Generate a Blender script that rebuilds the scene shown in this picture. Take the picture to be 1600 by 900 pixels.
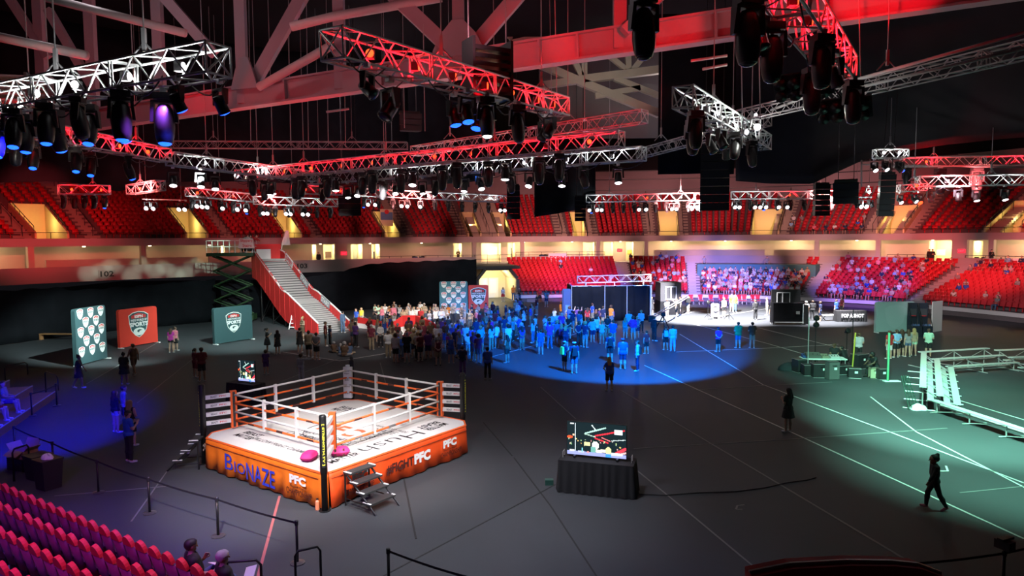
import bpy, bmesh, math, random
import numpy as np
from mathutils import Vector, Matrix
R = random.Random(7)
C = bpy.context.scene.collection
for _o in list(bpy.data.objects): bpy.data.objects.remove(_o)
scene = bpy.context.scene
# ------------------------------------------------------------------ camera
F_PX, CAM_Z = 1067.0, 7.4
PITCH, ROLL = math.atan(77.0 / F_PX), math.radians(-0.38)
cam_d = bpy.data.cameras.new('camera'); cam = bpy.data.objects.new('camera', cam_d); C.objects.link(cam)
cam_d.sensor_width = 36.0; cam_d.lens = 36.0 * F_PX / 1600.0; cam_d.clip_end = 400; cam_d.clip_start = 0.05
CAM_R = Matrix.Rotation(math.pi / 2 - PITCH, 3, 'X') @ Matrix.Rotation(ROLL, 3, 'Z')
cam.matrix_world = Matrix.Translation((0, 0, CAM_Z)) @ CAM_R.to_4x4()
scene.camera = cam
CAM_I = CAM_R.transposed()
def ray(px, py):
    return CAM_R @ Vector(((px - 800) / F_PX, -(py - 450) / F_PX, -1.0))
def G(px, py, z=0.0):                       # where the sight line through a point of the photograph meets the level z
    d = ray(px, py); t = (z - CAM_Z) / d.z
    return Vector((d.x * t, d.y * t, z))
def D(px, py, depth):                       # the point of that sight line at a distance depth up the hall
    d = ray(px, py); t = depth / d.y
    return Vector((d.x * t, depth, CAM_Z + d.z * t))
def proj(p):
    q = CAM_I @ (Vector(p) - Vector((0, 0, CAM_Z)))
    return (800 + F_PX * q.x / -q.z, 450 - F_PX * q.y / -q.z)
# ------------------------------------------------------------------ view, world
vs = scene.view_settings
scene.display_settings.display_device = 'sRGB'
vs.view_transform = 'Standard'; vs.look = 'None'; vs.gamma = 1.0; vs.use_curve_mapping = False
vs.exposure = 0.0
wd = bpy.data.worlds.new('hall_air'); scene.world = wd; wd.use_nodes = True
wd.node_tree.nodes['Background'].inputs[0].default_value = (0.9, 0.8, 1.0, 1)
wd.node_tree.nodes['Background'].inputs[1].default_value = 0.006
cy = scene.cycles
cy.max_bounces = 4; cy.diffuse_bounces = 2; cy.glossy_bounces = 2; cy.transmission_bounces = 2; cy.transparent_max_bounces = 6
cy.sample_clamp_indirect = 3.0; cy.sample_clamp_direct = 0; cy.use_light_tree = True
cy.caustics_reflective = False; cy.caustics_refractive = False
# ------------------------------------------------------------------ lights (lamps of the rig, and added fills that have no fixture)
def spot(pos, target, col, watts, angle, blend=0.5, rad=0.12, name='spot_lamp'):
    l = bpy.data.lights.new(name, 'SPOT'); l.energy = watts; l.color = col
    l.spot_size = math.radians(angle); l.spot_blend = blend; l.shadow_soft_size = rad
    o = bpy.data.objects.new(name, l); C.objects.link(o); o.location = pos
    o.rotation_euler = (Vector(target) - Vector(pos)).to_track_quat('-Z', 'Y').to_euler()
    return o
def point(pos, col, watts, rad=0.1, name='lamp'):
    l = bpy.data.lights.new(name, 'POINT'); l.energy = watts; l.color = col; l.shadow_soft_size = rad
    o = bpy.data.objects.new(name, l); C.objects.link(o); o.location = pos
    return o
WHT, WRM = (1, 0.95, 0.9), (1, 0.78, 0.5)
RED, TEAL = (1, 0.004, 0.012), (0.34, 1, 0.70)
RINGC = (-5.9, 22.8, 1.0)
# the ring: from above, and softer from the rig over the viewer
spot((-9.6, 15.9, 10.7), RINGC, WHT, 950, 36, 0.5)
spot((-0.6, 19.8, 10.9), RINGC, WHT, 950, 38, 0.5)
spot((-4.0, 31.5, 10.7), RINGC, (1, 0.93, 0.86), 1200, 36, 0.5)
spot((-5.0, 7.5, 11.2), (-7.2, 20.2, 0.2), WHT, 16000, 29, 0.9)
spot((2.6, 10.5, 11.2), (-4.2, 21.2, 0.4), WHT, 9500, 29, 0.9)
spot((-3.9, 14.6, 10.8), (-3.0, 17.0, 0), (0.84, 0.86, 1), 2300, 108, 1.0)  # added broad fill, stands in for ring light spilling over the floor
spot((0.0, 17.0, 11.0), (-1.6, 19.0, 0), (0.92, 0.9, 1), 3800, 72, 1.0)  # second added fill for the spill on the floor before the ring
# blue pool and blue corners
spot((7.0, 29.0, 11.0), (6.2, 43.6, 0), (0.0, 0.19, 1), 88000, 59, 0.3)
spot((-2.0, 35.5, 11.0), (0.5, 48.0, 0), (0.01, 0.15, 1), 3500, 46, 0.8)
spot((-13.0, 17.9, 10.5), G(20, 672), (0.004, 0.004, 1), 30000, 42, 0.6)
spot((-7.0, 14.8, 10.5), G(170, 850), (0.05, 0.05, 1), 3200, 52, 0.9)
spot((0.5, 6.0, 11.0), G(960, 960), (0.03, 0.02, 1), 900, 40, 1.0)
spot((-7.6, 15.2, 10.5), (-10.5, 12.5, 1), (0.35, 0.08, 1), 2600, 75, 0.9)
spot((-9.0, 4.0, 10.5), (-10.0, 13.5, 1), (0.30, 0.09, 1), 4200, 60, 0.9)
spot((-6.5, 8.0, 11.0), (-10.0, 13.0, 1), (1, 0.08, 0.16), 2200, 60, 0.9)
# far stage, its stand
spot((15.0, 56.0, 11.6), G(1115, 495), (1, 0.97, 1), 170000, 66, 0.8)
spot((27.0, 56.0, 11.6), G(1255, 499), (1, 0.97, 1), 80000, 56, 0.9)
spot((18.0, 58.0, 11.6), (24.0, 80.5, 1.2), (0.36, 0.28, 1), 110000, 38, 0.9)
spot((10.5, 61.5, 11.2), (9.0, 83.0, 1.8), (0.62, 0.10, 1), 26000, 30, 0.7)
spot((28.0, 55.0, 11.6), (38.5, 74.0, 1.4), (0.42, 0.20, 1), 32000, 30, 0.7)
# pale green wash on the right
spot((12.6, 21.0, 11.7), G(1520, 660), TEAL, 36000, 58, 0.7)
spot((12.0, 22.5, 11.7), G(1390, 575), TEAL, 20000, 44, 0.8)
spot((14.0, 18.0, 11.9), G(1590, 740), TEAL, 17000, 56, 0.9)
spot((14.5, 24.0, 11.8), G(1470, 535), (0.8, 1, 0.95), 11000, 48, 0.9)
# boards, slide and the public behind it
spot((-14.8, 33.0, 11.0), G(185, 545), (0.78, 1, 0.96), 40000, 36, 0.6)
spot((-14.0, 40.0, 11.2), G(385, 525), (0.72, 1, 0.93), 17000, 60, 0.9)
spot((-6.5, 37.0, 11.0), (-17.0, 59.0, 2.4), (1, 0.95, 0.92), 24000, 29, 0.6)
spot((-10.5, 43.0, 11.2), (-17.0, 60.0, 2.5), (1, 0.95, 0.92), 5000, 34, 0.7)
spot((-16.0, 40.0, 11.2), (-20.8, 62.0, 6.2), (1, 0.95, 0.92), 5500, 26, 0.8)
spot((-3.0, 44.0, 11.2), G(655, 508), (1, 0.93, 0.86), 22000, 40, 0.6)
spot((-1.0, 46.0, 11.2), G(735, 470), (0.9, 1, 1), 14000, 28, 0.7)
spot((4.0, 48.0, 11.0), G(930, 503), (0.9, 0.9, 1), 20000, 38, 0.8)
spot((-5.0, 36.0, 11.0), G(560, 535), (1, 0.9, 0.85), 3500, 50, 0.9)
# red and white light thrown on the upper deck by the rig
for px, w, c in ((60, 7000, (1, 0.08, 0.08)), (230, 4500, (1, 0.12, 0.12)), (420, 7000, (1, 0.16, 0.16)), (640, 12000, (1, 0.30, 0.28)),
                 (850, 22000, (1, 0.40, 0.36)), (1060, 27000, (1, 0.40, 0.38)), (1290, 26000, (1, 0.42, 0.40)), (1520, 14000, (1, 0.16, 0.16))):
    q = D(px, 352, 68 if px < 300 else 84 if px < 1400 else 66)
    k = 0.78 if px == 850 else 0.62                       # the lamp over the middle hangs behind the straight sided drape
    spot((q.x * k, q.y * k, 11.0), q, c, w * (1.5 if px == 850 else 2.9 if px < 1400 else 5.0), 48 if px == 850 else 34, 0.9, 0.3)
spot((19.0, 30.0, 10.5), D(1480, 335, 62), RED, 22000, 16, 0.4)
spot((-16.0, 28.0, 10.5), D(60, 362, 58), RED, 9000, 11, 0.5)
# lower stand on the right
spot((24.0, 38.0, 11.0), D(1530, 470, 58), (1, 0.75, 0.85), 14000, 40, 0.9)
spot((6.5, 62.5, 11.0), D(880, 440, 86), (1, 0.5, 0.55), 15000, 40, 0.9)
# dim unseen point lamps under the roof, added as general ambient fill
for x, y in ((-18, 28), (16, 26), (-12, 56), (14, 58)):
    point((x, y, 19.5), (1, 0.85, 0.92), 420, 0.5, 'ambient_fill_lamp')
# mauve and red light that the rig throws up on the roof steel
spot((-6.5, 14.6, 11.9), (-12.0, 34.0, 18.0), (1, 0.36, 0.50), 520, 60, 1.0)
spot((-1.0, 18.0, 12.6), (-3.0, 32.0, 17.0), (1, 0.36, 0.45), 520, 70, 1.0)
spot((4.8, 14.0, 12.9), (4.6, 27.5, 15.4), RED, 9000, 26, 0.35)
spot((8.0, 17.0, 12.9), (12.8, 24.0, 16.2), RED, 9000, 26, 0.5)
spot((1.5, 21.0, 12.6), (1.0, 29.0, 15.0), RED, 2600, 30, 0.5)
spot((-12.0, 22.0, 12.0), (-16.0, 35.5, 14.4), RED, 7000, 11, 0.5)
spot((4.5, 42.0, 13.5), (8.0, 57.0, 21.5), (0.95, 0.95, 0.80), 4200, 40, 1.0)
# ------------------------------------------------------------------ helpers
def sRGB(r, g, b):
    return tuple(((c / 255 + 0.055) / 1.055) ** 2.4 if c > 10 else c / 255 / 12.92 for c in (r, g, b))
_M = {}
def mat(name, col=(0.5, 0.5, 0.5), rough=0.6, metal=0.0, emit=None, estr=0.0, noise=0.0, nscale=6.0, bump=0.0, objcol=False, attr=None, spec=0.5):
    if name in _M: return _M[name]
    m = bpy.data.materials.new(name); m.use_nodes = True; nt = m.node_tree; b = nt.nodes['Principled BSDF']
    b.inputs['Base Color'].default_value = (*col, 1); b.inputs['Roughness'].default_value = rough; b.inputs['Metallic'].default_value = metal
    b.inputs['Specular IOR Level'].default_value = spec
    src = None
    if objcol: src = nt.nodes.new('ShaderNodeObjectInfo').outputs['Color']
    if attr:
        a = nt.nodes.new('ShaderNodeAttribute'); a.attribute_name = attr; src = a.outputs['Color']
    if noise > 0 or bump > 0:
        tc = nt.nodes.new('ShaderNodeTexCoord'); n = nt.nodes.new('ShaderNodeTexNoise'); n.inputs['Scale'].default_value = nscale; n.inputs['Detail'].default_value = 4
        nt.links.new(tc.outputs['Object'], n.inputs['Vector'])
        if noise > 0:
            mr = nt.nodes.new('ShaderNodeMapRange'); mr.inputs[3].default_value = 1 - noise; mr.inputs[4].default_value = 1 + noise
            nt.links.new(n.outputs['Fac'], mr.inputs[0])
            mx = nt.nodes.new('ShaderNodeVectorMath'); mx.operation = 'SCALE'
            if src is None: mx.inputs[0].default_value = col
            else: nt.links.new(src, mx.inputs[0])
            nt.links.new(mr.outputs[0], mx.inputs['Scale']); src = mx.outputs[0]
        if bump > 0:
            bp = nt.nodes.new('ShaderNodeBump'); bp.inputs['Strength'].default_value = bump; bp.inputs['Distance'].default_value = 0.02
            nt.links.new(n.outputs['Fac'], bp.inputs['Height']); nt.links.new(bp.outputs[0], b.inputs['Normal'])
    if src is not None: nt.links.new(src, b.inputs['Base Color'])
    if emit is not None:
        b.inputs['Emission Color'].default_value = (*emit, 1); b.inputs['Emission Strength'].default_value = estr
    if attr and estr > 0:
        nt.links.new(src, b.inputs['Emission Color']); b.inputs['Base Color'].default_value = (0, 0, 0, 1)
        for l in list(nt.links):
            if l.to_socket == b.inputs['Base Color']: nt.links.remove(l)
        b.inputs['Emission Strength'].default_value = estr
    _M[name] = m
    return m
def tag(o, label=None, cat=None, group=None, kind=None):
    if label: o['label'] = label
    if cat: o['category'] = cat
    if group: o['group'] = group
    if kind: o['kind'] = kind
    return o
def link(name, me, parent=None, m=None, M=None, smooth=False):
    if m is not None and not me.materials:
        for x in (m if isinstance(m, (list, tuple)) else [m]): me.materials.append(x)
    o = bpy.data.objects.new(name, me); C.objects.link(o)
    if parent is not None: o.parent = parent
    if M is not None: o.matrix_local = M
    return o
def empty(name, loc=(0, 0, 0), rz=0.0, label=None, cat=None, group=None):
    o = bpy.data.objects.new(name, None); C.objects.link(o); o.empty_display_size = 0.1
    o.location = loc; o.rotation_euler = (0, 0, rz)
    return tag(o, label, cat, group)
class MB:
    def __init__(s): s.v, s.f, s.m = [], [], []; s.mi = 0
    def add(s, vs_, fs):
        n = len(s.v); s.v += [tuple(p) for p in vs_]
        for f in fs: s.f.append([n + i for i in f]); s.m.append(s.mi)
        return s
    def box(s, c, size, M=None):
        x, y, z = (k / 2 for k in size); c = Vector(c)
        p = [Vector((a * x, b * y, d * z)) for a in (-1, 1) for b in (-1, 1) for d in (-1, 1)]
        p = [(M @ q if M is not None else q) + c for q in p]
        return s.add(p, [(0, 1, 3, 2), (4, 6, 7, 5), (0, 4, 5, 1), (2, 3, 7, 6), (0, 2, 6, 4), (1, 5, 7, 3)])
    def hexa(s, p):                         # eight corners: bottom four counter-clockwise, then top four
        return s.add(p, [(3, 2, 1, 0), (4, 5, 6, 7), (0, 1, 5, 4), (1, 2, 6, 5), (2, 3, 7, 6), (3, 0, 4, 7)])
    def tube(s, pts, r, n=8, closed=False, caps=True):
        pts = [Vector(p) for p in pts]; rs = r if isinstance(r, (list, tuple)) else [r] * len(pts); N = len(pts); base = len(s.v)
        prev = None
        for i, p in enumerate(pts):
            if closed: t = pts[(i + 1) % N] - pts[i - 1]
            else: t = pts[min(i + 1, N - 1)] - pts[max(i - 1, 0)]
            t.normalize()
            if prev is None:
                a = Vector((0, 0, 1)) if abs(t.z) < 0.9 else Vector((1, 0, 0)); u = t.cross(a).normalized()
            else: u = (prev - t * prev.dot(t)).normalized()
            prev = u; w = t.cross(u)
            for k in range(n):
                an = 2 * math.pi * k / n; s.v.append(tuple(p + (u * math.cos(an) + w * math.sin(an)) * rs[i]))
        for i in range(N if closed else N - 1):
            for k in range(n):
                a, b = base + i * n, base + ((i + 1) % N) * n
                s.f.append([a + k, a + (k + 1) % n, b + (k + 1) % n, b + k]); s.m.append(s.mi)
        if caps and not closed:
            s.f.append([base + k for k in range(n)][::-1]); s.m.append(s.mi)
            s.f.append([base + (N - 1) * n + k for k in range(n)]); s.m.append(s.mi)
        return s
    def lathe(s, prof, n=12, M=None):       # prof: (radius, z)
        base = len(s.v)
        for r, z in prof:
            for k in range(n):
                p = Vector((r * math.cos(2 * math.pi * k / n), r * math.sin(2 * math.pi * k / n), z)); s.v.append(tuple(M @ p if M is not None else p))
        for i in range(len(prof) - 1):
            for k in range(n):
                a, b = base + i * n, base + (i + 1) * n
                s.f.append([a + k, a + (k + 1) % n, b + (k + 1) % n, b + k]); s.m.append(s.mi)
        s.f.append([base + k for k in range(n)][::-1]); s.m.append(s.mi)
        s.f.append([base + (len(prof) - 1) * n + k for k in range(n)]); s.m.append(s.mi)
        return s
    def prism(s, poly, h, M=None):          # poly in the xy plane (counter-clockwise), extruded by h along z
        n = len(poly); p = [Vector((x, y, 0)) for x, y in poly] + [Vector((x, y, h)) for x, y in poly]
        p = [M @ q if M is not None else q for q in p]
        return s.add(p, [list(range(n))[::-1], list(range(n, 2 * n))] + [(i, (i + 1) % n, n + (i + 1) % n, n + i) for i in range(n)])
    def grid(s, fn, nu, nv):
        base = len(s.v)
        for i in range(nu + 1):
            for j in range(nv + 1): s.v.append(tuple(fn(i / nu, j / nv)))
        for i in range(nu):
            for j in range(nv):
                a = base + i * (nv + 1) + j; s.f.append([a, a + nv + 1, a + nv + 2, a + 1]); s.m.append(s.mi)
        return s
    def mesh(s, name, smooth=False):
        me = bpy.data.meshes.new(name); me.from_pydata(s.v, [], s.f)
        if any(s.m): me.polygons.foreach_set('material_index', s.m)
        if smooth: me.polygons.foreach_set('use_smooth', [True] * len(s.f))
        me.update(); return me
    def build(s, name, m, parent=None, M=None, smooth=False):
        return link(name, s.mesh(name, smooth), parent, m, M)
def frame(x, y, o=(0, 0, 0)):               # matrix with the given x and y axes
    x = Vector(x).normalized(); z = x.cross(Vector(y)).normalized(); y = z.cross(x)
    M = Matrix((x, y, z)).transposed().to_4x4(); M.translation = Vector(o); return M
UNIT_BAR = {}
def bar(name, a, b, r, m, parent=None, n=6):  # a round bar from a to b; alike bars share one mesh
    key = (m.name, n)
    if key not in UNIT_BAR:
        b_ = MB(); b_.tube([(0, 0, 0), (0, 0, 1)], 1.0, n); me = b_.mesh('bar', True); me.materials.append(m); UNIT_BAR[key] = me
    a, b = Vector(a), Vector(b); d = b - a
    q = d.to_track_quat('Z', 'Y').to_matrix().to_4x4()
    M = Matrix.Translation(a) @ q @ Matrix.Diagonal((r, r, d.length, 1))
    return link(name, UNIT_BAR[key], parent, None, M)
_TX = {}
def text_mesh(body, bold=0.0):
    if (body, bold) in _TX: return _TX[(body, bold)]
    cu = bpy.data.curves.new('lettering', 'FONT'); cu.body = body; cu.resolution_u = 2; cu.offset = bold; cu.align_x = 'LEFT'
    ob = bpy.data.objects.new('lettering', cu); me = bpy.data.meshes.new_from_object(ob)
    bpy.data.objects.remove(ob)
    v = np.array([p.co for p in me.vertices]) if len(me.vertices) else np.zeros((1, 3))
    _TX[(body, bold)] = (me, v.min(0), v.max(0)); return _TX[(body, bold)]
def world(o):
    M = o.matrix_basis.copy()
    return world(o.parent) @ M if o.parent is not None else M
def text(body, o, x, y, w, h, m, parent=None, bold=0.0, name='lettering', lift=0.012):
    """lettering that fills w by h from its lower left corner o, along x and up y"""
    me0, lo, hi = text_mesh(body, bold); me = me0.copy(); me.materials.clear(); me.materials.append(m)
    M = frame(x, y, o); z = M.to_3x3() @ Vector((0, 0, 1)); M.translation = Vector(o) + z * lift
    sx, sy = w / max(hi[0] - lo[0], 1e-3), h / max(hi[1] - lo[1], 1e-3)
    M = M @ Matrix.Diagonal((sx, sy, 1, 1)) @ Matrix.Translation((-lo[0], -lo[1], 0))
    ob = link(name, me, parent)
    ob.matrix_local = (world(parent).inverted() @ M) if parent is not None else M
    return ob
def W(o):                                    # world matrix of a freshly placed, unparented object
    return Matrix.Translation(o.location) @ o.rotation_euler.to_matrix().to_4x4()
NUM = ['first', 'second', 'third', 'fourth', 'fifth', 'sixth', 'seventh', 'eighth', 'ninth', 'tenth', 'eleventh', 'twelfth', 'thirteenth', 'fourteenth', 'fifteenth', 'sixteenth', 'seventeenth', 'eighteenth', 'nineteenth', 'twentieth']
def nth(i):
    return NUM[i] if i < 20 else ('twenty-' + NUM[i - 20] if i < 29 else 'thirty-' + NUM[i - 30] if 30 <= i < 39 else str(i + 1) + 'th')
black_cloth = mat('black_cloth', (0.011, 0.011, 0.013), 0.9, noise=0.3, nscale=3, spec=0.05)
black_metal = mat('black_metal', (0.012, 0.012, 0.013), 0.4, 0.2)
black_plastic = mat('black_plastic', (0.018, 0.018, 0.02), 0.45)
alu = mat('aluminium', (0.72, 0.72, 0.74), 0.4, 0.6)
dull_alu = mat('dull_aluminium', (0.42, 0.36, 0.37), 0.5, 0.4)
white_paint = mat('white_paint', (0.75, 0.75, 0.74), 0.5, noise=0.06)
red_paint = mat('red_paint', (0.62, 0.03, 0.03), 0.45, noise=0.08)
steel_white = mat('steel_white', (0.42, 0.38, 0.38), 0.6, noise=0.15, nscale=2)
concrete = mat('concrete', (0.24, 0.22, 0.21), 0.8, noise=0.15, nscale=3)
cream = mat('cream_wall', (0.46, 0.39, 0.33), 0.8, noise=0.06, nscale=1.5)
paper = mat('white_print', (0.85, 0.85, 0.85), 0.7)
ink = mat('black_print', (0.02, 0.02, 0.022), 0.7)
red_ink = mat('red_print', (0.7, 0.02, 0.03), 0.6)
# ------------------------------------------------------------------ floor
def strip(a, b, w, z0, z1):
    a, b = Vector(a), Vector(b); t = (b - a).normalized(); n = Vector((-t.y, t.x, 0)) * w / 2
    return [Vector((p.x, p.y, z)) for z in (z0, z1) for p in (a - n, b - n, b + n, a + n)]
floor_m = mat('floor_vinyl', (0.053, 0.058, 0.065), 0.62, noise=0.16, nscale=0.35, spec=0.25)
fl = MB().box((2, 48, -0.1), (150, 160, 0.2)).build('floor', floor_m); tag(fl, kind='structure')
tape_w = mat('tape_white', (0.62, 0.62, 0.6), 0.7); tape_g = mat('tape_grey', (0.19, 0.19, 0.19), 0.7)
tape_k = mat('seam_dark', (0.016, 0.016, 0.017), 0.8); tape_p = mat('tape_pink', (0.45, 0.13, 0.12), 0.7)
TAPES = [
 (tape_w, 0.07, [(1007, 571), (1240, 677), (1600, 842)]), (tape_g, 0.07, [(970, 610), (1200, 746), (1431, 884)]),
 (tape_w, 0.06, [(1062, 522), (1192, 601), (1385, 673), (1640, 770)]), (tape_w, 0.06, [(1360, 620), (1432, 675), (1640, 782)]),
 (tape_w, 0.07, [(1082, 506), (1200, 537), (1262, 555)]), (tape_w, 0.07, [(1180, 511), (1325, 547)]),
 (tape_w, 0.06, [(1057, 550), (1200, 544), (1310, 538)]), (tape_g, 0.06, [(1075, 610), (1200, 602), (1300, 597)]),
 (tape_g, 0.05, [(990, 701), (1240, 686), (1480, 669)]), (tape_w, 0.06, [(442, 550), (531, 564), (610, 551)]),
 (tape_g, 0.05, [(594, 567), (603, 600)]), (tape_g, 0.05, [(135, 600), (245, 536)]), (tape_g, 0.04, [(214, 630), (305, 558)]),
 (tape_k, 0.05, [(631, 748), (650, 842)]), (tape_p, 0.07, [(437, 775), (402, 905)]), (tape_k, 0.04, [(590, 905), (868, 757)]),
 (tape_k, 0.04, [(803, 715), (860, 790), (935, 905)]), (tape_g, 0.04, [(85, 775), (260, 760)]), (tape_g, 0.04, [(205, 815), (262, 735)]),
 (tape_g, 0.05, [(995, 735), (1075, 800), (1195, 900)]), (tape_w, 0.06, [(770, 557), (838, 539), (905, 520)]),
 (tape_g, 0.05, [(845, 605), (900, 655)]), (tape_w, 0.06, [(1465, 736), (1481, 736), (1478, 728)]), (tape_g, 0.05, [(1163, 789), (1152, 790), (1150, 796), (1160, 796)]),
 (tape_w, 0.08, [(1020, 502), (1080, 488), (1150, 478)]), (tape_w, 0.08, [(1085, 500), (1200, 482)]), (tape_k, 0.04, [(755, 660), (800, 712)]),
 (tape_g, 0.04, [(440, 596), (530, 560)]), (tape_w, 0.06, [(560, 490), (600, 512)]), (tape_g, 0.05, [(1500, 770), (1600, 760)]), (tape_w, 0.06, [(1480, 620), (1640, 668)]),
]
for m_, w_, pts in TAPES:
    b_ = MB(); q = [G(*p) for p in pts]
    for a, b in zip(q, q[1:]): b_.hexa(strip(a, b, w_, 0.0005, 0.006))
    b_.build('tape_line', m_, fl)
cable = MB().tube([G(x, y, 0.012) for x, y in ((998, 772), (1040, 774), (1090, 770), (1150, 768), (1195, 762), (1230, 754), (1262, 750), (1275, 746))], 0.018, 5).build('floor_cable', black_plastic)
tag(cable, 'thin black cable running over the dark floor to the right of the skirted screen table', 'cable')
# ------------------------------------------------------------------ bowl: a curve round the arena floor, distance along it s, distance outwards d
_cp = [(-41, 22), (-40, 32), (-38.5, 43), (-34.5, 53.5), (-27.5, 62), (-19, 69.5), (-9, 75.5), (0, 78.5), (10, 79.5), (20, 78.5), (28.5, 75.5), (36, 69.5), (40.5, 62), (43, 54), (43.5, 45), (43, 36), (42, 26)]
def _cat(P, n=60):
    out = []
    for i in range(1, len(P) - 2):
        p0, p1, p2, p3 = (np.array(P[i + k], float) for k in (-1, 0, 1, 2))
        for t in np.linspace(0, 1, n, endpoint=False):
            out.append(0.5 * (2 * p1 + (p2 - p0) * t + (2 * p0 - 5 * p1 + 4 * p2 - p3) * t * t + (3 * p1 - p0 - 3 * p2 + p3) * t ** 3))
    return np.array(out)
_bc = _cat(_cp); _bl = np.concatenate([[0], np.cumsum(np.linalg.norm(np.diff(_bc, axis=0), axis=1))]); S_END = _bl[-1]
def bowl(s, d=0.0, z=0.0):
    x, y = np.interp(s, _bl, _bc[:, 0]), np.interp(s, _bl, _bc[:, 1])
    x2, y2 = np.interp(s + 0.5, _bl, _bc[:, 0]), np.interp(s + 0.5, _bl, _bc[:, 1]); x1, y1 = np.interp(s - 0.5, _bl, _bc[:, 0]), np.interp(s - 0.5, _bl, _bc[:, 1])
    t = Vector((x2 - x1, y2 - y1, 0)).normalized(); n = Vector((-t.y, t.x, 0))
    return Vector((x, y, 0)) + n * d + Vector((0, 0, z))
def bowl_n(s):
    a, b = bowl(s - 0.3), bowl(s + 0.3); t = (b - a).normalized(); return t, Vector((-t.y, t.x, 0))
_ss = np.arange(0.6, S_END - 0.6, 0.25)
def S(px, d, z):                            # the place along the bowl that stands behind a column of the photograph
    best = min(_ss, key=lambda s: abs(proj(bowl(s, d, z))[0] - px))
    lo, hi = best - 0.3, best + 0.3
    for _ in range(12):
        m = (lo + hi) / 2
        if proj(bowl(m, d, z))[0] < px: lo = m
        else: hi = m
    return (lo + hi) / 2
def band(name, s0, s1, prof, m, step=1.2, parent=None, kind='structure'):
    """a strip along the bowl; prof is a closed outline of (d, z)"""
    n = max(2, int((s1 - s0) / step)); b = MB(); k = len(prof)
    for i in range(n + 1):
        s = s0 + (s1 - s0) * i / n
        for d, z in prof: b.v.append(tuple(bowl(s, d, z)))
    for i in range(n):
        for j in range(k):
            b.f.append([i * k + j, i * k + (j + 1) % k, (i + 1) * k + (j + 1) % k, (i + 1) * k + j]); b.m.append(0)
    b.f.append(list(range(k))[::-1]); b.m.append(0); b.f.append([n * k + j for j in range(k)]); b.m.append(0)
    o = b.build(name, m, parent)
    if kind: tag(o, kind=kind)
    return o
SL, SR = S(-70, 13, 7), S(1680, 13, 7)
UP_D, UP_Z, UP_P, UP_R, UP_N = 13.7, 7.75, 0.86, 0.42, 14
LO_D, LO_Z, LO_P, LO_R, LO_N = 0.9, 0.85, 0.86, 0.27, 13
fascia_m = mat('fascia_paint', (0.40, 0.34, 0.34), 0.8, noise=0.05, nscale=0.6)
tan_m = mat('stair_concrete', (0.30, 0.25, 0.20), 0.85, noise=0.12, nscale=2)
band('trim_1', SL, SR, [(13.0, 6.95), (13.4, 6.95), (13.4, 7.7), (13.0, 7.7)], fascia_m)
band('ceiling_concourse', SL, SR, [(13.4, 6.95), (22.0, 6.95), (22.0, 7.1), (13.4, 7.1)], cream)
band('floor_concourse', SL, SR, [(11.9, 3.9), (24, 3.9), (24, 4.15), (11.9, 4.15)], concrete)
par_m = mat('parapet_paint', (0.36, 0.31, 0.31), 0.8, noise=0.06, nscale=0.8)
band('wall_parapet', SL, S(742, 12, 5), [(11.8, 3.6), (12.0, 3.6), (12.0, 5.05), (11.8, 5.05)], par_m)
for a, b in ((803, 958), (990, 1445), (1490, 1690)):
    band('wall_parapet', S(a, 12, 5), S(b, 12, 5), [(11.8, 3.6), (12.0, 3.6), (12.0, 5.05), (11.8, 5.05)], par_m)
# ---- back wall of the concourse with its lit openings
OPEN = [(345, 352), (487, 495), (505, 527), (548, 567), (580, 594), (708, 722), (752, 783), (793, 805), (911, 929), (943, 958), (978, 990), (1451, 1488), (1520, 1536)]
BACK_D = 17.6
edges = [SL]
b_wall = MB(); b_rec = MB()
door_spans = [(S(a, BACK_D, 5.5), S(b, BACK_D, 5.5)) for a, b in OPEN]
def wall_seg(b, s0, s1, d, z0, z1, th=0.15):
    n = max(1, int((s1 - s0) / 1.5))
    for i in range(n):
        a, c = s0 + (s1 - s0) * i / n, s0 + (s1 - s0) * (i + 1) / n
        b.hexa([bowl(a, d, z0), bowl(c, d, z0), bowl(c, d + th, z0), bowl(a, d + th, z0), bowl(a, d, z1), bowl(c, d, z1), bowl(c, d + th, z1), bowl(a, d + th, z1)])
pos = SL
for s0, s1 in door_spans:
    wall_seg(b_wall, pos, s0, BACK_D, 4.15, 6.95); wall_seg(b_wall, s0, s1, BACK_D, 6.8, 6.95); pos = s1
    d2 = BACK_D + 2.6
    wall_seg(b_rec, s0 - 0.1, s1 + 0.1, d2, 4.15, 6.95)
    for s in (s0, s1):
        p, q = bowl(s, BACK_D, 4.15), bowl(s, d2, 4.15); t, _n = bowl_n(s); e = t * 0.06
        b_rec.hexa([p - e, q - e, q + e, p + e] + [x + Vector((0, 0, 2.8)) for x in (p - e, q - e, q + e, p + e)])
    m_ = (s0 + s1) / 2
    point(bowl(m_, BACK_D + 1.1, 6.3), (1, 0.84, 0.5), 420 if s1 - s0 > 1.5 else 260, 0.1, 'doorway_lamp')
wall_seg(b_wall, pos, SR, BACK_D, 4.15, 6.95)
tag(b_wall.build('wall_concourse', cream), kind='structure')
tag(b_rec.build('wall_doorways', mat('lit_wall', (0.78, 0.68, 0.42), 0.8)), kind='structure')
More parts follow.
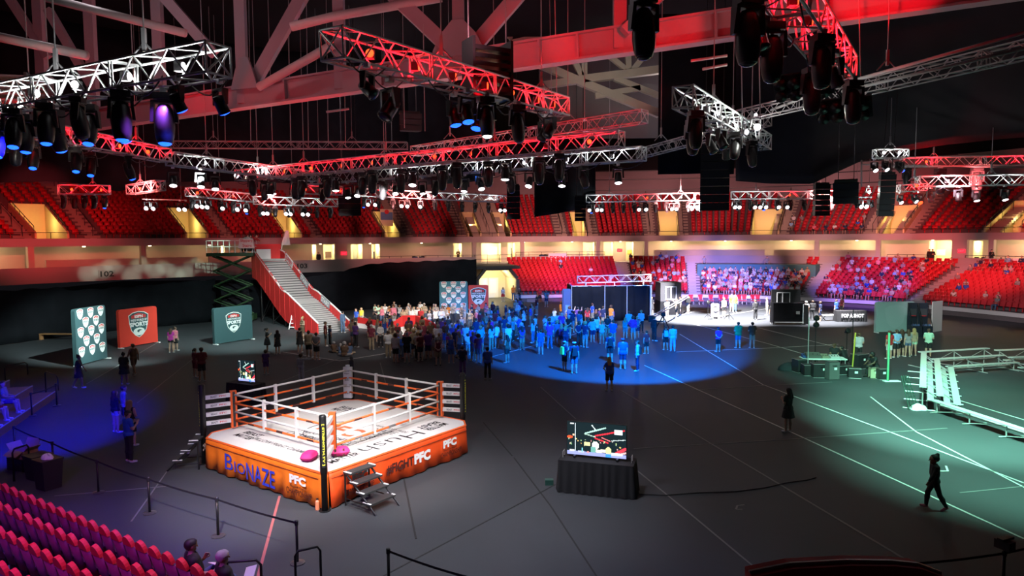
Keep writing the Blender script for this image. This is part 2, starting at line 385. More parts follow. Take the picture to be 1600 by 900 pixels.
# poster, doors, dark vending and bins seen in the openings
for px, w, h, c in ((514, 0.9, 0.8, (0.12, 0.06, 0.04)), (555, 0.5, 1.9, (0.4, 0.45, 0.35)), (588, 0.8, 1.6, (0.06, 0.05, 0.05)), (770, 1.3, 1.2, (0.7, 0.7, 0.7)), (800, 0.3, 1.9, (0.1, 0.1, 0.1)), (919, 0.4, 1.8, (0.3, 0.32, 0.34)), (984, 0.7, 0.6, (0.5, 0.45, 0.1)), (1468, 1.2, 0.7, (0.8, 0.8, 0.78))):
    s = S(px, BACK_D + 2.4, 5.5); t, n = bowl_n(s); p = bowl(s, BACK_D + 2.5, 4.15 + h / 2 + (0.9 if h < 1.4 else 0.02))
    o = MB().box((0, 0, 0), (w, 0.06, h)).build('wall_panel', mat('panel_%d' % px, c, 0.7), None, frame(t, n, p))
    tag(o, 'panel on the back wall of the lit opening ' + {514: 'left of the slide flag', 555: 'with the pale green door', 588: 'that is narrow and half dark', 770: 'above the tunnel', 800: 'just right of the tunnel', 919: 'right of the long banner', 984: 'over the dark stair', 1468: 'beside the two dark figures'}[px], 'panel')
# columns, downlights
for i, px in enumerate((52, 227, 416, 535, 742, 817, 935, 1010, 1275, 1370, 1496, 1545)):
    s = S(px, 12.6, 5.5); t, n = bowl_n(s); w = 1.5 if px in (535, 1496) else 0.5
    o = MB().box((0, 0, 1.4), (w, 0.5, 2.8)).build('column', cream if px < 900 else fascia_m, None, frame(t, n, bowl(s, 13.2, 4.15))); tag(o, kind='structure')
# low cream partition walls in front of the suites
for a, b, z in ((72, 308, 5.75), (326, 372, 5.8), (1022, 1195, 5.85), (1209, 1368, 5.85)):
    o = band('wall_partition', S(a, 14.3, 5.5), S(b, 14.3, 5.5), [(14.3, 4.15), (14.5, 4.15), (14.5, z - 0.1), (14.3, z - 0.1)], cream)
warm_em = mat('warm_lamp', (1, 0.9, 0.7), 0.5, emit=(1, 0.8, 0.5), estr=6)
s = SL + 2; i = 0
while s < SR:
    px = proj(bowl(s, 15.8, 6.9))[0]
    w = 430 if px > 790 else 330 if px < 60 else 62
    if px > 1375 and px < 1450: w = 60
    point(bowl(s, 15.6, 6.6), (1, 0.72, 0.38), w, 0.15, 'downlight_lamp')
    if px > 0 and px < 1600:
        o = MB().lathe([(0.14, 0), (0.14, 0.07), (0.1, 0.09)], 10).build('downlight', warm_em, None, Matrix.Translation(bowl(s, 13.9, 6.86)))
        tag(o, 'small round warm downlight in the concourse ceiling, %s from the left' % nth(i), 'lamp', 'concourse downlights'); i += 1
    s += 5.2
# ---- upper deck
rail_m = mat('rail_dark', (0.03, 0.028, 0.03), 0.5, 0.3)
AISLE_U = [(5, 1.0), (122, 1.1), (335, 1.2), (478, 1.2), (622, 1.3), (712, 1.0), (756, 3.4), (872, 1.2), (922, 1.1), (1013, 1.2), (1066, 1.1), (1226, 1.3), (1378, 1.4), (1432, 1.4), (1580, 1.2)]
VOM = [(62, 1.9), (292, 1.9), (445, 1.7), (603, 1.5), (735, 1.3), (783, 1.3), (902, 1.4), (1044, 1.9), (1198, 2.1), (1403, 1.9), (1592, 2.4)]
zm = UP_Z + 2.0
ais = [(S(p, UP_D + 4.5, zm), w) for p, w in AISLE_U]; vom = [(S(p, UP_D + 3.0, zm), w) for p, w in VOM]
def in_gap(s, lst): return any(abs(s - a) < w / 2 + 0.05 for a, w in lst)
deck = MB(); steps = MB()
cuts = sorted({SL, SR} | {x for a, w in vom for x in (a - w / 2, a + w / 2)} | set(np.arange(SL, SR, 1.3)))
cuts = [c for c in cuts if SL <= c <= SR]
VROW = 7
for a, b in zip(cuts, cuts[1:]):
    if b - a < 0.02: continue
    mid = (a + b) / 2; k0 = VROW if in_gap(mid, vom) else 0
    for k in range(k0, UP_N):
        d0, d1, z = UP_D + k * UP_P, UP_D + (k + 1) * UP_P, UP_Z + k * UP_R
        zb = z - (UP_R if k > k0 else 0.3)
        deck.add([bowl(a, d0, zb), bowl(b, d0, zb), bowl(b, d0, z), bowl(a, d0, z), bowl(b, d1, z), bowl(a, d1, z)], [(0, 1, 2, 3), (3, 2, 4, 5)])
for a, w in ais:
    for k in range(UP_N * 2):
        z = UP_Z + k * UP_R / 2; d0 = UP_D + k * UP_P / 2
        p = [bowl(a - w / 2, d0, z - 0.3), bowl(a + w / 2, d0, z - 0.3), bowl(a + w / 2, d0 + UP_P / 2 + .05, z - 0.3), bowl(a - w / 2, d0 + UP_P / 2 + .05, z - 0.3)]
        steps.hexa(p + [q + Vector((0, 0, 0.315 + 0.0)) for q in p])
tag(deck.build('floor_upper_deck', mat('deck_dark', (.11, .075, .075), .85, noise=.1)), kind='structure'); tag(steps.build('stair_upper_deck', tan_m), kind='structure')
vw = MB(); vb = MB()
for a, w in vom:
    db = UP_D + VROW * UP_P; zt = UP_Z + VROW * UP_R + 0.5
    for sg in (-1, 1):
        s = a + sg * w / 2; t, n = bowl_n(s); e = t * 0.09
        q = [bowl(s, UP_D, UP_Z - 0.3), bowl(s, db, UP_Z - 0.3), bowl(s, db, zt), bowl(s, UP_D, UP_Z + 0.55)]
        vw.hexa([q[0] - e, q[1] - e, q[1] + e, q[0] + e, q[3] - e, q[2] - e, q[2] + e, q[3] + e])
    vb.hexa([bowl(a - w / 2, db - 0.1, UP_Z - 0.3), bowl(a + w / 2, db - 0.1, UP_Z - 0.3), bowl(a + w / 2, db, UP_Z - 0.3), bowl(a - w / 2, db, UP_Z - 0.3),
             bowl(a - w / 2, db - 0.1, zt), bowl(a + w / 2, db - 0.1, zt), bowl(a + w / 2, db, zt), bowl(a - w / 2, db, zt)])
    point(bowl(a, UP_D + 3.2, UP_Z + 1.5), (1, 0.74, 0.28), 150, 0.1, 'stairwell_lamp')
ywall = mat('stairwell_paint', (0.70, 0.58, 0.30), 0.8, noise=0.05)
tag(vw.build('wall_stairwells', ywall), kind='structure'); tag(vb.build('wall_stairwell_ends', ywall), kind='structure')
for i, (a, w) in enumerate(ais + vom):
    t = empty('stair_rail', bowl(a, UP_D, UP_Z), 0, 'dark sloping rail on the upper deck %s, %s from the left' % (('stair', nth(i)) if i < len(ais) else ('stairwell', nth(i - len(ais)))), 'railing', 'upper deck stair rails'); I = W(t).inverted()
    for sg in ((1,) if i < len(ais) else (-1, 1)):
        sx = a + (sg * w / 2 if i >= len(ais) else 0); n = 5; e = UP_N if i < len(ais) else VROW
        q_ = [bowl(sx, UP_D + UP_P * (.4 + (e - .8) * j / n), UP_Z + UP_R * (.4 + (e - .8) * j / n) + 0.95) for j in range(n + 1)]
        for j in range(0, n + 1): bar('post', I @ (q_[j] - Vector((0, 0, .95))), I @ q_[j], .03, rail_m, t, 5)
        MB().tube([I @ x for x in q_], .035, 5).build('rail', rail_m, t, smooth=True)
# back wall of the upper deck and dark shell above
topd = UP_D + UP_N * UP_P; topz = UP_Z + UP_N * UP_R
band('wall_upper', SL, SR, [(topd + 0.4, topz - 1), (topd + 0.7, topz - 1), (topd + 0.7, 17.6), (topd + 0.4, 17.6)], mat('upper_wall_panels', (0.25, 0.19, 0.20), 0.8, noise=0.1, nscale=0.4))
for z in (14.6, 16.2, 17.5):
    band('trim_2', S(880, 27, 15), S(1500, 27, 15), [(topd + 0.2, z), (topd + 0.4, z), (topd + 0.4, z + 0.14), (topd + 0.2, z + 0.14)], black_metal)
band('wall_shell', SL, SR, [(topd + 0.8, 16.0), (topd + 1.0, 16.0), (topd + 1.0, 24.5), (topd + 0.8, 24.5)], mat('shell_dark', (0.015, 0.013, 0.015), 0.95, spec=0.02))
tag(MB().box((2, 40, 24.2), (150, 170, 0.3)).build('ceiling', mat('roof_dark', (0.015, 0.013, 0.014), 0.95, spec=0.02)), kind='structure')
rail_m = mat('rail_dark', (0.03, 0.028, 0.03), 0.5, 0.3)
def guard_rail(name, s0, s1, d, z, h, label, group=None, step=1.3, m=rail_m, mids=1):
    t = empty(name, bowl((s0 + s1) / 2, d, z), 0, label, 'railing', group); I = W(t).inverted()
    n = max(1, int(round((s1 - s0) / step)))
    for i in range(n + 1):
        s = s0 + (s1 - s0) * i / n; bar('post', I @ bowl(s, d, z), I @ bowl(s, d, z + h), 0.028, m, t)
    for k in range(1 + mids):
        zz = z + h - k * h / (mids + 1)
        MB().tube([I @ bowl(s0 + (s1 - s0) * i / n, d, zz) for i in range(n + 1)], 0.028, 5).build('rail', m, t, smooth=True)
    return t
for i, (a, b) in enumerate(((590, 742), (742, 800), (806, 945), (1386, 1452), (1508, 1600))):
    guard_rail('guard_rail', S(a, 12.0, 5), S(b, 12.0, 5), 12.0, 4.15 if i != 2 else 4.9, 1.15 if i != 2 else 0.7, 'dark concourse railing ' + ['between the slide and the tunnel', 'on the landing over the tunnel', 'behind the long white banner', 'left of the two dark figures', 'in front of the folding chairs at far right'][i])
fr = guard_rail('front_rail', SL + 1, SR - 1, 13.3, 7.7, 0.55, 'thin dark rail along the front of the upper deck', None, 4.0, mids=0)
# ---- lower stand on the right
LSL, LSR = S(806, 4, 2.2), S(1685, 4, 2.2)
AISLE_L = [(976, 1.7), (1084, 1.3), (1276, 1.7), (1462, 1.7)]
zl = LO_Z + 1.2
aisl = [(S(p, LO_D + 4, zl), w) for p, w in AISLE_L]
low = MB(); n = int((LSR - LSL) / 1.2)
for i in range(n):
    a, b = LSL + (LSR - LSL) * i / n, LSL + (LSR - LSL) * (i + 1) / n
    for k in range(LO_N):
        d0, d1, z = LO_D + k * LO_P, LO_D + (k + 1) * LO_P, LO_Z + k * LO_R
        zb = z - LO_R if k else 0.0
        low.add([bowl(a, d0, zb), bowl(b, d0, zb), bowl(b, d0, z), bowl(a, d0, z), bowl(b, d1, z), bowl(a, d1, z)], [(0, 1, 2, 3), (3, 2, 4, 5)])
tag(low.build('floor_lower_stand', mat('stand_riser', (0.12, 0.10, 0.105), 0.8, noise=0.1)), kind='structure')
band('trim_3', LSL, LSR, [(LO_D - 0.16, 0.45), (LO_D - 0.02, 0.45), (LO_D - 0.02, 0.8), (LO_D - 0.16, 0.8)], mat('stand_edge', (0.62, 0.6, 0.6), 0.6))
st = MB()
for a, w in aisl:
    for k in range(LO_N * 2):
        z = LO_Z + (k + 1) * LO_R / 2 - LO_R / 2; d0 = LO_D + k * LO_P / 2
        p = [bowl(a - w / 2, d0, z - 0.3), bowl(a + w / 2, d0, z - 0.3), bowl(a + w / 2, d0 + LO_P / 2 + .05, z - 0.3), bowl(a - w / 2, d0 + LO_P / 2 + .05, z - 0.3)]
        st.hexa(p + [q + Vector((0, 0, 0.32)) for q in p])
tag(st.build('stair_lower_stand', mat('stair_pale', (0.36, 0.34, 0.36), 0.8)), kind='structure')
# ---- red seats: the nearest ones of the right stand are objects, the rest is one mass
def far_seat(fold):
    b = MB()
    pts = [(-0.26, -0.04), (0.0, -0.07), (0.26, -0.04)]
    for (x0, y0), (x1, y1) in zip(pts, pts[1:]):
        b.hexa([Vector(p) for p in ((x0, y0 - 0.03, 0.36), (x1, y1 - 0.03, 0.36), (x1, y1 + 0.03, 0.36), (x0, y0 + 0.03, 0.36), (x0 * 0.97, y0 - 0.13, 0.88), (x1 * 0.97, y1 - 0.13, 0.88), (x1 * 0.97, y1 - 0.08, 0.88), (x0 * 0.97, y0 - 0.08, 0.88))])
    if fold: b.box((0, 0.09, 0.58), (0.42, 0.09, 0.40), Matrix.Rotation(0.22, 3, 'X'))
    else: b.box((0, 0.22, 0.42), (0.43, 0.42, 0.08))
    b.box((0, 0.02, 0.19), (0.08, 0.08, 0.40)); return b
seat_red = mat('seat_red', (0.52, 0.018, 0.03), 0.5, noise=0.12, nscale=1.0)
seatF, seatO = far_seat(True), far_seat(False)
me_F = seatF.mesh('red_seat'); me_F.materials.append(seat_red)
fv = np.array(seatF.v); ff = np.array(seatF.f)
LOW_SEATS = []                              # (row, index, matrix, px) : used for the public too
def seat_M(s, d, z):
    t, n_ = bowl_n(s); return frame(-t, -n_, bowl(s, d, z))
mass = []
OBJ_SEATS = []
for k in range(LO_N):
    d, z = LO_D + k * LO_P + 0.42, LO_Z + k * LO_R
    s = LSL + 0.4; idx = 0
    while s < LSR:
        px = proj(bowl(s, d, z))[0]
        blocked = in_gap(s, aisl) or (1087 < px < 1262 and k > 6) or (px > 1660)
        if not blocked:
            M = seat_M(s, d, z); LOW_SEATS.append((k, idx, M, px, s)); idx += 1
            if px > 1483 and px < 1605 and k < 9: OBJ_SEATS.append((k, idx, M, px))
            elif px > 1300 and px < 1445 and k < 2: OBJ_SEATS.append((k, idx, M, px))
            else: mass.append(M)
        else: idx = 0
        s += 0.53
OBJ_SEATS = OBJ_SEATS[:225]
rowcount = {}
for k, idx, M, px in OBJ_SEATS:
    blk = 'near' if px > 1450 else 'mid'
    c = rowcount.get((blk, k), 0); rowcount[(blk, k)] = c + 1
    o = link('stadium_seat', me_F, None, None, M)
    tag(o, 'red stadium seat, %s row up, %s from left %s' % (nth(k), nth(c), 'in the nearest right block' if blk == 'near' else 'behind the pale board'), 'seat', 'red stadium seats of the right stand')
for k in range(UP_N):
    d, z = UP_D + k * UP_P + 0.42, UP_Z + k * UP_R
    s = SL + 0.4
    while s < SR:
        if not in_gap(s, ais) and not (k <= VROW and in_gap(s, vom)): mass.append(seat_M(s, d, z))
        s += 0.53
A = np.array([np.array(M) for M in mass]); nv = len(fv)
hv = np.concatenate([fv, np.ones((nv, 1))], 1)
allv = np.einsum('nij,vj->nvi', A, hv)[:, :, :3].reshape(-1, 3)
allf = (ff[None] + (np.arange(len(mass)) * nv)[:, None, None]).reshape(-1, 4)
me = bpy.data.meshes.new('stadium_seats'); me.vertices.add(len(allv)); me.vertices.foreach_set('co', allv.ravel().astype(np.float32))
me.loops.add(allf.size); me.loops.foreach_set('vertex_index', allf.ravel().astype(np.int32))
me.polygons.add(len(allf)); me.polygons.foreach_set('loop_start', np.arange(0, allf.size, 4, dtype=np.int32)); me.polygons.foreach_set('loop_total', np.full(len(allf), 4, np.int32))
me.update(calc_edges=True)
o = link('stadium_seats', me, None, seat_red); tag(o, 'rows of red stadium seats filling the far stands and the upper deck', 'seats', None, 'stuff')
# ---- teal cover over the top rows behind the blue lit public
band('trim_4', S(1089, 7.5, 3), S(1276, 7.5, 3), [(LO_D + 7 * LO_P, LO_Z + 7 * LO_R - 0.3), (LO_D + 7 * LO_P + 2.2, LO_Z + 7 * LO_R - 0.3), (LO_D + 7 * LO_P + 2.2, LO_Z + 7 * LO_R + 1.35), (LO_D + 7 * LO_P, LO_Z + 7 * LO_R + 1.35)], mat('teal_cover', (0.05, 0.17, 0.19), 0.8))
# ---- tunnel under the landing
ts0, ts1 = S(744, 3, 2), S(806, 3, 2); tm = (ts0 + ts1) / 2; tw = ts1 - ts0
t_, n_ = bowl_n(tm); TF = frame(t_, n_, bowl(tm, 2.0, 0)); hw = tw / 2
tb = MB()
prof = [(-hw, 0), (-hw, 2.6), (-hw + 0.9, 3.7), (hw - 0.9, 3.7), (hw, 2.6), (hw, 0)]
for (x0, z0), (x1, z1) in zip(prof, prof[1:]):
    tb.add([(x0, 0, z0), (x1, 0, z1), (x1, 6, z1), (x0, 6, z0)], [(0, 1, 2, 3)])
tb.box((0, 6.05, 1.9), (tw, 0.1, 3.8))
tag(tb.build('wall_tunnel', mat('tunnel_paint', (0.70, 0.60, 0.38), 0.8), None, TF), kind='structure')
hb = MB()
for (x0, z0), (x1, z1) in zip(prof, prof[1:]):
    nx, nz = (z0 - z1), (x1 - x0); L_ = math.hypot(nx, nz); nx, nz = nx / L_ * 0.35, nz / L_ * 0.35
    hb.hexa([Vector(p) for p in ((x0, -0.05, z0), (x1, -0.05, z1), (x1, 0.5, z1), (x0, 0.5, z0), (x0 + nx, -0.05, z0 + nz), (x1 + nx, -0.05, z1 + nz), (x1 + nx, 0.5, z1 + nz), (x0 + nx, 0.5, z0 + nz))])
tag(hb.build('trim_5', mat('tunnel_frame', (0.06, 0.05, 0.05), 0.7), None, TF), kind='structure')
tag(MB().box((0, 2.5, 4.05), (tw + 0.6, 6.0, 0.35)).build('floor_landing', mat('landing_dark', (0.05, 0.045, 0.05), 0.8), None, TF), kind='structure')
dr = MB().box((0, 5.9, 1.25), (2.6, 0.08, 2.5)).build('door_1', mat('tunnel_door', (0.8, 0.78, 0.7), 0.6), None, TF); tag(dr, kind='structure')
for x in (-0.65, 0.65):
    MB().box((x, 5.84, 1.45), (0.8, 0.05, 1.7)).build('pane', mat('door_pane', (0.9, 0.9, 0.82), 0.3), dr)
MB().box((0, 5.84, 1.25), (0.05, 0.06, 2.5)).build('mullion', rail_m, dr)
point(TF @ Vector((0, 3.0, 3.2)), (1, 0.84, 0.5), 700, 0.1, 'tunnel_lamp')
# stairs and rail going down beside the tunnel
sb = MB(); s0 = S(812, 2, 2)
for k in range(16):
    p = bowl(s0 + 1.4, 11.0 - k * 0.68, 0); t, n_ = bowl_n(s0 + 1.4); z = 4.1 - k * 0.25
    sb.box((p.x, p.y, z / 2), (1.6, 0.75, z))
tag(sb.build('stair_tunnel', concrete), kind='structure')
# ---- signs, banners, exit lights
ex_m = mat('exit_glow', (0.6, 0.02, 0.03), 0.5, emit=(1, 0.02, 0.05), estr=1.6)
def place_board(name, px, d, z, w, h, m, th=0.06, label=None, cat=None, group=None):
    s = S(px, d, z); t, n_ = bowl_n(s); M = frame(t, (0, 0, 1), bowl(s, d - th, z))
    o = MB().box((0, 0, 0), (w, h, th)).build(name, m, None, M); tag(o, label, cat, group); return o, M
for i, (px, py) in enumerate(((537, 394), (968, 391), (1503, 395))):
    o, M = place_board('exit_sign', px, 12.9, 5.75, 0.7, 0.42, ex_m, 0.1, 'small glowing red exit sign on the %s concourse column' % ('left', 'middle', 'right')[i], 'sign')
    text('EXIT', M @ Vector((-0.26, -0.1, 0.05)), M.to_3x3() @ Vector((1, 0, 0)), M.to_3x3() @ Vector((0, 1, 0)), 0.52, 0.2, paper, o)
for i, (px, d, z, w, h) in enumerate(((871, 11.7, 4.75, 2.4, 1.35), (1602, 11.7, 4.35, 2.2, 1.5))):
    o, M = place_board('banner', px, d, z, w, h, mat('banner_white', (0.78, 0.7, 0.72), 0.7), 0.05, 'white banner with red letters hung on the parapet ' + ('over the half empty block' if i == 0 else 'above the nearest red seats'), 'banner')
    text('ESPN', M @ Vector((-w * 0.44, -h * 0.22, 0.03)), M.to_3x3() @ Vector((1, 0, 0)), M.to_3x3() @ Vector((0, 1, 0)), w * 0.88, h * 0.46, red_ink, o, 0.03)
for px, body in ((167, '102'), (1030, '104'), (1353, '105'), (472, '103')):
    s = S(px, 11.8, 4.4); t, n_ = bowl_n(s); o, M = place_board('section_sign', px, 11.75, 4.38 if px > 400 else 4.25, 1.5, 0.75, mat('sign_grey', (0.30, 0.27, 0.27), 0.8), 0.04, 'dark block numerals on the parapet ' + {167: 'left of the lift', 1030: 'behind the half full block', 1353: 'right of the teal cover', 472: 'just right of the slide top'}[px], 'sign')
    text(body, M @ Vector((-0.6, -0.28, 0.03)), M.to_3x3() @ Vector((1, 0, 0)), M.to_3x3() @ Vector((0, 1, 0)), 1.2, 0.56, ink, o, 0.03)
# board with a picture on the upper deck
o, M = place_board('poster_board', 604, UP_D + 2.2, UP_Z + 2.5, 1.7, 2.2, mat('poster_cream', (0.8, 0.7, 0.45), 0.7), 0.06, 'pale poster with a blue field above the upper deck stairwell', 'poster')
MB().box((0, 0.2, 0.04), (1.6, 1.0, 0.03)).build('blue_field', mat('poster_blue', (0.12, 0.25, 0.45), 0.7), o)
MB().lathe([(0.3, 0), (0.3, 0.03)], 14).build('red_disc', red_ink, o, Matrix.Translation((0, 0.75, 0.04)))
# teal projected light falls on the left parapet through a patterned lamp: pools from small spots
for px in (138, 160, 178, 205, 222, 242, 258, 275, 288, 302, 316, 330):
    s = S(px, 11.8, 4.6); q = bowl(s, 11.8, 4.5 + 0.7 * math.sin(px))
    spot((q.x * 0.45, q.y * 0.55, 11.2), q, (0.62, 1, 0.75), 24000, 3.4, 1.0, 0.05, 'pattern_lamp')
# ---- bins and things on the concourse
def bin_(px, c, label):
    s = S(px, 12.9, 4.5); t = empty('waste_bin', bowl(s, 12.8, 4.15), 0, label, 'bin')
    MB().lathe([(0.30, 0), (0.36, 0.9), (0.38, 0.92), (0.38, 0.98)], 12).build('body', mat('bin_' + label.split()[0], c, 0.5), t, smooth=False)
    MB().lathe([(0.39, 0.98), (0.34, 1.08), (0.1, 1.14)], 12).build('lid', black_plastic, t)
bin_(648, (0.02, 0.05, 0.22), 'blue waste bin behind the railing left of the tunnel'); bin_(659, (0.02, 0.03, 0.08), 'navy waste bin behind the railing left of the tunnel')
bin_(846, (0.02, 0.10, 0.3), 'bright blue bin behind the parapet beside the white banner'); bin_(852, (0.05, 0.06, 0.06), 'charcoal bin behind the parapet beside the white banner')
# ---- hanging black cloths round the floor and above the public
def drape(name, top, bottom, m, label, cat='curtain', amp=0.18, freq=1.6, nv=7, thick=0.06, parent=None):
    """cloth between two rows of points, with folds that stand out of it, of some thickness"""
    n = len(top); b = MB(); acc = 0
    P = []
    for i in range(n):
        if i: acc += (bottom[i] - bottom[i - 1]).length
        t = (bottom[min(i + 1, n - 1)] - bottom[max(i - 1, 0)]).normalized(); nn = Vector((t.y, -t.x, 0)).normalized()
        off = amp * (math.sin(acc * freq) + 0.5 * math.sin(acc * freq * 2.3 + 1.3))
        P.append([top[i].lerp(bottom[i], j / nv) + nn * off * (0.55 + 0.45 * j / nv) for j in range(nv + 1)])
    for row in P: b.v += [tuple(p) for p in row]
    for i in range(n - 1):
        for j in range(nv):
            a = i * (nv + 1) + j; b.f.append([a, a + 1, a + nv + 2, a + nv + 1]); b.m.append(0)
    o = b.build(name, m, parent, smooth=True)
    md = o.modifiers.new('cloth', 'SOLIDIFY'); md.thickness = thick
    if label: tag(o, label, cat)
    return o
curt_m = mat('black_drape', (0.011, 0.012, 0.015), 0.95, noise=0.5, nscale=0.8, bump=0.4, spec=0.03)
def px_line(keys, x):
    xs, ys = zip(*keys); return float(np.interp(x, xs, ys))
def floor_curtain(a, b, keys, label, d=0.0):
    s0, s1 = S(a, d, 2), S(b, d, 2); n = int((s1 - s0) / 0.3); T, B = [], []
    for i in range(n + 1):
        s = s0 + (s1 - s0) * i / n; B.append(bowl(s, d, 0.02)); px = proj(bowl(s, d, 3))[0]
        T.append(bowl(s, d, px_line(keys, px) + 0.05 * math.sin(i * 0.9)))
    return drape('floor_curtain', T, B, curt_m, label, 'curtain', 0.10, 2.2, 6)
floor_curtain(-60, 338, [(-60, 3.9), (90, 3.9), (110, 3.6), (200, 3.6), (338, 3.9)], 'long black curtain hiding the left stand behind the three boards')
floor_curtain(345, 745, [(345, 3.7), (470, 3.55), (540, 4.2), (570, 4.75), (600, 4.9), (745, 5.1)], 'black curtain behind the red slide reaching to the lit tunnel', 0.3)
def high_drape(keys, d, label, ztop=24.0, n=60, amp=0.35, curve=True, freq=0.9):
    T, B = [], []
    x0, x1 = keys[0][0], keys[-1][0]
    for i in range(n + 1):
        x = x0 + (x1 - x0) * i / n; p = D(x, px_line(keys, x), d(x) if callable(d) else d)
        B.append(p); T.append(Vector((p.x, p.y, ztop)))
    return drape('hanging_drape', T, B, curt_m, label, 'curtain', amp, freq, 8)
high_drape([(-120, 283), (0, 285), (80, 284), (125, 287), (150, 292), (182, 299), (215, 293), (250, 286), (310, 283), (420, 285), (560, 287), (640, 290)], lambda x: 50 + max(0, x) * 0.025, 'black drape hung above the upper deck on the left, sagging low at one spot')
high_drape([(640, 290), (700, 287), (752, 282)], 62, 'narrow black drape over the middle of the far upper deck')
high_drape([(835, 339), (870, 334), (931, 322)], 60, 'black drape with a straight side beside the bare mauve wall', 15.8)
high_drape([(1027, 273), (1150, 271)], 46, 'tall black drape behind the white truss on the right', 22, 30)
big = [(1150, 283), (1200, 287), (1270, 288), (1345, 250), (1400, 238), (1480, 226), (1560, 219), (1690, 208)]
T, B = [], []
for i in range(71):
    x = 1150 + 540 * i / 70; dp = 50 - (x - 1150) * 0.022
    B.append(D(x, px_line(big, x), dp)); T.append(D(x, -30, dp - 12))
drape('hanging_drape', T, B, mat('black_drape_sheen', (0.011, 0.010, 0.0115), 0.9, noise=0.6, nscale=0.35, bump=0.6, spec=0.06), 'huge sagging black cloth over the right half of the hall', 'curtain', 0.3, 0.5, 14)
# ------------------------------------------------------------------ roof steel
def beam(name, a, b, w, h, m, parent=None, up=(0, 0, 1)):
    a, b = Vector(a), Vector(b); t = (b - a).normalized()
    side = t.cross(Vector(up));
    if side.length < 0.05: side = t.cross(Vector((0, 1, 0)))
    side.normalize(); u = side.cross(t); s_, u_ = side * w / 2, u * h / 2
    q = [a - s_ - u_, a + s_ - u_, b + s_ - u_, b - s_ - u_, a - s_ + u_, a + s_ + u_, b + s_ + u_, b - s_ + u_]
    return MB().hexa(q).build(name, m, parent)
def ibeam(name, a, b, w, h, m, parent=None):
    """plate girder: web and two flanges, as one mesh"""
    a, b = Vector(a), Vector(b); t = (b - a).normalized(); side = t.cross(Vector((0, 0, 1))).normalized(); u = side.cross(t)
    prof = [(-w, -h), (w, -h), (w, -h + .09), (.12, -h + .09), (.12, h - .09), (w, h - .09), (w, h), (-w, h), (-w, h - .09), (-.12, h - .09), (-.12, -h + .09), (-w, -h + .09)]
    k = len(prof); v = [p + side * x + u * y for p in (a, b) for x, y in prof]
    mb = MB().add(v, [(i, (i + 1) % k, k + (i + 1) % k, k + i) for i in range(k)] + [list(range(k))[::-1], list(range(k, 2 * k))])
    return mb.build(name, m, parent)
mauve = mat('roof_steel', (0.27, 0.20, 0.23), 0.6, noise=0.15, nscale=0.8)
olive = mat('far_roof_steel', (0.33, 0.31, 0.26), 0.7, noise=0.15, nscale=0.8)
c0, c1 = D(275, 168, 36), D(1440, -6, 24)
def on_chord(px):
    t0, t1 = -0.5, 1.3
    for _ in range(40):
        m = (t0 + t1) / 2
        if proj(c0.lerp(c1, m))[0] < px: t0 = m
        else: t1 = m
    return c0.lerp(c1, t0)
rt = empty('roof_truss', (0, 0, 0), 0, 'great steel roof truss crossing over the ring, mauve and red lit', 'roof truss')
ibeam('chord', c0.lerp(c1, -0.42), c1.lerp(c0, -0.3), 0.3, 0.55, mauve, rt)
for px in (-40, 70, 148, 252, 380, 532, 717, 968):
    p = on_chord(px); MB().box((p.x, p.y, p.z + 5), (0.5, 0.36, 10.6)).build('post', mauve, rt)
for (xa, ya, xb, yb, w) in ((475, -10, 395, 132, 0.55), (612, -10, 712, 85, 0.6), (812, -10, 728, 88, 0.6), (252, -10, 335, 85, 0.5), (75, 15, 150, 145, 0.4), (10, -10, 75, 90, 0.4), (975, 50, 1045, -20, 0.4)):
    b_ = on_chord(xb); a_ = D(xa, ya, b_.y - 0.2); beam('diagonal', a_, D(xb, yb, b_.y), w, 0.4, mauve, rt, (0, 1, 0))
for px, w in ((717, 2.6), (388, 1.6), (70, 1.4)):
    p = on_chord(px); z = p.z + 0.3
    MB().prism([(-w / 2, 0), (w / 2, 0), (w * 0.32, 0.9), (0.25, 1.5), (-0.25, 1.5), (-w * 0.32, 0.9)], 0.1, frame((1, -0.35, 0), (0, 0, 1), (p.x, p.y - 0.35, z))).build('gusset', mauve, rt)
for px in (450, 600, 845, 905, 1025, 1120, 1290):
    p = on_chord(px); t = (c1 - c0).normalized(); MB().box((0, 0, 0), (0.08, 0.62, 1.0), frame(t, (-t.y, t.x, 0)).to_3x3()).build('stiffener', mauve, rt).location = p
pipe_m = mat('pipe_pale', (0.40, 0.37, 0.37), 0.5, noise=0.1)
for i, pts in enumerate(([(70, -4, 27), (290, 52, 27)], [(-20, 54, 24), (136, 87, 24)], [(405, 136, 33), (520, 70, 31)], [(455, 42, 30), (520, 26, 30), (690, -4, 30)])):
    q = [D(*p) for p in pts]
    o = MB().tube(q, 0.16 if i < 2 else 0.2, 8).build('roof_pipe', pipe_m, None, smooth=True)
    tag(o, 'pale %s slung under the roof %s' % (('pipe', 'over the left lamps'), ('shorter pipe', 'at the far left edge'), ('slanting strut', 'left of the red truss'), ('bent catwalk tube', 'behind the red truss end'))[i], 'pipe')
ft = empty('roof_truss', (0, 0, 0), 0, 'far olive grey roof truss seen under the red girder', 'roof truss')
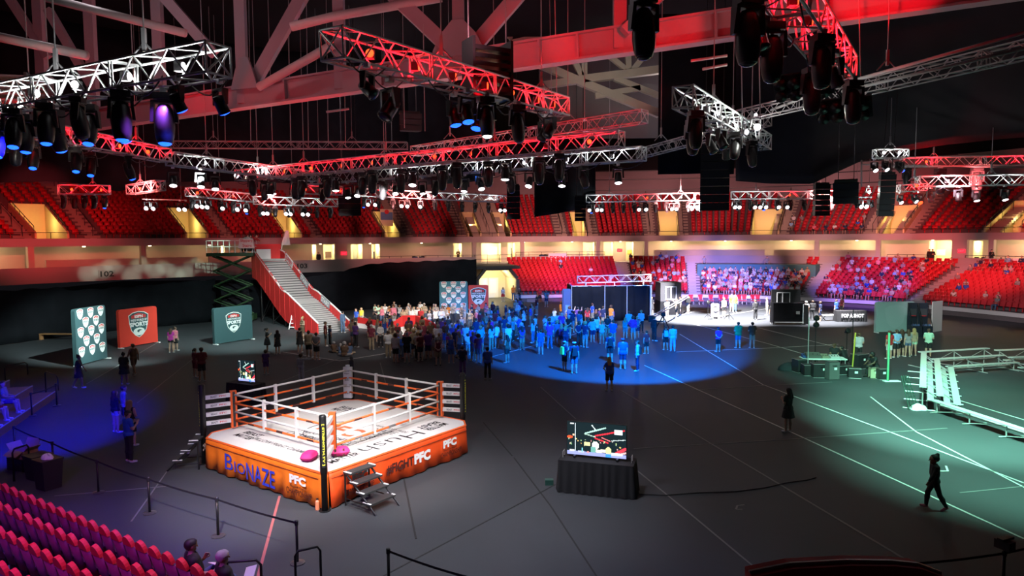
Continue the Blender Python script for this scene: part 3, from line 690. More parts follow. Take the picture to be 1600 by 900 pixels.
for (xa, ya, xb, yb, w) in ((833, 96, 912, 130, .55), (912, 130, 1030, 178, .55), (845, 134, 912, 124, .5), (912, 124, 1040, 108, .55), (892, 84, 911, 124, .4), (913, 78, 913, 126, .4), (945, 82, 985, 114, .35), (981, 70, 982, 116, .4), (1024, 66, 985, 114, .4),
                           (858, -8, 795, 50, .6), (872, -8, 950, 44, .5), (800, 66, 935, 36, .3), (905, 0, 985, 30, .35), (826, 10, 862, 46, .35), (842, -8, 838, 58, .35), (930, 150, 1000, 138, .4), (960, 122, 1030, 150, .4), (800, 108, 850, 100, .4), (878, 60, 902, -5, .35), (1000, 60, 940, -5, .3), (760, 20, 800, 60, .4)):
    beam('member', D(xa, ya, 58), D(xb, yb, 58), w * 1.15, w * 1.15, olive, ft, (0, 1, 0))
o = MB().box(D(950, 120, 63), (12.5, 0.2, 11.0)).build('roof_panel', mat('roof_panel', (0.10, 0.09, 0.09), 0.9, noise=0.3, nscale=0.3)); tag(o, 'dim grey roof panelling behind the olive grey roof truss', 'panel')
# ------------------------------------------------------------------ lighting trusses
def truss(label, p0, p1, size=0.6, m=alu, each=True, cat='truss', panel=None, cross_ends=True, group=None):
    """box truss from p0 to p1 (its bottom centre line); chords, braces, uprights as bars of their own"""
    p0, p1 = Vector(p0), Vector(p1); L_ = (p1 - p0).length; t = (p1 - p0) / L_
    sd = t.cross(Vector((0, 0, 1))).normalized(); up = sd.cross(t)
    M = Matrix((t, -sd, up)).transposed().to_4x4(); M.translation = p0
    rt_ = bpy.data.objects.new('lighting_truss', None); C.objects.link(rt_); rt_.matrix_local = M; tag(rt_, label, cat, group)
    h = size / 2; rc, rb = size * 0.045 + 0.004, size * 0.026 + 0.004
    for y in (-h, h):
        for z in (0, size): bar('chord', (0, y, z), (L_, y, z), rc, m, rt_, 8)
    panel = panel or size * 0.95; n = max(2, int(round(L_ / panel))); st_ = L_ / n
    segs = []
    for i in range(n):
        x0, x1 = i * st_, (i + 1) * st_
        for y in (-h, h): segs.append(((x0, y, 0 if i % 2 else size), (x1, y, size if i % 2 else 0)))
        for z in (0, size): segs.append(((x0, -h if i % 2 else h, z), (x1, h if i % 2 else -h, z)))
    ends = []
    for x in (0, L_):
        for y in (-h, h): ends.append(((x, y, 0), (x, y, size)))
        for z in (0, size): ends.append(((x, -h, z), (x, h, z)))
        if cross_ends: ends += [((x, -h, 0), (x, h, size)), ((x, h, 0), (x, -h, size))]
    k = 1
    while k * 3.05 < L_ - 0.5:                 # bolted joints
        for dx in (-0.05, 0.05):
            x = k * 3.05 + dx
            for y in (-h, h): ends.append(((x, y, 0), (x, y, size)))
            for z in (0, size): ends.append(((x, -h, z), (x, h, z)))
        k += 1
    if each:
        for a, b in segs: bar('brace', a, b, rb, m, rt_)
        for a, b in ends: bar('upright', a, b, rb * 1.15, m, rt_)
    else:
        mb = MB()
        for a, b in segs + ends: mb.tube([a, b], rb, 4, caps=False)
        tag(mb.build('lacing', m, rt_), kind='stuff')
    rt_['_len'] = L_
    return rt_, M, L_
chain_m = mat('chain_steel', (0.30, 0.29, 0.30), 0.5, 0.5)
def hoist(p, label, top=21.0, size=0.6):
    t = empty('hoist_chain', (p.x, p.y, p.z), 0, label, 'chain hoist', 'chain hoists of the rig')
    bar('chain', (0, 0, 1.0), (0, 0, top - p.z), 0.018, chain_m, t)
    MB().box((0, 0, 1.0), (0.08, 0.08, 0.5)).build('hook_block', chain_m, t)
    for sg in (-1, 1): bar('bridle_leg', (0, 0, 0.95), (sg * size * 0.55, 0, size), 0.022, chain_m, t)
    return t
lens_b = mat('lens_blue', (0.1, 0.3, 1), 0.3, emit=(0.008, 0.075, 1), estr=4.5)
lens_w = mat('lens_white', (1, 1, 1), 0.3, emit=(1, 0.94, 0.98), estr=6)
lens_hot = mat('lens_hot', (1, 1, 1), 0.3, emit=(1, 1, 0.92), estr=60)
lens_r = mat('lens_red', (1, 0.1, 0.05), 0.3, emit=(1, 0.06, 0.012), estr=4)
lens_k = mat('lens_dark', (0.05, 0.05, 0.06), 0.15)
LENS = {'blue': lens_b, 'white': lens_w, 'hot': lens_hot, 'red': lens_r, 'off': lens_k}
LWORD = {'blue': 'glowing blue lens', 'white': 'glowing white lens', 'hot': 'dazzling white lens', 'red': 'orange red glowing lens', 'off': 'dark lens'}
fix_m = mat('fixture_black', (0.022, 0.02, 0.022), 0.38, noise=0.2, nscale=8)
_b = MB().box((0, 0, -0.13), (0.36, 0.26, 0.13)); _b.box((0, 0, -0.2), (0.2, 0.2, 0.03)); BASE_ME = _b.mesh('base'); BASE_ME.materials.append(fix_m)
_b = MB()
_b.box((0, 0, -0.02), (0.12, 0.14, 0.12))
CLAMP_ME = _b.mesh('clamp'); CLAMP_ME.materials.append(alu)
_b = MB()
for x in (-1, 1): _b.hexa([Vector(p) for p in ((x * .22 - .03, -.05, -.62), (x * .22 + .03, -.05, -.62), (x * .22 + .03, .05, -.62), (x * .22 - .03, .05, -.62), (x * .19 - .03, -.09, -.22), (x * .19 + .03, -.09, -.22), (x * .19 + .03, .09, -.22), (x * .19 - .03, .09, -.22))])
_b.box((0, 0, -0.235), (0.44, 0.18, 0.05)); YOKE_ME = _b.mesh('yoke'); YOKE_ME.materials.append(fix_m)
HEAD_ME = MB().lathe([(0.02, 0.34), (0.10, 0.32), (0.155, 0.22), (0.175, 0.05), (0.185, -0.12), (0.17, -0.30), (0.135, -0.42), (0.12, -0.43)], 14).mesh('head', True); HEAD_ME.materials.append(fix_m)
CAN_ME = MB().lathe([(0.05, 0.22), (0.13, 0.20), (0.15, 0.0), (0.15, -0.20), (0.165, -0.22), (0.165, -0.25)], 14).mesh('can', True); CAN_ME.materials.append(fix_m)
LENS_ME = {}
for k_, m_ in LENS.items():
    for kind_, r_, z_ in (('head', 0.118, -0.435), ('can', 0.15, -0.252)):
        me_ = MB().lathe([(r_, z_ + 0.01), (r_, z_), (r_ * 0.7, z_ - 0.025), (r_ * 0.25, z_ - 0.04)], 14).mesh('lens', True); me_.materials.append(m_); LENS_ME[(k_, kind_)] = me_
def fixture(p, label, yaw=0.0, tilt=0.0, lens='off', sc=1.0, kind='head', group=None, parts=True):
    """moving head or lamp can that hangs below p; tilt swings its head forward (towards local -y)"""
    t = empty('moving_head_light' if kind == 'head' else 'can_light', p, yaw, label, 'stage light', group); t.scale = (sc, sc, sc)
    if parts:
        link('clamp', CLAMP_ME, t)
        if kind == 'head': link('base', BASE_ME, t)
    link('yoke', YOKE_ME, t)
    Mh = Matrix.Translation((0, 0, -0.6)) @ Matrix.Rotation(-tilt, 4, 'X')
    hd = link('head' if kind == 'head' else 'lamp_can', HEAD_ME if kind == 'head' else CAN_ME, t, None, Mh)
    link('lens', LENS_ME[(lens, kind)], hd)
    return t
TR = {}
def tr(key, label, p0, p1, **k): TR[key] = truss(label, p0, p1, **k); return TR[key]
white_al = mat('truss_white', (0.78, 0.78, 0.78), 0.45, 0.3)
tr('A', 'near silver truss on the left, white lit, with a row of blue lamps under it', (-5.9, 14.1, 10.75), (-16.5, 19.6, 10.75), m=white_al)
tr('B', 'near red lit truss running away over the ring', (-3.6, 14.1, 11.05), (1.75, 23.9, 11.6), m=white_al)
tr('C', 'long red lit truss across the hall above the far white one', (4.25, 26.6, 10.9), (-15.9, 40.3, 10.9), m=white_al)
tr('D', 'white lit truss just under the long red one', (6.0, 31.2, 10.9), (-12.8, 43.6, 10.9), m=white_al)
tr('E', 'white lit truss left of the long red one, running away', (-16.0, 32.4, 10.95), (-12.2, 42.0, 10.95), m=white_al)
tr('F', 'red lit truss at the left edge under the blue lamps', (-15.8, 31.6, 11.0), (-17.3, 18.8, 11.0), m=white_al)
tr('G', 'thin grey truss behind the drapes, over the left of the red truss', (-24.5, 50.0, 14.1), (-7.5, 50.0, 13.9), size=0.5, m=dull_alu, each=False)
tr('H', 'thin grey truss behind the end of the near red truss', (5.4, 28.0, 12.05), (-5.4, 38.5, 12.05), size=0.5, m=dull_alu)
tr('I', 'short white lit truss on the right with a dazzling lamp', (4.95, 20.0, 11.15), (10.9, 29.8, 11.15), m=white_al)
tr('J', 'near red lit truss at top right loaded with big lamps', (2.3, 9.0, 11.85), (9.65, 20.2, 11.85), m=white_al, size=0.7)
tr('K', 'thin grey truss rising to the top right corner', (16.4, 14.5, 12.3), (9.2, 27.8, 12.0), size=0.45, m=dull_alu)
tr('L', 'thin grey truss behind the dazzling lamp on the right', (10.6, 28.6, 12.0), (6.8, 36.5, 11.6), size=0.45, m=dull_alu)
tr('M', 'white truss at the right edge in front of the red seats', (23.6, 40.0, 10.25), (33.5, 39.0, 10.3), m=white_al)
tr('N', 'red lit truss high at the right edge behind two big lamps', (25.0, 46.0, 12.0), (36.0, 45.0, 12.0), m=white_al, each=False)
def far_truss(key, label, xa, ya, xb, yb, da, db, size=0.62): return tr(key, label, D(xa, ya, da), D(xb, yb, db), size=size, m=white_al, each=False)
far_truss('O', 'far white truss over the middle of the upper deck', 558, 306, 795, 317, 58, 62)
far_truss('P', 'far white and red truss right of the middle', 916, 316, 1102, 313, 60, 58)
far_truss('Q', 'far white truss behind the two hung speakers', 1142, 311, 1312, 310, 58, 56)
far_truss('R', 'far white truss left of the great hung speaker', 396, 319, 528, 323, 54, 57)
far_truss('S', 'far red lit truss under the left drape', 92, 303, 172, 304, 46, 48)
far_truss('T', 'far red lit truss left of the slide', 292, 306, 398, 316, 50, 54)
far_truss('U', 'far red lit truss under the low point of the drape', 205, 304, 252, 297, 46, 44)
far_truss('V', 'far red lit truss above the row of white dots', 455, 302, 535, 305, 50, 51)
# pipes hung under the thin grey truss on the right
for i, (a, b) in enumerate((((1318, 130, 22), (1640, 40, 17.3)), ((1316, 143, 22), (1640, 66, 17.3)), ((1205, 172, 27), (1316, 130, 22.2)), ((1346, 257, 46), (1600, 262, 44)), ((1346, 250, 46), (1346, 292, 46)), ((510, 175, 30), (545, 170, 30)), ((1080, 95, 24), (1136, 87, 24)), ((1098, 108, 24), (1136, 101, 24)))):
    o = MB().tube([D(*a), D(*b)], 0.05, 6).build('rigging_pipe', pipe_m, smooth=True)
    tag(o, 'thin rigging pipe ' + ['just under the grey truss at top right', 'second below the grey truss at top right', 'left of the corner of big lamps', 'level under the dark cloth at right', 'upright at the cloth edge on the right', 'with hanging lines left of the middle', 'upper of two behind the big egg lamps', 'lower of two behind the big egg lamps'][i], 'pipe')
# hoists
def along(key, x, y=0.0, z=0.0): return TR[key][1] @ Vector((x, y, z))
HN = {'A': 'left silver truss', 'B': 'near red truss', 'C': 'long red truss', 'D': 'white truss under the red one', 'E': 'left white truss', 'I': 'short white truss at right', 'J': 'red truss at top right', 'K': 'grey truss at top right', 'M': 'white truss at the right edge', 'H': 'thin grey truss', 'F': 'left red truss'}
HN.update(G='thin grey truss behind the drapes', L='grey truss behind the dazzling lamp', N='high red truss at the right edge', O='far middle truss', P='far truss right of the middle', Q='far truss behind the hung speakers', R='far truss left of the great speaker', S='far left red truss', T='far red truss left of the slide', U='far red truss under the low drape', V='far red truss above the white dots')
for key, xs in (('G', (3.0, 13.0)), ('H', (4.0, 12.0)), ('L', (2.0, 7.0)), ('N', (3.0, 9.0)), ('O', (3.0, 11.0)), ('P', (2.0, 8.0)), ('Q', (2.0, 7.0)), ('R', (3.0,)), ('S', (2.0,)), ('T', (2.5,)), ('U', (1.2,)), ('V', (2.0,)), ('A', (2.3, 5.6, 8.8)), ('B', (3.9, 9.6)), ('C', (6.0, 12.5, 18.6, 22.6)), ('D', (3.0, 16.0)), ('E', (2.2, 7.0)), ('I', (3.3, 9.0)), ('J', (10.6,)), ('K', (3.0, 9.0)), ('M', (4.0, 8.5)), ('F', (2.0,))):
    for i, x in enumerate(xs): hoist(along(key, x, 0, 0), 'chain with forked bridle, %s from near end over %s' % (nth(i), HN[key]), 24.05)
# red and white flood lamps inside the trusses
def inner_flood(key, x, col, watts, lens, word, key_lens=True):
    word = word.replace('running away', '')
    p = along(key, x, 0, 0.3); t = empty('flood_lamp', p, 0, word, 'flood lamp')
    MB().box((0, 0, 0), (0.16, 0.16, 0.2)).build('body', fix_m, t)
    MB().lathe([(0.09, 0), (0.09, 0.02), (0.05, 0.03)], 10).build('lens', LENS[lens], t, frame((1, 0, 0), (0, 0, 1), (0, -0.085, 0)) if key_lens else frame((0, 1, 0), (0, 0, 1), (0.085, 0, 0)))
    spot(p + Vector((0, -0.06, -0.24)), p + Vector((0, -0.06, 5)), col, watts * (1.5 if col == RED else 0.6), 172, 0.25, 0.05, 'truss_lamp'); return t
for key, xs, w in (('B', (1.2, 2.8, 4.4, 6.0, 7.6, 9.2, 10.4), 110), ('C', (1.4, 3.4, 5.4, 7.4, 9.4, 11.4, 13.6, 15.8, 18.0, 20.4, 22.8), 150), ('F', (1.2, 3.2, 5.2, 7.4, 9.6, 11.6), 240), ('J', (4.6, 6.2, 7.8, 9.4, 11.0, 12.6), 170), ('N', (2.5, 8.0), 420), ('S', (0.8, 2.4), 160), ('T', (0.8, 3.4), 200), ('U', (1.2,), 160), ('V', (1.0, 3.4), 160), ('P', (5.2,), 160), ('O', (2.2, 4.6), 160), ('Q', (4.6,), 160)):
    for i, x in enumerate(xs): inner_flood(key, x, RED, w, 'red', 'red flood lamp glowing inside %s, %s from near end' % (HN[key], nth(i)), i % 4 == 0)
for key, xs, w in (('A', (1.2, 3.0, 4.8, 6.6, 8.4, 10.4), 260), ('D', (1.6, 4.0, 6.4, 8.8, 11.5, 14.5), 260), ('E', (2.0, 6.0), 150), ('I', (2.4, 5.0, 8.0), 150), ('M', (1.6, 5.0), 170), ('O', (6.4, 9.0, 11.6), 180), ('P', (1.4, 8.0), 180), ('Q', (1.5, 7.2), 180), ('R', (1.5, 4.5), 160)):
    for i, x in enumerate(xs): inner_flood(key, x, (0.95, 1, 0.98), w, 'white', 'white flood lamp inside %s, %s from near end' % (HN[key], nth(i)), i % 3 == 2)
# rows of moving heads
def row(key, items, where):
    for i, (x, y, yaw, tilt, lens, sc, kind) in enumerate(items):
        fixture(along(key, x, y, -0.02), '%s, %s, %s from near end under %s' % ('moving head' if kind == 'head' else 'can', LWORD[lens], nth(i), where), yaw, tilt, lens, sc, kind, 'lamps under the ' + where)
row('A', [(0.35, -.3, 2.6, 0.5, 'blue', .8, 'can'), (0.9, .3, 2.5, 0.5, 'blue', .8, 'can'), (2.15, -.3, .3, 0.12, 'blue', 1.15, 'head'), (2.75, .3, .5, .1, 'blue', 1.1, 'head'), (3.75, -.3, 2.6, .35, 'blue', 1.0, 'head'), (4.3, .3, 1.8, .2, 'off', .95, 'head'), (4.9, -.3, .2, .3, 'blue', 1.0, 'head'), (5.6, .3, .4, .2, 'blue', 1.0, 'head'),
          (6.3, -.3, 2.8, .3, 'blue', 1.05, 'head'), (7.0, .3, .4, .3, 'blue', 1.0, 'head'), (7.6, -.3, .1, .15, 'blue', 1.0, 'head'), (8.3, .3, .6, .4, 'off', 1.1, 'head'), (9.0, -.3, .4, .25, 'blue', 1.05, 'head'), (9.6, .3, 2.8, .35, 'blue', 1.0, 'head'), (10.3, -.3, .5, .25, 'blue', 1.0, 'head'), (11.0, .3, .4, .3, 'off', 1.0, 'head')], 'left silver truss')
row('B', [(0.7, -.3, 1.2, .85, 'off', .85, 'can'), (2.2, .3, -.75, .65, 'off', 1.15, 'can'), (4.6, -.3, .5, .3, 'blue', 1.0, 'can'), (4.9, .3, .9, .25, 'blue', 1.0, 'can'), (5.6, -.3, .2, .12, 'white', 1.1, 'head'), (6.1, .3, -.4, .35, 'blue', 1.0, 'can'), (7.4, -.3, .3, .2, 'off', 1.1, 'head'), (8.6, .3, .5, .1, 'off', 1.0, 'head'), (9.6, -.3, -.8, .6, 'off', 1.0, 'can'), (10.4, .3, -.8, .6, 'off', 1.0, 'can')], 'near red truss')
row('C', [(2.6 + 1.32 * i, -.3 if i % 2 else .3, 0.3 * math.sin(i * 2.1), 0.12 + 0.25 * (i % 3 == 0), ('off', 'off', 'white', 'off')[i % 4], 1.15, 'head' if i % 4 != 2 else 'can') for i in range(16)], 'long red truss')
row('D', [(1.4 + 1.5 * i, .3 if i % 2 else -.3, 0.5 * math.sin(i * 1.7), 0.3 + 0.2 * (i % 2), ('white', 'off', 'white')[i % 3], 1.1, 'can' if i % 3 != 1 else 'head') for i in range(14)], 'white truss below the red one')
row('E', [(0.4, .3, .4, .4, 'white', 1.1, 'can'), (1.5, -.3, .3, .4, 'white', 1.1, 'can'), (3.0, .3, .4, .4, 'white', 1.1, 'can'), (5.0, -.3, .4, .4, 'off', 1.1, 'head'), (7.2, .3, 1.1, .3, 'white', 1.1, 'can'), (8.6, -.3, 1.1, .3, 'off', 1.1, 'head')], 'left white truss')
row('F', [(3.0, .3, 2.2, .3, 'blue', 1.0, 'head'), (4.4, -.3, .4, .4, 'blue', 1.0, 'head'), (5.9, .3, .4, .4, 'blue', 1.0, 'head'), (7.2, -.3, .4, .4, 'blue', 1.0, 'head'), (8.6, .3, .4, .2, 'off', 1.0, 'head'), (9.8, -.3, .4, .4, 'blue', 1.0, 'head')], 'left red truss')
row('I', [(0.3, -.3, .1, .05, 'off', 1.1, 'head'), (1.7, .2, .1, .05, 'off', 1.1, 'head'), (3.2, -.3, .7, .5, 'off', 1.0, 'can'), (4.2, .3, .8, .5, 'off', 1.0, 'can'), (5.1, -.3, -.5, .5, 'off', 1.0, 'head'), (6.3, .3, 2.8, .8, 'off', 1.0, 'can'), (7.7, -.3, .4, .2, 'off', 1.0, 'head')], 'short white truss at right')
row('J', [(4.2, .35, .2, .04, 'off', 1.25, 'head'), (5.0, .35, .6, .3, 'off', 1.0, 'can'), (6.1, .35, .0, .04, 'off', 1.2, 'head'), (7.6, -.35, .2, .06, 'off', 1.15, 'head'), (9.4, -.35, 1.9, .5, 'off', 1.0, 'can'), (10.6, .35, .1, .05, 'off', 1.2, 'head'), (12.8, -.35, .1, .05, 'off', 1.2, 'head')], 'red truss at top right')
row('M', [(0.9, .3, .0, .3, 'off', 1.0, 'can'), (2.1, -.3, .0, .3, 'off', 1.0, 'can'), (3.4, .3, .0, .35, 'white', 1.0, 'can'), (4.6, -.3, .0, .35, 'white', 1.0, 'can'), (6.5, .3, .0, .3, 'off', 1.0, 'can'), (7.6, -.3, .0, .3, 'off', 1.0, 'can')], 'white truss at the right edge')
row('N', [(1.2, -.3, .2, .1, 'off', 1.3, 'head'), (3.6, .3, .2, .1, 'off', 1.7, 'head'), (5.6, -.3, -.2, .1, 'off', 1.7, 'head'), (10.2, .3, .2, .1, 'off', 1.3, 'head')], 'high red truss at the right edge')
fixture(D(1006, -14, 10.5), 'black egg shaped moving head hanging alone at the top edge', 0.3, 0.05, 'off', 0.95)
# dazzling lamps
for px, py, dp, word, sc in ((1181, 199, 24, 'under the short white truss at right', 0.75), (35, 164, 20, 'on the left silver truss', 0.6), (1357, 300, 42, 'left of the hung grey speaker at right', 0.6)):
    p = D(px, py, dp); fixture(p + Vector((0, 0.05, 0.6 * sc)), 'can with dazzling white lens facing us, ' + word, 0.0, 1.5, 'hot', sc, 'can')
    q = p + Vector((0, -0.35, 0.0)); point(q, (0.95, 1, 0.92), 160, 0.06, 'dazzle_lamp')
# blinder arrays at the corner of the right red truss
def blinder(p, yaw, tilt, label):
    t = empty('blinder_array', p, yaw, label, 'stage light'); t.rotation_euler = (tilt, 0, yaw)
    MB().box((0, 0.1, 0), (1.5, 0.08, 0.7)).build('back_frame', fix_m, t)
    for i in range(4):
        for j in range(2):
            MB().lathe([(0.11, -0.16), (0.15, 0.1), (0.16, 0.14)], 10).build('lamp_barrel', fix_m, t, frame((1, 0, 0), (0, 0, 1), (-0.54 + 0.36 * i, -0.02, -0.17 + 0.34 * j)), True)
    e = world(t).inverted() @ along('J', 11.4 if 'lower' not in label else 13.2, 0.35, 0); bar('bracket', (0, 0.1, 0.3), e, 0.03, fix_m, t)
    return t
blinder(D(1254, 135, 18.5), -0.6, 0.7, 'bank of eight dark lamp barrels at the end of the right red truss'); blinder(D(1318, 172, 20.5), -0.6, 0.7, 'lower bank of eight dark barrels beyond the right red truss')
# far cans and heads hung from the far trusses; pipes carry those beyond the truss ends
def px_along(key, px):
    t0, t1 = 0.0, TR[key][2]
    for _ in range(30):
        m = (t0 + t1) / 2
        if proj(along(key, m))[0] < px: t0 = m
        else: t1 = m
    return t0
for i, (xa, ya, xb, yb, dp, w) in enumerate(((222, 311, 290, 313, 52, 'carrying white lamps over the left seats'), (532, 309, 560, 308, 56, 'joining two far trusses'), (1336, 308, 1360, 308, 50, 'carrying two white lamps beside the tilted speaker'))):
    a, b = D(xa, ya, dp), D(xb, yb, dp); t_ = empty('lamp_pipe', a, 0, 'short hung pipe ' + w, 'pipe'); bar('pipe', (0, 0, 0), b - a, 0.035, pipe_m, t_)
    for f in (0.1, 0.9): q = (b - a) * f; bar('drop_line', q, q + Vector((0, 0, 24.05 - a.z)), 0.012, chain_m, t_)
DOTS = [230, 241, 281, 290, 306, 314, 322, 346, 369, 382, 412, 418, 447, 454, 473, 481, 575, 586, 627, 636, 656, 780, 787, 921, 933, 940, 998, 1009, 1049, 1056, 1080, 1089, 1147, 1154, 1178, 1186, 1195, 1215, 1228, 1344, 1352]
SPAN = {'T': (293, 397), 'R': (398, 527), 'O': (559, 794), 'P': (917, 1101), 'Q': (1143, 1311)}
for i, px in enumerate(DOTS):
    key = next((k for k, (a, b) in SPAN.items() if a <= px <= b), None)
    if key: p = along(key, px_along(key, px), -0.31, -0.02)
    elif px < 300: p = D(px, 311 + (px - 222) * 2 / 68, 52)
    else: p = D(px, 308, 50)
    fixture(p, 'small far can with white lens, %s from left in the row of dots' % nth(i), 0.0, 1.1, 'white', 1.0, 'can', 'row of far white lamps')
    if i % 4 == 0: point(p + Vector((0, -0.45, -0.5)), (0.95, 1, 1), 50, 0.1, 'far_lamp')
for key, n_, w in (('O', 11, 'far middle truss'), ('P', 11, 'truss right of middle'), ('Q', 8, 'truss behind speakers'), ('R', 6, 'truss left of great speaker'), ('S', 5, 'far left red truss'), ('T', 5, 'red truss by the slide')):
    for i in range(n_):
        blue = (i * 7 + n_) % 11 == 0
        fixture(along(key, TR[key][2] * (i + 0.5) / n_, 0.31, -0.02), 'far moving head with %s, %s from left of %s' % ('blue lens' if blue else 'dark lens', nth(i), w), 0.4 * math.sin(i * 2.3 + n_), 0.25, 'blue' if blue else 'off', 0.9, 'head', 'far dark moving heads')
# lamps and white clutter round the hung speaker on the right
tr('X', 'short white lit truss over the grey hung speaker at right', D(1366, 247, 40), D(1416, 247, 40), size=0.5, m=white_al)
tr('Y', 'lower short truss with lamps right of the grey hung speaker', D(1404, 300, 40), D(1446, 298, 40), size=0.4, m=white_al)
HN.update(X='short truss by the grey speaker', Y='lower short truss near grey speaker')
for key in 'XY': hoist(along(key, 0.9), 'chain with forked bridle over %s' % HN[key], 24.05)
row('X', [(.15, .25, .1, .8, 'white', .9, 'can'), (.5, -.25, .4, .8, 'white', .9, 'can'), (.9, .25, .2, .6, 'off', 1.0, 'can'), (1.3, -.25, .5, .8, 'off', 1.0, 'can'), (1.7, .25, .3, .6, 'blue', .9, 'can')], 'short truss by the grey speaker')
row('Y', [(.2, .2, .2, .8, 'white', .8, 'can'), (.8, -.2, .4, .9, 'white', .8, 'can'), (1.3, .2, .1, .9, 'red', .9, 'can')], 'lower short truss near grey speaker')
for key, x, col, w in (('X', .5, (1, 1, .96), 130), ('X', 1.4, (1, 1, .96), 130), ('Y', 1.0, RED, 60)): inner_flood(key, x, col, w, 'white' if w > 100 else 'red', '%s flood lamp inside %s, %s end' % ('white' if w > 100 else 'red', HN[key], 'left' if x < 1 else 'right'))
for i, (px, py) in enumerate(((1338, 300), (1356, 303))): fixture(D(px, 308, 50) + Vector((.25 * i, 0, 0)), 'small dark can beside the dark tilted speaker, %s of two' % nth(i), 0.5 * i, 0.6, 'off', 0.9, 'can')
o = bar('rigging_pipe', D(1006, -16, 10.5), D(1006, -16, 10.5) + Vector((0, 0, 24.05 - D(1006, -16, 10.5).z)), 0.03, pipe_m); tag(o, 'upright pipe above the lone egg shaped lamp at the top edge', 'pipe')
# hung speakers
spk_m = mat('speaker_black', (0.016, 0.016, 0.018), 0.6, noise=0.2, nscale=4, spec=0.15); spk_g = mat('speaker_grille', (0.022, 0.021, 0.024), 0.7, spec=0.1)
def line_array(px, y0, y1, w_px, dp, n, label, yaw=0.0, tilt=0.0, lower=0.0):
    top, bot = D(px, y0, dp), D(px, y1, dp); w = w_px * dp / F_PX; h = (top.z - bot.z) / n
    t = empty('hung_speaker', top, yaw, label, 'speaker'); t.rotation_euler = (tilt, 0, yaw)
    MB().box((0, 0, 0.06), (w * 0.9, 0.5, 0.12)).build('flying_frame', black_metal, t)
    for i in range(n):
        cur = lower * max(0, i - n * 0.55) ** 2
        cb = MB().hexa([Vector(p) for p in ((-w / 2, -.35, -(i + 1) * h + .02), (w / 2, -.35, -(i + 1) * h + .02), (w * .4, .35, -(i + 1) * h + .05), (-w * .4, .35, -(i + 1) * h + .05), (-w / 2, -.35, -i * h), (w / 2, -.35, -i * h), (w * .4, .35, -i * h - .03), (-w * .4, .35, -i * h - .03))])
        o = cb.build('cabinet', spk_m, t, Matrix.Translation((0, cur * 1.2, 0)) @ Matrix.Rotation(-cur * 0.4, 4, 'X'))
        MB().box((0, -.365, -(i + .5) * h), (w * 0.9, 0.02, h * 0.8)).build('grille', spk_g, o)
    for sg in (-1, 1): bar('steel_line', (sg * w * 0.3, 0, 0.1), (sg * w * 0.3, 0, 24.05 - top.z), 0.025, black_metal, t)
line_array(546, 270, 338, 34, 52, 7, 'great black hung speaker over the far seats left of the middle', 0.1, 0, 0.02)
line_array(1116, 228, 330, 44, 44, 8, 'tallest black hung speaker, right of the middle', -0.1)
line_array(1283, 288, 338, 23, 50, 6, 'slim black hung speaker under the great cloth')
line_array(906, 308, 346, 17, 58, 6, 'small black hung speaker below the straight sided drape')
line_array(802, 290, 343, 20, 58, 6, 'grey hung speaker left of the straight sided drape')
line_array(1386, 272, 338, 22, 40, 7, 'grey hung speaker in front of the upper deck at right', -0.2, 0.12)
line_array(1322, 284, 318, 36, 42, 3, 'broad dark speaker hung at a tilt on the right', -0.5, 0.25)
line_array(640, 178, 206, 34, 40, 3, 'dim square speaker hung behind the near red truss', 0.3)
# small hoist crate behind the near red truss and hanging lines
cr = empty('motor_crate', D(762, 112, 20), 0.5, 'dark slatted crate of hoist motors above the near red truss', 'crate')
for i in range(7): MB().box((0, 0, -0.75 + 0.22 * i), (1.25, 0.7, 0.12)).build('slat', black_metal, cr)
for x in (-0.6, 0.6): MB().box((x, 0, 0), (0.08, 0.74, 1.7)).build('side_post', black_metal, cr); bar('chain', (x, 0, .8), (x, 0, 24.05 - cr.location.z), .02, chain_m, cr)
cr2 = empty('motor_crate', D(20, 140, 24), 0.3, 'dark slatted crate of hoist motors at the left edge', 'crate')
for i in range(5): MB().box((0, 0, -0.4 + 0.2 * i), (2.2, 0.7, 0.07)).build('slat', mat('slat_grey', (0.06, 0.06, 0.065), 0.5), cr2)
for x in (-1.1, 0.5, 1.1): MB().box((x, 0, 0), (0.08, 0.74, 1.1)).build('side_post', black_metal, cr2); bar('chain', (x, 0, .5), (x, 0, 24.05 - cr2.location.z), .02, chain_m, cr2)
for i, (px, y0, y1, dp) in enumerate(((454, 150, 228, 40), (482, 165, 230, 40), (513, 178, 228, 40), (540, 170, 230, 40), (632, 120, 200, 36), (664, 150, 205, 30), (870, 85, 150, 30), (862, 100, 160, 40), (1160, 110, 180, 26), (1188, 120, 190, 26), (1345, 60, 130, 22), (1297, 20, 140, 20), (352, 175, 222, 40), (392, 165, 224, 40))):
    o = bar('hanging_line', D(px, y1, dp), D(px - 4, -40, dp) + Vector((0, 0, 0)), 0.02, chain_m); tag(o, 'thin hanging line among the rigging, number %s in the photo order' % nth(i), 'cable', 'thin lines of the rig')
# loops of cable along the trusses
def loops(key, n, where, sag=0.35, r=0.018):
    L_ = TR[key][2]; b = MB()
    for i in range(n):
        x0, x1 = L_ * i / n, L_ * (i + 1) / n; y = 0.3 if i % 2 else -0.3
        b.tube([along(key, x0 + (x1 - x0) * k / 8, y, 0.06 - sag * math.sin(math.pi * k / 8)) for k in range(9)], r, 5)
    tag(b.build('cable_loops', black_plastic, smooth=True), 'black cable loops draped along the ' + where, 'cables', None, 'stuff')
for k_, n_ in (('A', 9), ('B', 8), ('C', 14), ('D', 12), ('J', 10), ('I', 8), ('M', 7), ('F', 8)): loops(k_, n_, HN[k_])
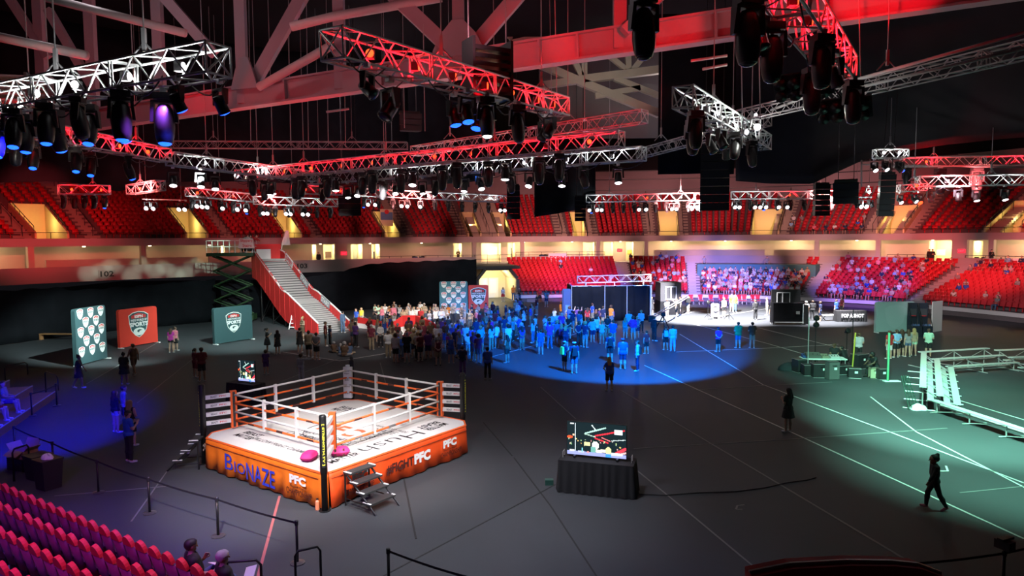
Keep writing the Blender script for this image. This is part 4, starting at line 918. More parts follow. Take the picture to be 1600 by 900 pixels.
# ------------------------------------------------------------------ the boxing ring
RA = math.radians(53.7)
U_, V_ = Vector((math.cos(RA), math.sin(RA), 0)), Vector((-math.sin(RA), math.cos(RA), 0))
Z3 = Vector((0, 0, 1))
F0 = G(508, 797); S_U, S_V = 6.40, 6.36
PH = 1.0
RING = Matrix((U_, V_, Z3)).transposed().to_4x4(); RING.translation = F0
ring = bpy.data.objects.new('boxing_ring', None); C.objects.link(ring); ring.matrix_basis = RING
tag(ring, 'white canvas fight ring with orange skirt and orange and white ropes', 'boxing ring')
canvas_m = mat('ring_canvas', (0.72, 0.69, 0.67), 0.8, noise=0.06, nscale=1.2, bump=0.1)
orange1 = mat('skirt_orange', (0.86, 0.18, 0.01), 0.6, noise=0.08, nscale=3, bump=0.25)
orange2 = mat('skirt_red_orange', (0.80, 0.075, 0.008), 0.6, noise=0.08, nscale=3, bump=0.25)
pad_o = mat('pad_orange', (0.80, 0.12, 0.02), 0.5); rope_w = mat('rope_white', (0.8, 0.78, 0.76), 0.5); rope_o = mat('rope_orange', (0.85, 0.14, 0.02), 0.5)
blue_ink = mat('blue_print', (0.03, 0.05, 0.55), 0.6); yel_ink = mat('yellow_print', (0.75, 0.72, 0.05), 0.6); dark_ink = mat('brown_print', (0.06, 0.01, 0.008), 0.7)
ch, c0_ = 0.42, 0.14            # chamfered corners: left, right, back; the front one is sharper
outl = [(c0_, 0), (S_U - ch, 0), (S_U, ch), (S_U, S_V - ch), (S_U - ch, S_V), (ch, S_V), (0, S_V - ch), (0, c0_)]
MB().prism(outl, 0.06, Matrix.Translation((0, 0, PH - 0.05))).build('canvas', canvas_m, ring)
# skirt: four hanging sheets with folds, hemmed
def skirt(name, pts, m):
    b = MB(); acc = 0; rows = []
    dense = []
    for (x0, y0), (x1, y1) in zip(pts, pts[1:]):
        n = max(1, int(math.hypot(x1 - x0, y1 - y0) / 0.12))
        dense += [(x0 + (x1 - x0) * i / n, y0 + (y1 - y0) * i / n) for i in range(n)]
    dense.append(pts[-1])
    for i, (x, y) in enumerate(dense):
        x1, y1 = dense[min(i + 1, len(dense) - 1)]; x0, y0 = dense[max(i - 1, 0)]
        t = Vector((x1 - x0, y1 - y0, 0)).normalized(); nn = Vector((t.y, -t.x, 0))
        w = 0.02 * math.sin(i * 1.31) + 0.016 * math.sin(i * 0.47 + 1)
        rows.append([Vector((x, y, PH + 0.01)) + nn * 0.01, Vector((x, y, PH - 0.14)) + nn * (0.035 + w * .3), Vector((x, y, PH * .55)) + nn * (0.05 + w), Vector((x, y, 0.03 + 0.03 * abs(math.sin(i * .23)))) + nn * (0.08 + w * 1.8)])
    for r in rows: b.v += [tuple(p) for p in r]
    for i in range(len(rows) - 1):
        for j in range(3):
            a = i * 4 + j; b.f.append([a, a + 1, a + 5, a + 4]); b.m.append(0)
    o = b.build(name, m, ring, smooth=True); md = o.modifiers.new('cloth', 'SOLIDIFY'); md.thickness = 0.02
    return o
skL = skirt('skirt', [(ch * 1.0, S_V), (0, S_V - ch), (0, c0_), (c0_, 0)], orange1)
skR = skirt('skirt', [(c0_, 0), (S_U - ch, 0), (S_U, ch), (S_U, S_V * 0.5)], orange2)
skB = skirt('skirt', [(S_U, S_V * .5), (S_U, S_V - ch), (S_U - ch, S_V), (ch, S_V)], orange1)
mb = MB()
for i in range(len(outl)):
    a, b = Vector((*outl[i], PH - 0.0)), Vector((*outl[(i + 1) % 8], PH - 0.0)); mb.tube([a, b], 0.035, 6)
tag(mb.build('edge_piping', pad_o, ring), kind='stuff')
stitch = mat('stitch_dark', (0.22, 0.03, 0.005), 0.7)
for (a, b) in (((-0.055, 0.2), (-0.055, S_V - ch)), ((0.2, -0.055), (S_U - ch, -0.055))):
    MB().tube([(a[0], a[1], PH - 0.16), (b[0], b[1], PH - 0.16)], 0.012, 5).build('seam', stitch, ring)
# lettering of the two skirts seen (coordinates along each side from the front corner)
def on_left(body, far, near, zb, h, m, bold=0.02):  # left skirt reads from the far left end towards the front corner
    o = RING @ Vector((-0.09, far, zb)); text(body, o, -V_, Z3, far - near, h, m, ring, bold, 'skirt_lettering', 0.02)
def on_right(body, near, far, zb, h, m, bold=0.02):
    o = RING @ Vector((near, -0.09, zb)); text(body, o, U_, Z3, far - near, h, m, ring, bold, 'skirt_lettering', 0.02)
on_left('B', 4.72, 4.28, 0.26, 0.50, blue_ink, 0.0); on_left('IO', 4.20, 3.62, 0.26, 0.34, blue_ink, 0.0); on_left('NAZE', 3.56, 2.12, 0.16, 0.52, blue_ink, 0.01)
on_left('PFC', 1.42, 0.68, 0.52, 0.26, paper, 0.06); on_left('PILLOW FIGHT', 1.40, 0.66, 0.41, 0.07, dark_ink); on_left('CHAMPIONSHIP', 1.58, 0.42, 0.20, 0.18, dark_ink, 0.0)
on_right('PFC', 0.88, 1.5, 0.50, 0.26, paper, 0.06); on_right('CHAMPIONSHIP', 0.62, 1.7, 0.20, 0.18, dark_ink, 0.0)
on_right('#FIGHT', 2.2, 3.35, 0.34, 0.32, dark_ink, 0.03); on_right('PFC', 3.37, 4.1, 0.36, 0.34, paper, 0.06)
on_right('PFC', 4.72, 5.38, 0.52, 0.27, paper, 0.06); on_right('PILLOW FIGHT', 4.75, 5.4, 0.42, 0.06, dark_ink); on_right('CHAMPIONSHIP', 4.6, 5.62, 0.22, 0.17, dark_ink, 0.0)
text('PFC', RING @ Vector((ch * 0.75 - 0.06, S_V - ch * 0.25 + 0.06, 0.55)), -(U_ + V_).normalized(), Z3, 0.4, 0.22, paper, ring, 0.05, 'skirt_lettering', 0.05)
# prints on the canvas
def on_canvas(body, x, y, w, h, m, turn, bold=0.0):
    xd, yd = {0: (U_, V_), 1: (V_, -U_), 2: (-U_, -V_), 3: (-V_, U_)}[turn]
    text(body, RING @ Vector((x, y, PH + 0.012)), xd, yd, w, h, m, ring, bold, 'canvas_print', 0.004)
ginger = mat('canvas_orange', (0.75, 0.16, 0.06), 0.8); grey_ink = mat('grey_print', (0.16, 0.15, 0.15), 0.8)
on_canvas('Hush', 4.45, 1.0, 2.45, 0.6, ink, 2, -0.012)
on_canvas('BEAST', 5.75, 1.2, 1.0, 0.3, ink, 2, 0.02); on_canvas('MATTER', 5.75, 0.84, 1.0, 0.3, ink, 2, 0.02)
on_canvas('BEAST', 0.7, 0.86, 1.1, 0.26, ink, 0, 0.02); on_canvas('MATTER', 0.7, 0.52, 1.1, 0.26, ink, 0, 0.02)
on_canvas('BEAST', 1.0, 5.5, 0.9, 0.26, ink, 3, 0.02); on_canvas('MATTER', 0.66, 5.5, 0.9, 0.26, ink, 3, 0.02)
on_canvas('BEAST', 5.1, 5.6, 1.0, 0.28, ink, 3, 0.02); on_canvas('MATTER', 4.74, 5.6, 1.0, 0.28, ink, 3, 0.02)
on_canvas('PILLOW FIGHT CHAMPIONSHIP', 0.78, 4.6, 3.6, 0.2, grey_ink, 3, 0.02)
on_canvas('CHAMPIONSHIP', 1.75, 4.3, 2.6, 0.34, ink, 3, 0.0); on_canvas('PILLOW FIGHT', 2.25, 4.1, 2.2, 0.26, ink, 3, 0.0)
on_canvas('PFC', 2.7, 3.9, 1.7, 0.85, ginger, 3, 0.03); on_canvas('NAZE', 3.7, 2.2, 1.0, 0.3, grey_ink, 3, -0.01); on_canvas('SERVICE AND PRIDE', 4.1, 2.6, 1.6, 0.16, grey_ink, 3)
on_canvas('CHAMPIONSHIP', 4.0, 1.75, 2.1, 0.3, ink, 2, 0.0)
ring_arc = [(3.0 + 1.1 * math.cos(a), 3.1 + 1.1 * math.sin(a), PH + 0.014) for a in np.linspace(0.6, 3.6, 22)]
MB().tube(ring_arc, 0.012, 5).build('canvas_arc', ink, ring)
# posts, pads, ropes
inner = {'front': (1.12, 1.0), 'right': (6.2, 1.35), 'back': (6.17, 6.28), 'left': (1.1, 6.12)}
outer = {'front': (-0.03, -0.03), 'right': (S_U + .13, .58), 'back': (S_U + .13, S_V + .1), 'left': (.2, S_V + .12)}
RZ = [PH + 0.34, PH + 0.63, PH + 0.92, PH + 1.21]
for nm in ('front', 'right', 'back', 'left'):
    x, y = outer[nm]; ix, iy = inner[nm]
    tz = 2.62 if nm != 'back' else 2.5
    po = MB().lathe([(0.085, 0.0), (0.085, 1.05), (0.1, 1.06), (0.1, tz), (0.08, tz + 0.05), (0.02, tz + 0.06)], 14).build('corner_post', black_metal, ring, Matrix.Translation((x, y, 0)), True)
    if nm != 'back':
        MB().lathe([(0.16, 0), (0.16, 0.02)], 14).build('post_foot', black_metal, po)
        if nm == 'front':
            pass
        cd = RING.to_3x3().inverted() @ (Vector((0, 0, 0)) - RING @ Vector((x, y, 0))); cd.z = 0; cd.normalize()
        cd = cd if nm == 'front' else (RING.to_3x3().inverted() @ (Vector((-0.75, -0.66, 0)) if nm == 'left' else Vector((0.85, -0.5, 0)))).normalized()
        sd = Vector((-cd.y, cd.x, 0))
        o = MB().box((0.62, 0, 0), (1.3, 0.1, 0.008)).build('post_strip', black_plastic, po, frame(-Z3, sd, cd * 0.1 + Vector((0, 0, 2.5))))
        MBt = RING @ Matrix.Translation((x, y, 0)) @ frame(-Z3, sd, cd * 0.1 + Vector((0, 0, 2.5)))
        text('[ STRENGTH.TV ]', MBt @ Vector((0.06, -0.035, 0)), MBt.to_3x3() @ Vector((1, 0, 0)), MBt.to_3x3() @ Vector((0, 1, 0)), 1.15, 0.075, yel_ink, o, 0.04, 'lettering', 0.008)
    else:
        MB().lathe([(0.02, 0), (0.075, 0.05), (0.075, 0.12), (0.02, 0.17)], 12).build('post_knob', black_plastic, po, Matrix.Translation((0, 0, tz + 0.04)), True)
    dx, dy = Vector((ix - x, iy - y, 0)), None; L_ = dx.length; dx.normalize()
    if nm == 'back':
        M = frame(Vector((dx.y, -dx.x, 0)), Z3, (ix, iy, PH + 0.1))
        pd = MB().box((0, 0.62, 0), (0.34, 1.24, 0.14)).build('corner_pad', paper, ring, M)
        MW = RING @ M
        for k_, (w_, h_, yy, col) in enumerate(((0.2, 0.05, 1.06, 'PILLOW'), (0.2, 0.05, 0.96, 'FIGHT'), (0.2, 0.12, 0.70, 'BEAST'), (0.24, 0.05, 0.44, 'BRAND'), (0.2, 0.05, 0.16, 'SPORTS'))):
            s_ = -1 if (MW.to_3x3() @ Vector((1, 0, 0))).x < 0 else 1
            zs = -1 if (MW.to_3x3() @ Vector((0, 0, 1))).y > 0 else 1
            text(col, MW @ Vector((-s_ * w_ / 2, yy, zs * 0.072)), MW.to_3x3() @ Vector((s_, 0, 0)), Z3, w_, h_, grey_ink, pd, 0.02, 'pad_print', 0.01)
        MB().box((0, 0, 0), (0.12, 0.12, 0.09)).build('pad_cap', paper, ring, Matrix.Translation((ix, iy, PH + 1.38)))
    else:
        M = frame(Vector((dx.y, -dx.x, 0)), Z3, (ix, iy, PH + 0.1))
        pd = MB().box((0, 0.62, 0), (0.20, 1.24, 0.2)).build('corner_pad', pad_o, ring, M)
        for sg in (-1, 1): MB().box((sg * 0.104, 0.62, 0), (0.012, 1.2, 0.08)).build('pad_strap', black_plastic, pd)
    for z in RZ:                              # padded turnbuckles between post and pad
        a, b = Vector((x, y, z)) + dx * 0.1, Vector((ix, iy, z)) - dx * 0.1
        t = b - a; tb_ = MB().box(a + t / 2, (t.length, 0.09, 0.13), frame(t, Z3.cross(t)).to_3x3()).build('turnbuckle_cover', rope_w, ring)
        if nm in ('left', 'right'):
            wa = RING @ a; wt = RING.to_3x3() @ t; xd = wt.normalized()
            if xd.x < 0: xd = -xd; wa = RING @ b
            zo = xd.cross(Z3)
            text('BEAST', wa + xd * 0.15 + zo * 0.046 - Z3 * 0.03, xd, Z3, 0.2, 0.07, grey_ink, tb_, 0.02, 'cover_print', 0.006)
            text('PFC', wa + xd * 0.42 + zo * 0.046 - Z3 * 0.02, xd, Z3, 0.22, 0.05, red_ink, tb_, 0.02, 'cover_print', 0.006)
order = ['front', 'right', 'back', 'left']
for k_ in range(4):
    a, b = Vector((*inner[order[k_]], 0)), Vector((*inner[order[(k_ + 1) % 4]], 0)); t = (b - a).normalized()
    for j, z in enumerate(RZ):
        p0, p1 = a + t * 0.08 + Z3 * z, b - t * 0.08 + Z3 * z; mid = (p0 + p1) / 2 - Z3 * 0.012
        MB().tube([p0, mid, p1], 0.036, 8).build('rope', rope_o if j % 2 == 0 else rope_w, ring, smooth=True)
    for f in (0.34, 0.67):
        p = a.lerp(b, f); nn = Vector((-t.y, t.x, 0))
        MB().box(p + Z3 * (PH + 0.76), (0.09, 0.085, 1.0), frame(t, nn).to_3x3()).build('rope_spacer', rope_w, ring)
    for j in (0, 2):                          # printed sleeves on the orange ropes
        for f in (0.2, 0.5, 0.8):
            p = a.lerp(b, f) + Z3 * (RZ[j] - 0.01); MB().tube([p - t * 0.16, p + t * 0.16], 0.039, 8).build('rope_print', dark_ink if (k_ + j) % 4 else grey_ink, ring)
# pink pillows by the front corner
pink = mat('pillow_pink', (0.75, 0.03, 0.22), 0.7, bump=0.2)
def pillow(x, y, rz, label, dark=False):
    b = MB(); n = 10
    def f(u, v, s_):
        a, c = 2 * u - 1, 2 * v - 1; h = 0.13 * max(0, (1 - a ** 4)) ** .6 * max(0, (1 - c ** 4)) ** .6
        return Vector((a * 0.3 * (1 - .12 * c * c), c * 0.2 * (1 - .12 * a * a), s_ * h + 0.14))
    b.grid(lambda u, v: f(u, v, 1), n, n); b.grid(lambda u, v: f(1 - u, v, -1), n, n)
    o = b.build('pillow', pink, None, RING @ Matrix.Translation((x, y, PH + 0.012)) @ Matrix.Rotation(rz, 4, 'Z'), True); tag(o, label, 'pillow'); return o
pillow(0.5, 1.3, 0.5, 'bright pink pillow on the canvas left of the front corner post'); pl = pillow(1.3, .92, -0.6, 'bright pink pillow with dark bands right of the front corner post')
for x in (-0.14, 0.1): MB().box((x, 0, 0.14), (0.06, 0.36, 0.22)).build('dark_band', dark_ink, pl)
# a striped bottle standing at the front corner of the skirt
bt = empty('water_bottle', G(496, 796), 0, 'pale orange bottle on the floor beside the front post of the ring', 'bottle')
MB().lathe([(0.06, 0), (0.06, 0.22), (0.03, 0.27)], 10).build('body', mat('bottle_orange', (0.8, 0.25, 0.12), 0.3), bt); MB().lathe([(0.032, 0.27), (0.032, 0.31)], 8).build('cap', black_plastic, bt)
# ring steps
def ring_steps(M, n, label, w=0.95):
    t = bpy.data.objects.new('ring_steps', None); C.objects.link(t); t.matrix_basis = M; tag(t, label, 'steps')
    trd = mat('tread_black', (0.03, 0.03, 0.032), 0.6, noise=0.2); rise = 0.94 / n
    for i in range(n):
        z = 0.94 - i * rise; y = 0.16 + i * 0.26
        tr_ = MB().box((0, y, z), (w, 0.30, 0.05)).build('tread', trd, t)
        for sg in (-1, 1): MB().box((sg * (w / 2 - 0.03), y, z + 0.03), (0.06, 0.3, 0.015)).build('white_edge', paper, tr_)
    for sg in (-1, 1):
        bar('stringer', (sg * w * .46, 0.0, 0.98), (sg * w * .46, 0.2 + n * 0.27, 0.0), 0.03, black_metal, t)
        bar('rear_leg', (sg * w * .46, 0.05, 0.94), (sg * w * .46, 0.05, 0.0), 0.028, black_metal, t)
        bar('strut', (sg * w * .46, 0.05, 0.2), (sg * w * .46, 0.2 + n * .2, 0.2), 0.018, black_metal, t)
    return t
Ms = frame(-U_, -V_, RING @ Vector((0.98, -0.16, 0))); ring_steps(Ms, 4, 'black folding steps with white edges at the right side of the ring front')
dl = -(U_ - V_).normalized(); cL = RING @ Vector((0.14, S_V - 0.16, 0)) + (-U_ + V_).normalized() * 0.12
ring_steps(frame(Vector((dl.y, -dl.x, 0)), dl, cL), 3, 'black folding steps at the left corner of the ring', 0.8)
# ------------------------------------------------------------------ screens on skirted tables
def picture(seed):
    H, Wd = 54, 96; im = np.zeros((H, Wd, 3)) + np.array([0.006, 0.016, 0.02]); yy, xx = np.mgrid[0:H, 0:Wd]
    def rect(x0, y0, x1, y1, c): im[int(y0):int(y1), int(x0):int(x1)] = c
    def line(x0, y0, x1, y1, w, c):
        d = np.hypot(x1 - x0, y1 - y0); t = np.clip(((xx - x0) * (x1 - x0) + (yy - y0) * (y1 - y0)) / d ** 2, 0, 1)
        im[np.hypot(xx - (x0 + t * (x1 - x0)), yy - (y0 + t * (y1 - y0))) < w] = c
    def disc(x0, y0, rx, ry, c): im[((xx - x0) / rx) ** 2 + ((yy - y0) / ry) ** 2 < 1] = c
    r = random.Random(seed)
    line(13, 2, 13, 50, .9, (.8, .9, .95)); line(30, 17, 62, 6, 1.2, (.45, .75, .65)); line(28, 18, 46, 22, .8, (.4, .6, .5)); line(40, 3, 46, 10, .9, (.6, .7, .7))
    line(46, 20, 92, 8, 1.2, (.85, .03, .05)); line(46, 24, 66, 30, 1.1, (.8, .03, .05)); line(56, 22, 70, 27, .7, (.9, .2, .2)); line(72, 26, 94, 23, .6, (.5, .6, .6))
    rect(77, 8, 90, 16, (.75, .87, .95)); rect(5, 2, 11, 4, (.8, .8, .8)); disc(4, 25, 5, 2.2, (.9, .1, .03)); disc(10, 21, 2, 1.5, (.9, .6, .4))
    for i in range(26): x, y = r.uniform(0, 95), r.uniform(27, 40); disc(x, y, r.uniform(.5, 1.4), r.uniform(.5, 1.6), (r.uniform(.2, .8), r.uniform(.3, .7), r.uniform(.1, .4)))
    rect(28, 32, 38, 38, (.75, .7, .35)); disc(46, 36, 6, 6.4, (.95, .95, .85)); rect(39, 39, 47, 50, (.15, .42, .36)); line(49, 45, 62, 44, 2.6, (.95, .88, .7)); disc(67, 43, 4.6, 6.2, (.85, .9, .35))
    line(80, 46, 94, 38, 2.5, (.75, .05, .08)); line(86, 47, 95, 44, 1.4, (.9, .5, .5)); rect(0, 48, 96, 54, (.32, .36, .75)); rect(4, 46, 12, 49, (.85, .88, .98)); rect(18, 47, 28, 50, (.5, .55, .9)); rect(72, 46, 90, 50, (.9, .92, .97)); rect(63, 49, 72, 54, (.05, .3, .85)); rect(24, 42, 26, 49, (.2, .6, .65))
    disc(34, 48, 3, 1.2, (.7, .3, .3))
    return im[::-1]
def screen(name, M, w, h, seed, label, strength=1.6):
    t = bpy.data.objects.new(name, None); C.objects.link(t); t.matrix_basis = M; tag(t, label, 'screen')
    MB().box((0, 0.03, h / 2), (w + 0.03, 0.05, h + 0.03)).build('housing', black_plastic, t)
    im = picture(seed); H, Wd = im.shape[:2]; b = MB().grid(lambda u, v: Vector(((u - .5) * w, -0.002, v * h)), Wd, H)
    me = b.mesh('picture'); ca = me.color_attributes.new('print', 'FLOAT_COLOR', 'CORNER'); cols = np.zeros((len(me.loops), 4), np.float32); cols[:, 3] = 1
    for u in range(Wd): cols[u * H * 4:(u + 1) * H * 4, :3] = np.repeat(im[:, u], 4, axis=0)
    ca.data.foreach_set('color', cols.ravel()); me.update()
    link('picture', me, t, mat('lit_picture', attr='print', estr=strength, emit=(1, 1, 1)))
    for sg in (-1, 1): MB().box((sg * w * .36, 0.0, -0.03), (0.06, 0.3, 0.06)).build('foot', black_plastic, t)
    return t
def skirted_table(M, w, d, h, label):
    t = bpy.data.objects.new('skirted_table', None); C.objects.link(t); t.matrix_basis = M; tag(t, label, 'table')
    cm = mat('table_skirt', (0.016, 0.016, 0.019), 0.85)
    MB().box((0, 0, h - 0.015), (w, d, 0.03)).build('tabletop', cm, t)
    b = MB(); rows = []; per = [(-w / 2, -d / 2), (w / 2, -d / 2), (w / 2, d / 2), (-w / 2, d / 2), (-w / 2, -d / 2)]; pts = []
    for (x0, y0), (x1, y1) in zip(per, per[1:]):
        n = int(math.hypot(x1 - x0, y1 - y0) / 0.035); pts += [(x0 + (x1 - x0) * i / n, y0 + (y1 - y0) * i / n, (y1 - y0, x0 - x1)) for i in range(n)]
    for i, (x, y, nn) in enumerate(pts):
        nn = Vector((*nn, 0)).normalized(); fo = 0.022 * math.sin(i * 0.95 + math.sin(i * .3)) + 0.03
        rows.append([Vector((x, y, h)), Vector((x, y, h * .7)) + nn * fo * .8, Vector((x, y, 0.015)) + nn * (fo * 1.5 + 0.03)])
    for r in rows: b.v += [tuple(p) for p in r]
    N = len(rows)
    for i in range(N):
        for j in range(2): a, c = i * 3 + j, ((i + 1) % N) * 3 + j; b.f.append([a, a + 1, c + 1, c]); b.m.append(0)
    b.build('skirt', cm, t, smooth=True); return t
pl_, pr_ = G(868, 768), G(993, 781); tdir = (pr_ - pl_).normalized()
tc = (pl_ + pr_) / 2 + Vector((-tdir.y, tdir.x, 0)) * 0.4; wt = (pr_ - pl_).length * 0.94
TM = frame(tdir, (-tdir.y, tdir.x, 0), tc); skirted_table(TM, wt, 0.76, 0.95, 'table with pleated black skirt carrying the near screen')
sdir = Vector((tdir.x * math.cos(-0.0) , tdir.y, 0)); screen('flat_screen', TM @ Matrix.Translation((-0.03, 0.0, 1.03)) @ Matrix.Rotation(-0.03, 4, 'Z'), wt * 0.80, wt * 0.8 * 0.56, 3, 'large flat screen showing a pillow fighter on the near black table')
for sg in (-1, 1):
    o = MB().tube([TM @ Vector((sg * wt * .46, -.1, 0.95)), TM @ Vector((sg * wt * .46, -.1, 1.12)), TM @ Vector((sg * wt * .46, .12, 1.12)), TM @ Vector((sg * wt * .46, .12, 0.95))], 0.015, 6).build('table_bracket', alu); o2 = None; tag(o, 'small shiny bracket on the %s end of the near skirted table' % ('left', '', 'right')[sg + 1], 'bracket')
a_, b_ = G(362, 612, 0.9), G(394, 622, 0.9)
M2 = frame((0.9, -0.42, 0), (0.42, 0.9, 0), G(372, 632) + Vector((0.1, .7, 0))); skirted_table(M2, 1.7, 0.7, 0.86, 'table with black skirt carrying the far screen behind the ring')
screen('flat_screen', M2 @ Matrix.Translation((0.12, -0.05, 0.94)), 1.02, 0.96, 5, 'smaller flat screen with a bright picture behind the left ring post', 1.2)
# ------------------------------------------------------------------ display boards
red_b = mat('board_red', (0.72, 0.05, 0.03), 0.6, noise=0.03); teal_b = mat('board_teal', (0.035, 0.085, 0.095), 0.7, noise=0.05); teal_c = mat('board_teal_bright', (0.05, 0.18, 0.22), 0.7)
shield_w = mat('shield_white', (0.80, 0.83, 0.80), 0.7); shield_d = mat('shield_dark', (0.03, 0.09, 0.10), 0.7); shield_r = mat('shield_red', (0.62, 0.04, 0.04), 0.7)
def shield_poly(w, h, n=8):
    r = [(w / 2 * math.cos(a) , h * (-0.02) + h * .0) for a in ()]
    right = [(0, h * .5), (w * .3, h * .46), (w * .5, h * .36), (w * .47, h * .05), (w * .38, -h * .22), (w * .2, -h * .40), (0, -h * .5)]
    left = [(-x, y) for x, y in right[1:-1]]
    return [p for p in right[::-1]] + left       # counter-clockwise from the point
def shield(o, x, y, w, M, simple=False, seg=None):
    """printed shield emblem: white rim, red head, name, sports band, badge"""
    h = w * 1.16; Mo = M @ Matrix.Translation((x, y, 0)); L = world(o).inverted()
    def plate(name, poly, z, m): return MB().prism(poly, 0.006, L @ Mo @ Matrix.Translation((0, 0, z))).build(name, m, o)
    X, Y = Mo.to_3x3() @ Vector((1, 0, 0)), Mo.to_3x3() @ Vector((0, 1, 0))
    plate('shield_rim', shield_poly(w, h), 0.002, shield_w)
    if not simple:
        plate('shield_field', shield_poly(w * .93, h * .94), 0.007, shield_d)
        plate('shield_head', [(-w * .36, h * .24), (w * .36, h * .24), (w * .37, h * .34), (0, h * .43), (-w * .37, h * .34)], 0.012, shield_r)
        text('ESPN', Mo @ Vector((-w * .2, h * .25, 0.018)), X, Y, w * .4, h * .11, paper, o, 0.03, 'emblem_lettering', 0.004)
        text('WIDE WORLD OF', Mo @ Vector((-w * .41, h * .12, 0.018)), X, Y, w * .82, h * .085, paper, o, 0.03, 'emblem_lettering', 0.004)
        text('SPORTS', Mo @ Vector((-w * .45, -h * .08, 0.018)), X, Y, w * .9, h * .17, paper, o, 0.05, 'emblem_lettering', 0.004)
        plate('shield_badge', [(0.28 * w * math.cos(a), -h * .25 + 0.18 * w * math.sin(a) * (1.1 if math.sin(a) < 0 else .8)) for a in np.linspace(0, 2 * math.pi, 18, endpoint=False)], 0.012, shield_w)
        plate('badge_mark', [(-w * .1, -h * .27), (-w * .02, -h * .31), (w * .02, -h * .25), (w * .16, -h * .22), (w * .02, -h * .19), (-w * .08, -h * .21)], 0.018, shield_d)
    else:
        plate('shield_head', [(-w * .38, h * .22), (w * .38, h * .22), (w * .36, h * .36), (0, h * .46), (-w * .36, h * .36)], 0.008, shield_r)
        text('ESPN', Mo @ Vector((-w * .24, h * .25, 0.014)), X, Y, w * .48, h * .1, paper, o, 0.03, 'emblem_lettering', 0.003)
        text('SPORTS', Mo @ Vector((-w * .42, -h * .04, 0.008)), X, Y, w * .84, h * .18, shield_d, o, 0.04, 'emblem_lettering', 0.003)
def board(bl, br, h, m, label, rows=None, emblem=None, lift=0.06, feet=True):
    bl, br = Vector(bl), Vector(br); x = (br - bl).normalized(); w = (br - bl).length; nrm = x.cross(Z3)
    M = frame(x, Z3, (bl + br) / 2 + Z3 * lift)
    r = 0.16; poly = []
    for cx, cy_, a0 in ((w / 2 - .02, .02, -90), (w / 2 - r, h - r, 0), (-w / 2 + r, h - r, 90), (-w / 2 + .02, .02, 180)):
        rr = r if cy_ > 1 else .02
        for k in range(5): a = math.radians(a0 + 22.5 * k); poly.append((cx + rr * math.cos(a), cy_ + rr * math.sin(a)))
    o = bpy.data.objects.new('display_board', None); C.objects.link(o); o.matrix_basis = Matrix.Translation((bl + br) / 2); tag(o, label, 'display board')
    L = world(o).inverted()
    pn = MB().prism(poly, 0.24, L @ M @ Matrix.Translation((0, 0, -0.24))).build('panel', m, o)
    if feet:
        for sg in (-1, 1): MB().box(L @ (M @ Vector((sg * (w / 2 - .06), -lift / 2, 0.0))), (0.12, 0.5, lift), frame(x, -nrm).to_3x3()).build('foot', paper, o)
    if rows:
        for (fx, fy) in rows: shield(pn, (fx - .5) * w, fy * h, 0.2 * w if rows is ROWS13 else 0.2 * w, M, True)
    if emblem: shield(pn, 0, emblem[1] * h, emblem[0], M)
    return o, M, w
ROWS13 = [(x, y) for i, y in enumerate((0.90, 0.74, 0.57, 0.40, 0.22, 0.06)) for x in ((0.16, 0.5, 0.84) if i % 2 == 0 else (0.33, 0.67))]
ROWS13 = [p for p in ROWS13]
board(G(121, 573), G(168, 560), 3.35, teal_b, 'tall dark teal board with rows of small pale shields, leftmost of the three', ROWS13[:13])
board(G(188, 545), G(247, 535), 2.62, red_b, 'red board with one large white and dark shield, between two teal ones', None, (1.62, 0.56))
board(G(336, 539), G(395, 530), 2.55, teal_b, 'wide dark teal board with one shield, rightmost of the three on the left', None, (1.3, 0.55))
FB = D(0, 0, 68); 
def board_at(x0, x1, ybot, dep, h, m, label, **k): 
    a, b = D(x0, ybot, dep), D(x1, ybot + 1, dep + .3); a.z = b.z = 0; return board(a, b, h, m, label, **k)
board_at(687, 731, 486, 67.5, 3.15, teal_c, 'bright teal board with rows of shields standing behind the crowd', rows=ROWS13)
board_at(732, 763, 474, 71.5, 2.5, red_b, 'square red board with a shield in front of the lit tunnel', emblem=(1.65, 0.52))
# ------------------------------------------------------------------ red stepped slide, scissor lift, ladder
slide = empty('stepped_slide', G(520, 512), 0, 'tall red slide with grey steps running down to the crowd', 'slide'); SLI = world(slide).inverted()
pb, pt = G(522, 520), D(418, 400, 63.5)                     # foot and head of the run
TZ = 6.05; pt.z = 0
run = (pt - pb); RL = run.length; rx = run.normalized(); ry = Vector((-rx.y, rx.x, 0)) # rx up the slide, ry to the side
SWD = 2.6
MS = frame(-ry, rx, pb)                                      # x across (left to right seen from below), y up the run
prof_z = [(0.0, 0.15), (0.42, 2.2), (0.50, 2.42), (0.93, 5.55), (1.0, 5.75)]
def sz(f): xs, ys = zip(*prof_z); return float(np.interp(f, xs, ys))
grey_step = mat('slide_step', (0.30, 0.28, 0.28), 0.55, noise=0.08); slide_w = mat('slide_edge', (0.8, 0.76, 0.75), 0.5)
NST = 34
for i in range(NST):
    f0, f1 = i / NST * 0.93, (i + 1) / NST * 0.93; z = sz(f0)
    MB().box((0, (f0 + f1) / 2 * RL, z / 2 + 0.0 + sz(f1) / 2 - 0.12), (SWD, RL / NST * .93 + 0.02, 0.24)).build('step', grey_step, slide, SLI @ MS)
    MB().box((0, f0 * RL - .02, sz(f1) - .20), (SWD, .03, .07)).build('step_edge', mat('step_edge', (.05, .045, .05), .6), slide, SLI @ MS)
MB().box((0, RL * .97, 5.6), (SWD, RL * .08, 0.2)).build('top_landing', grey_step, slide, SLI @ MS)
DROP = 1.75
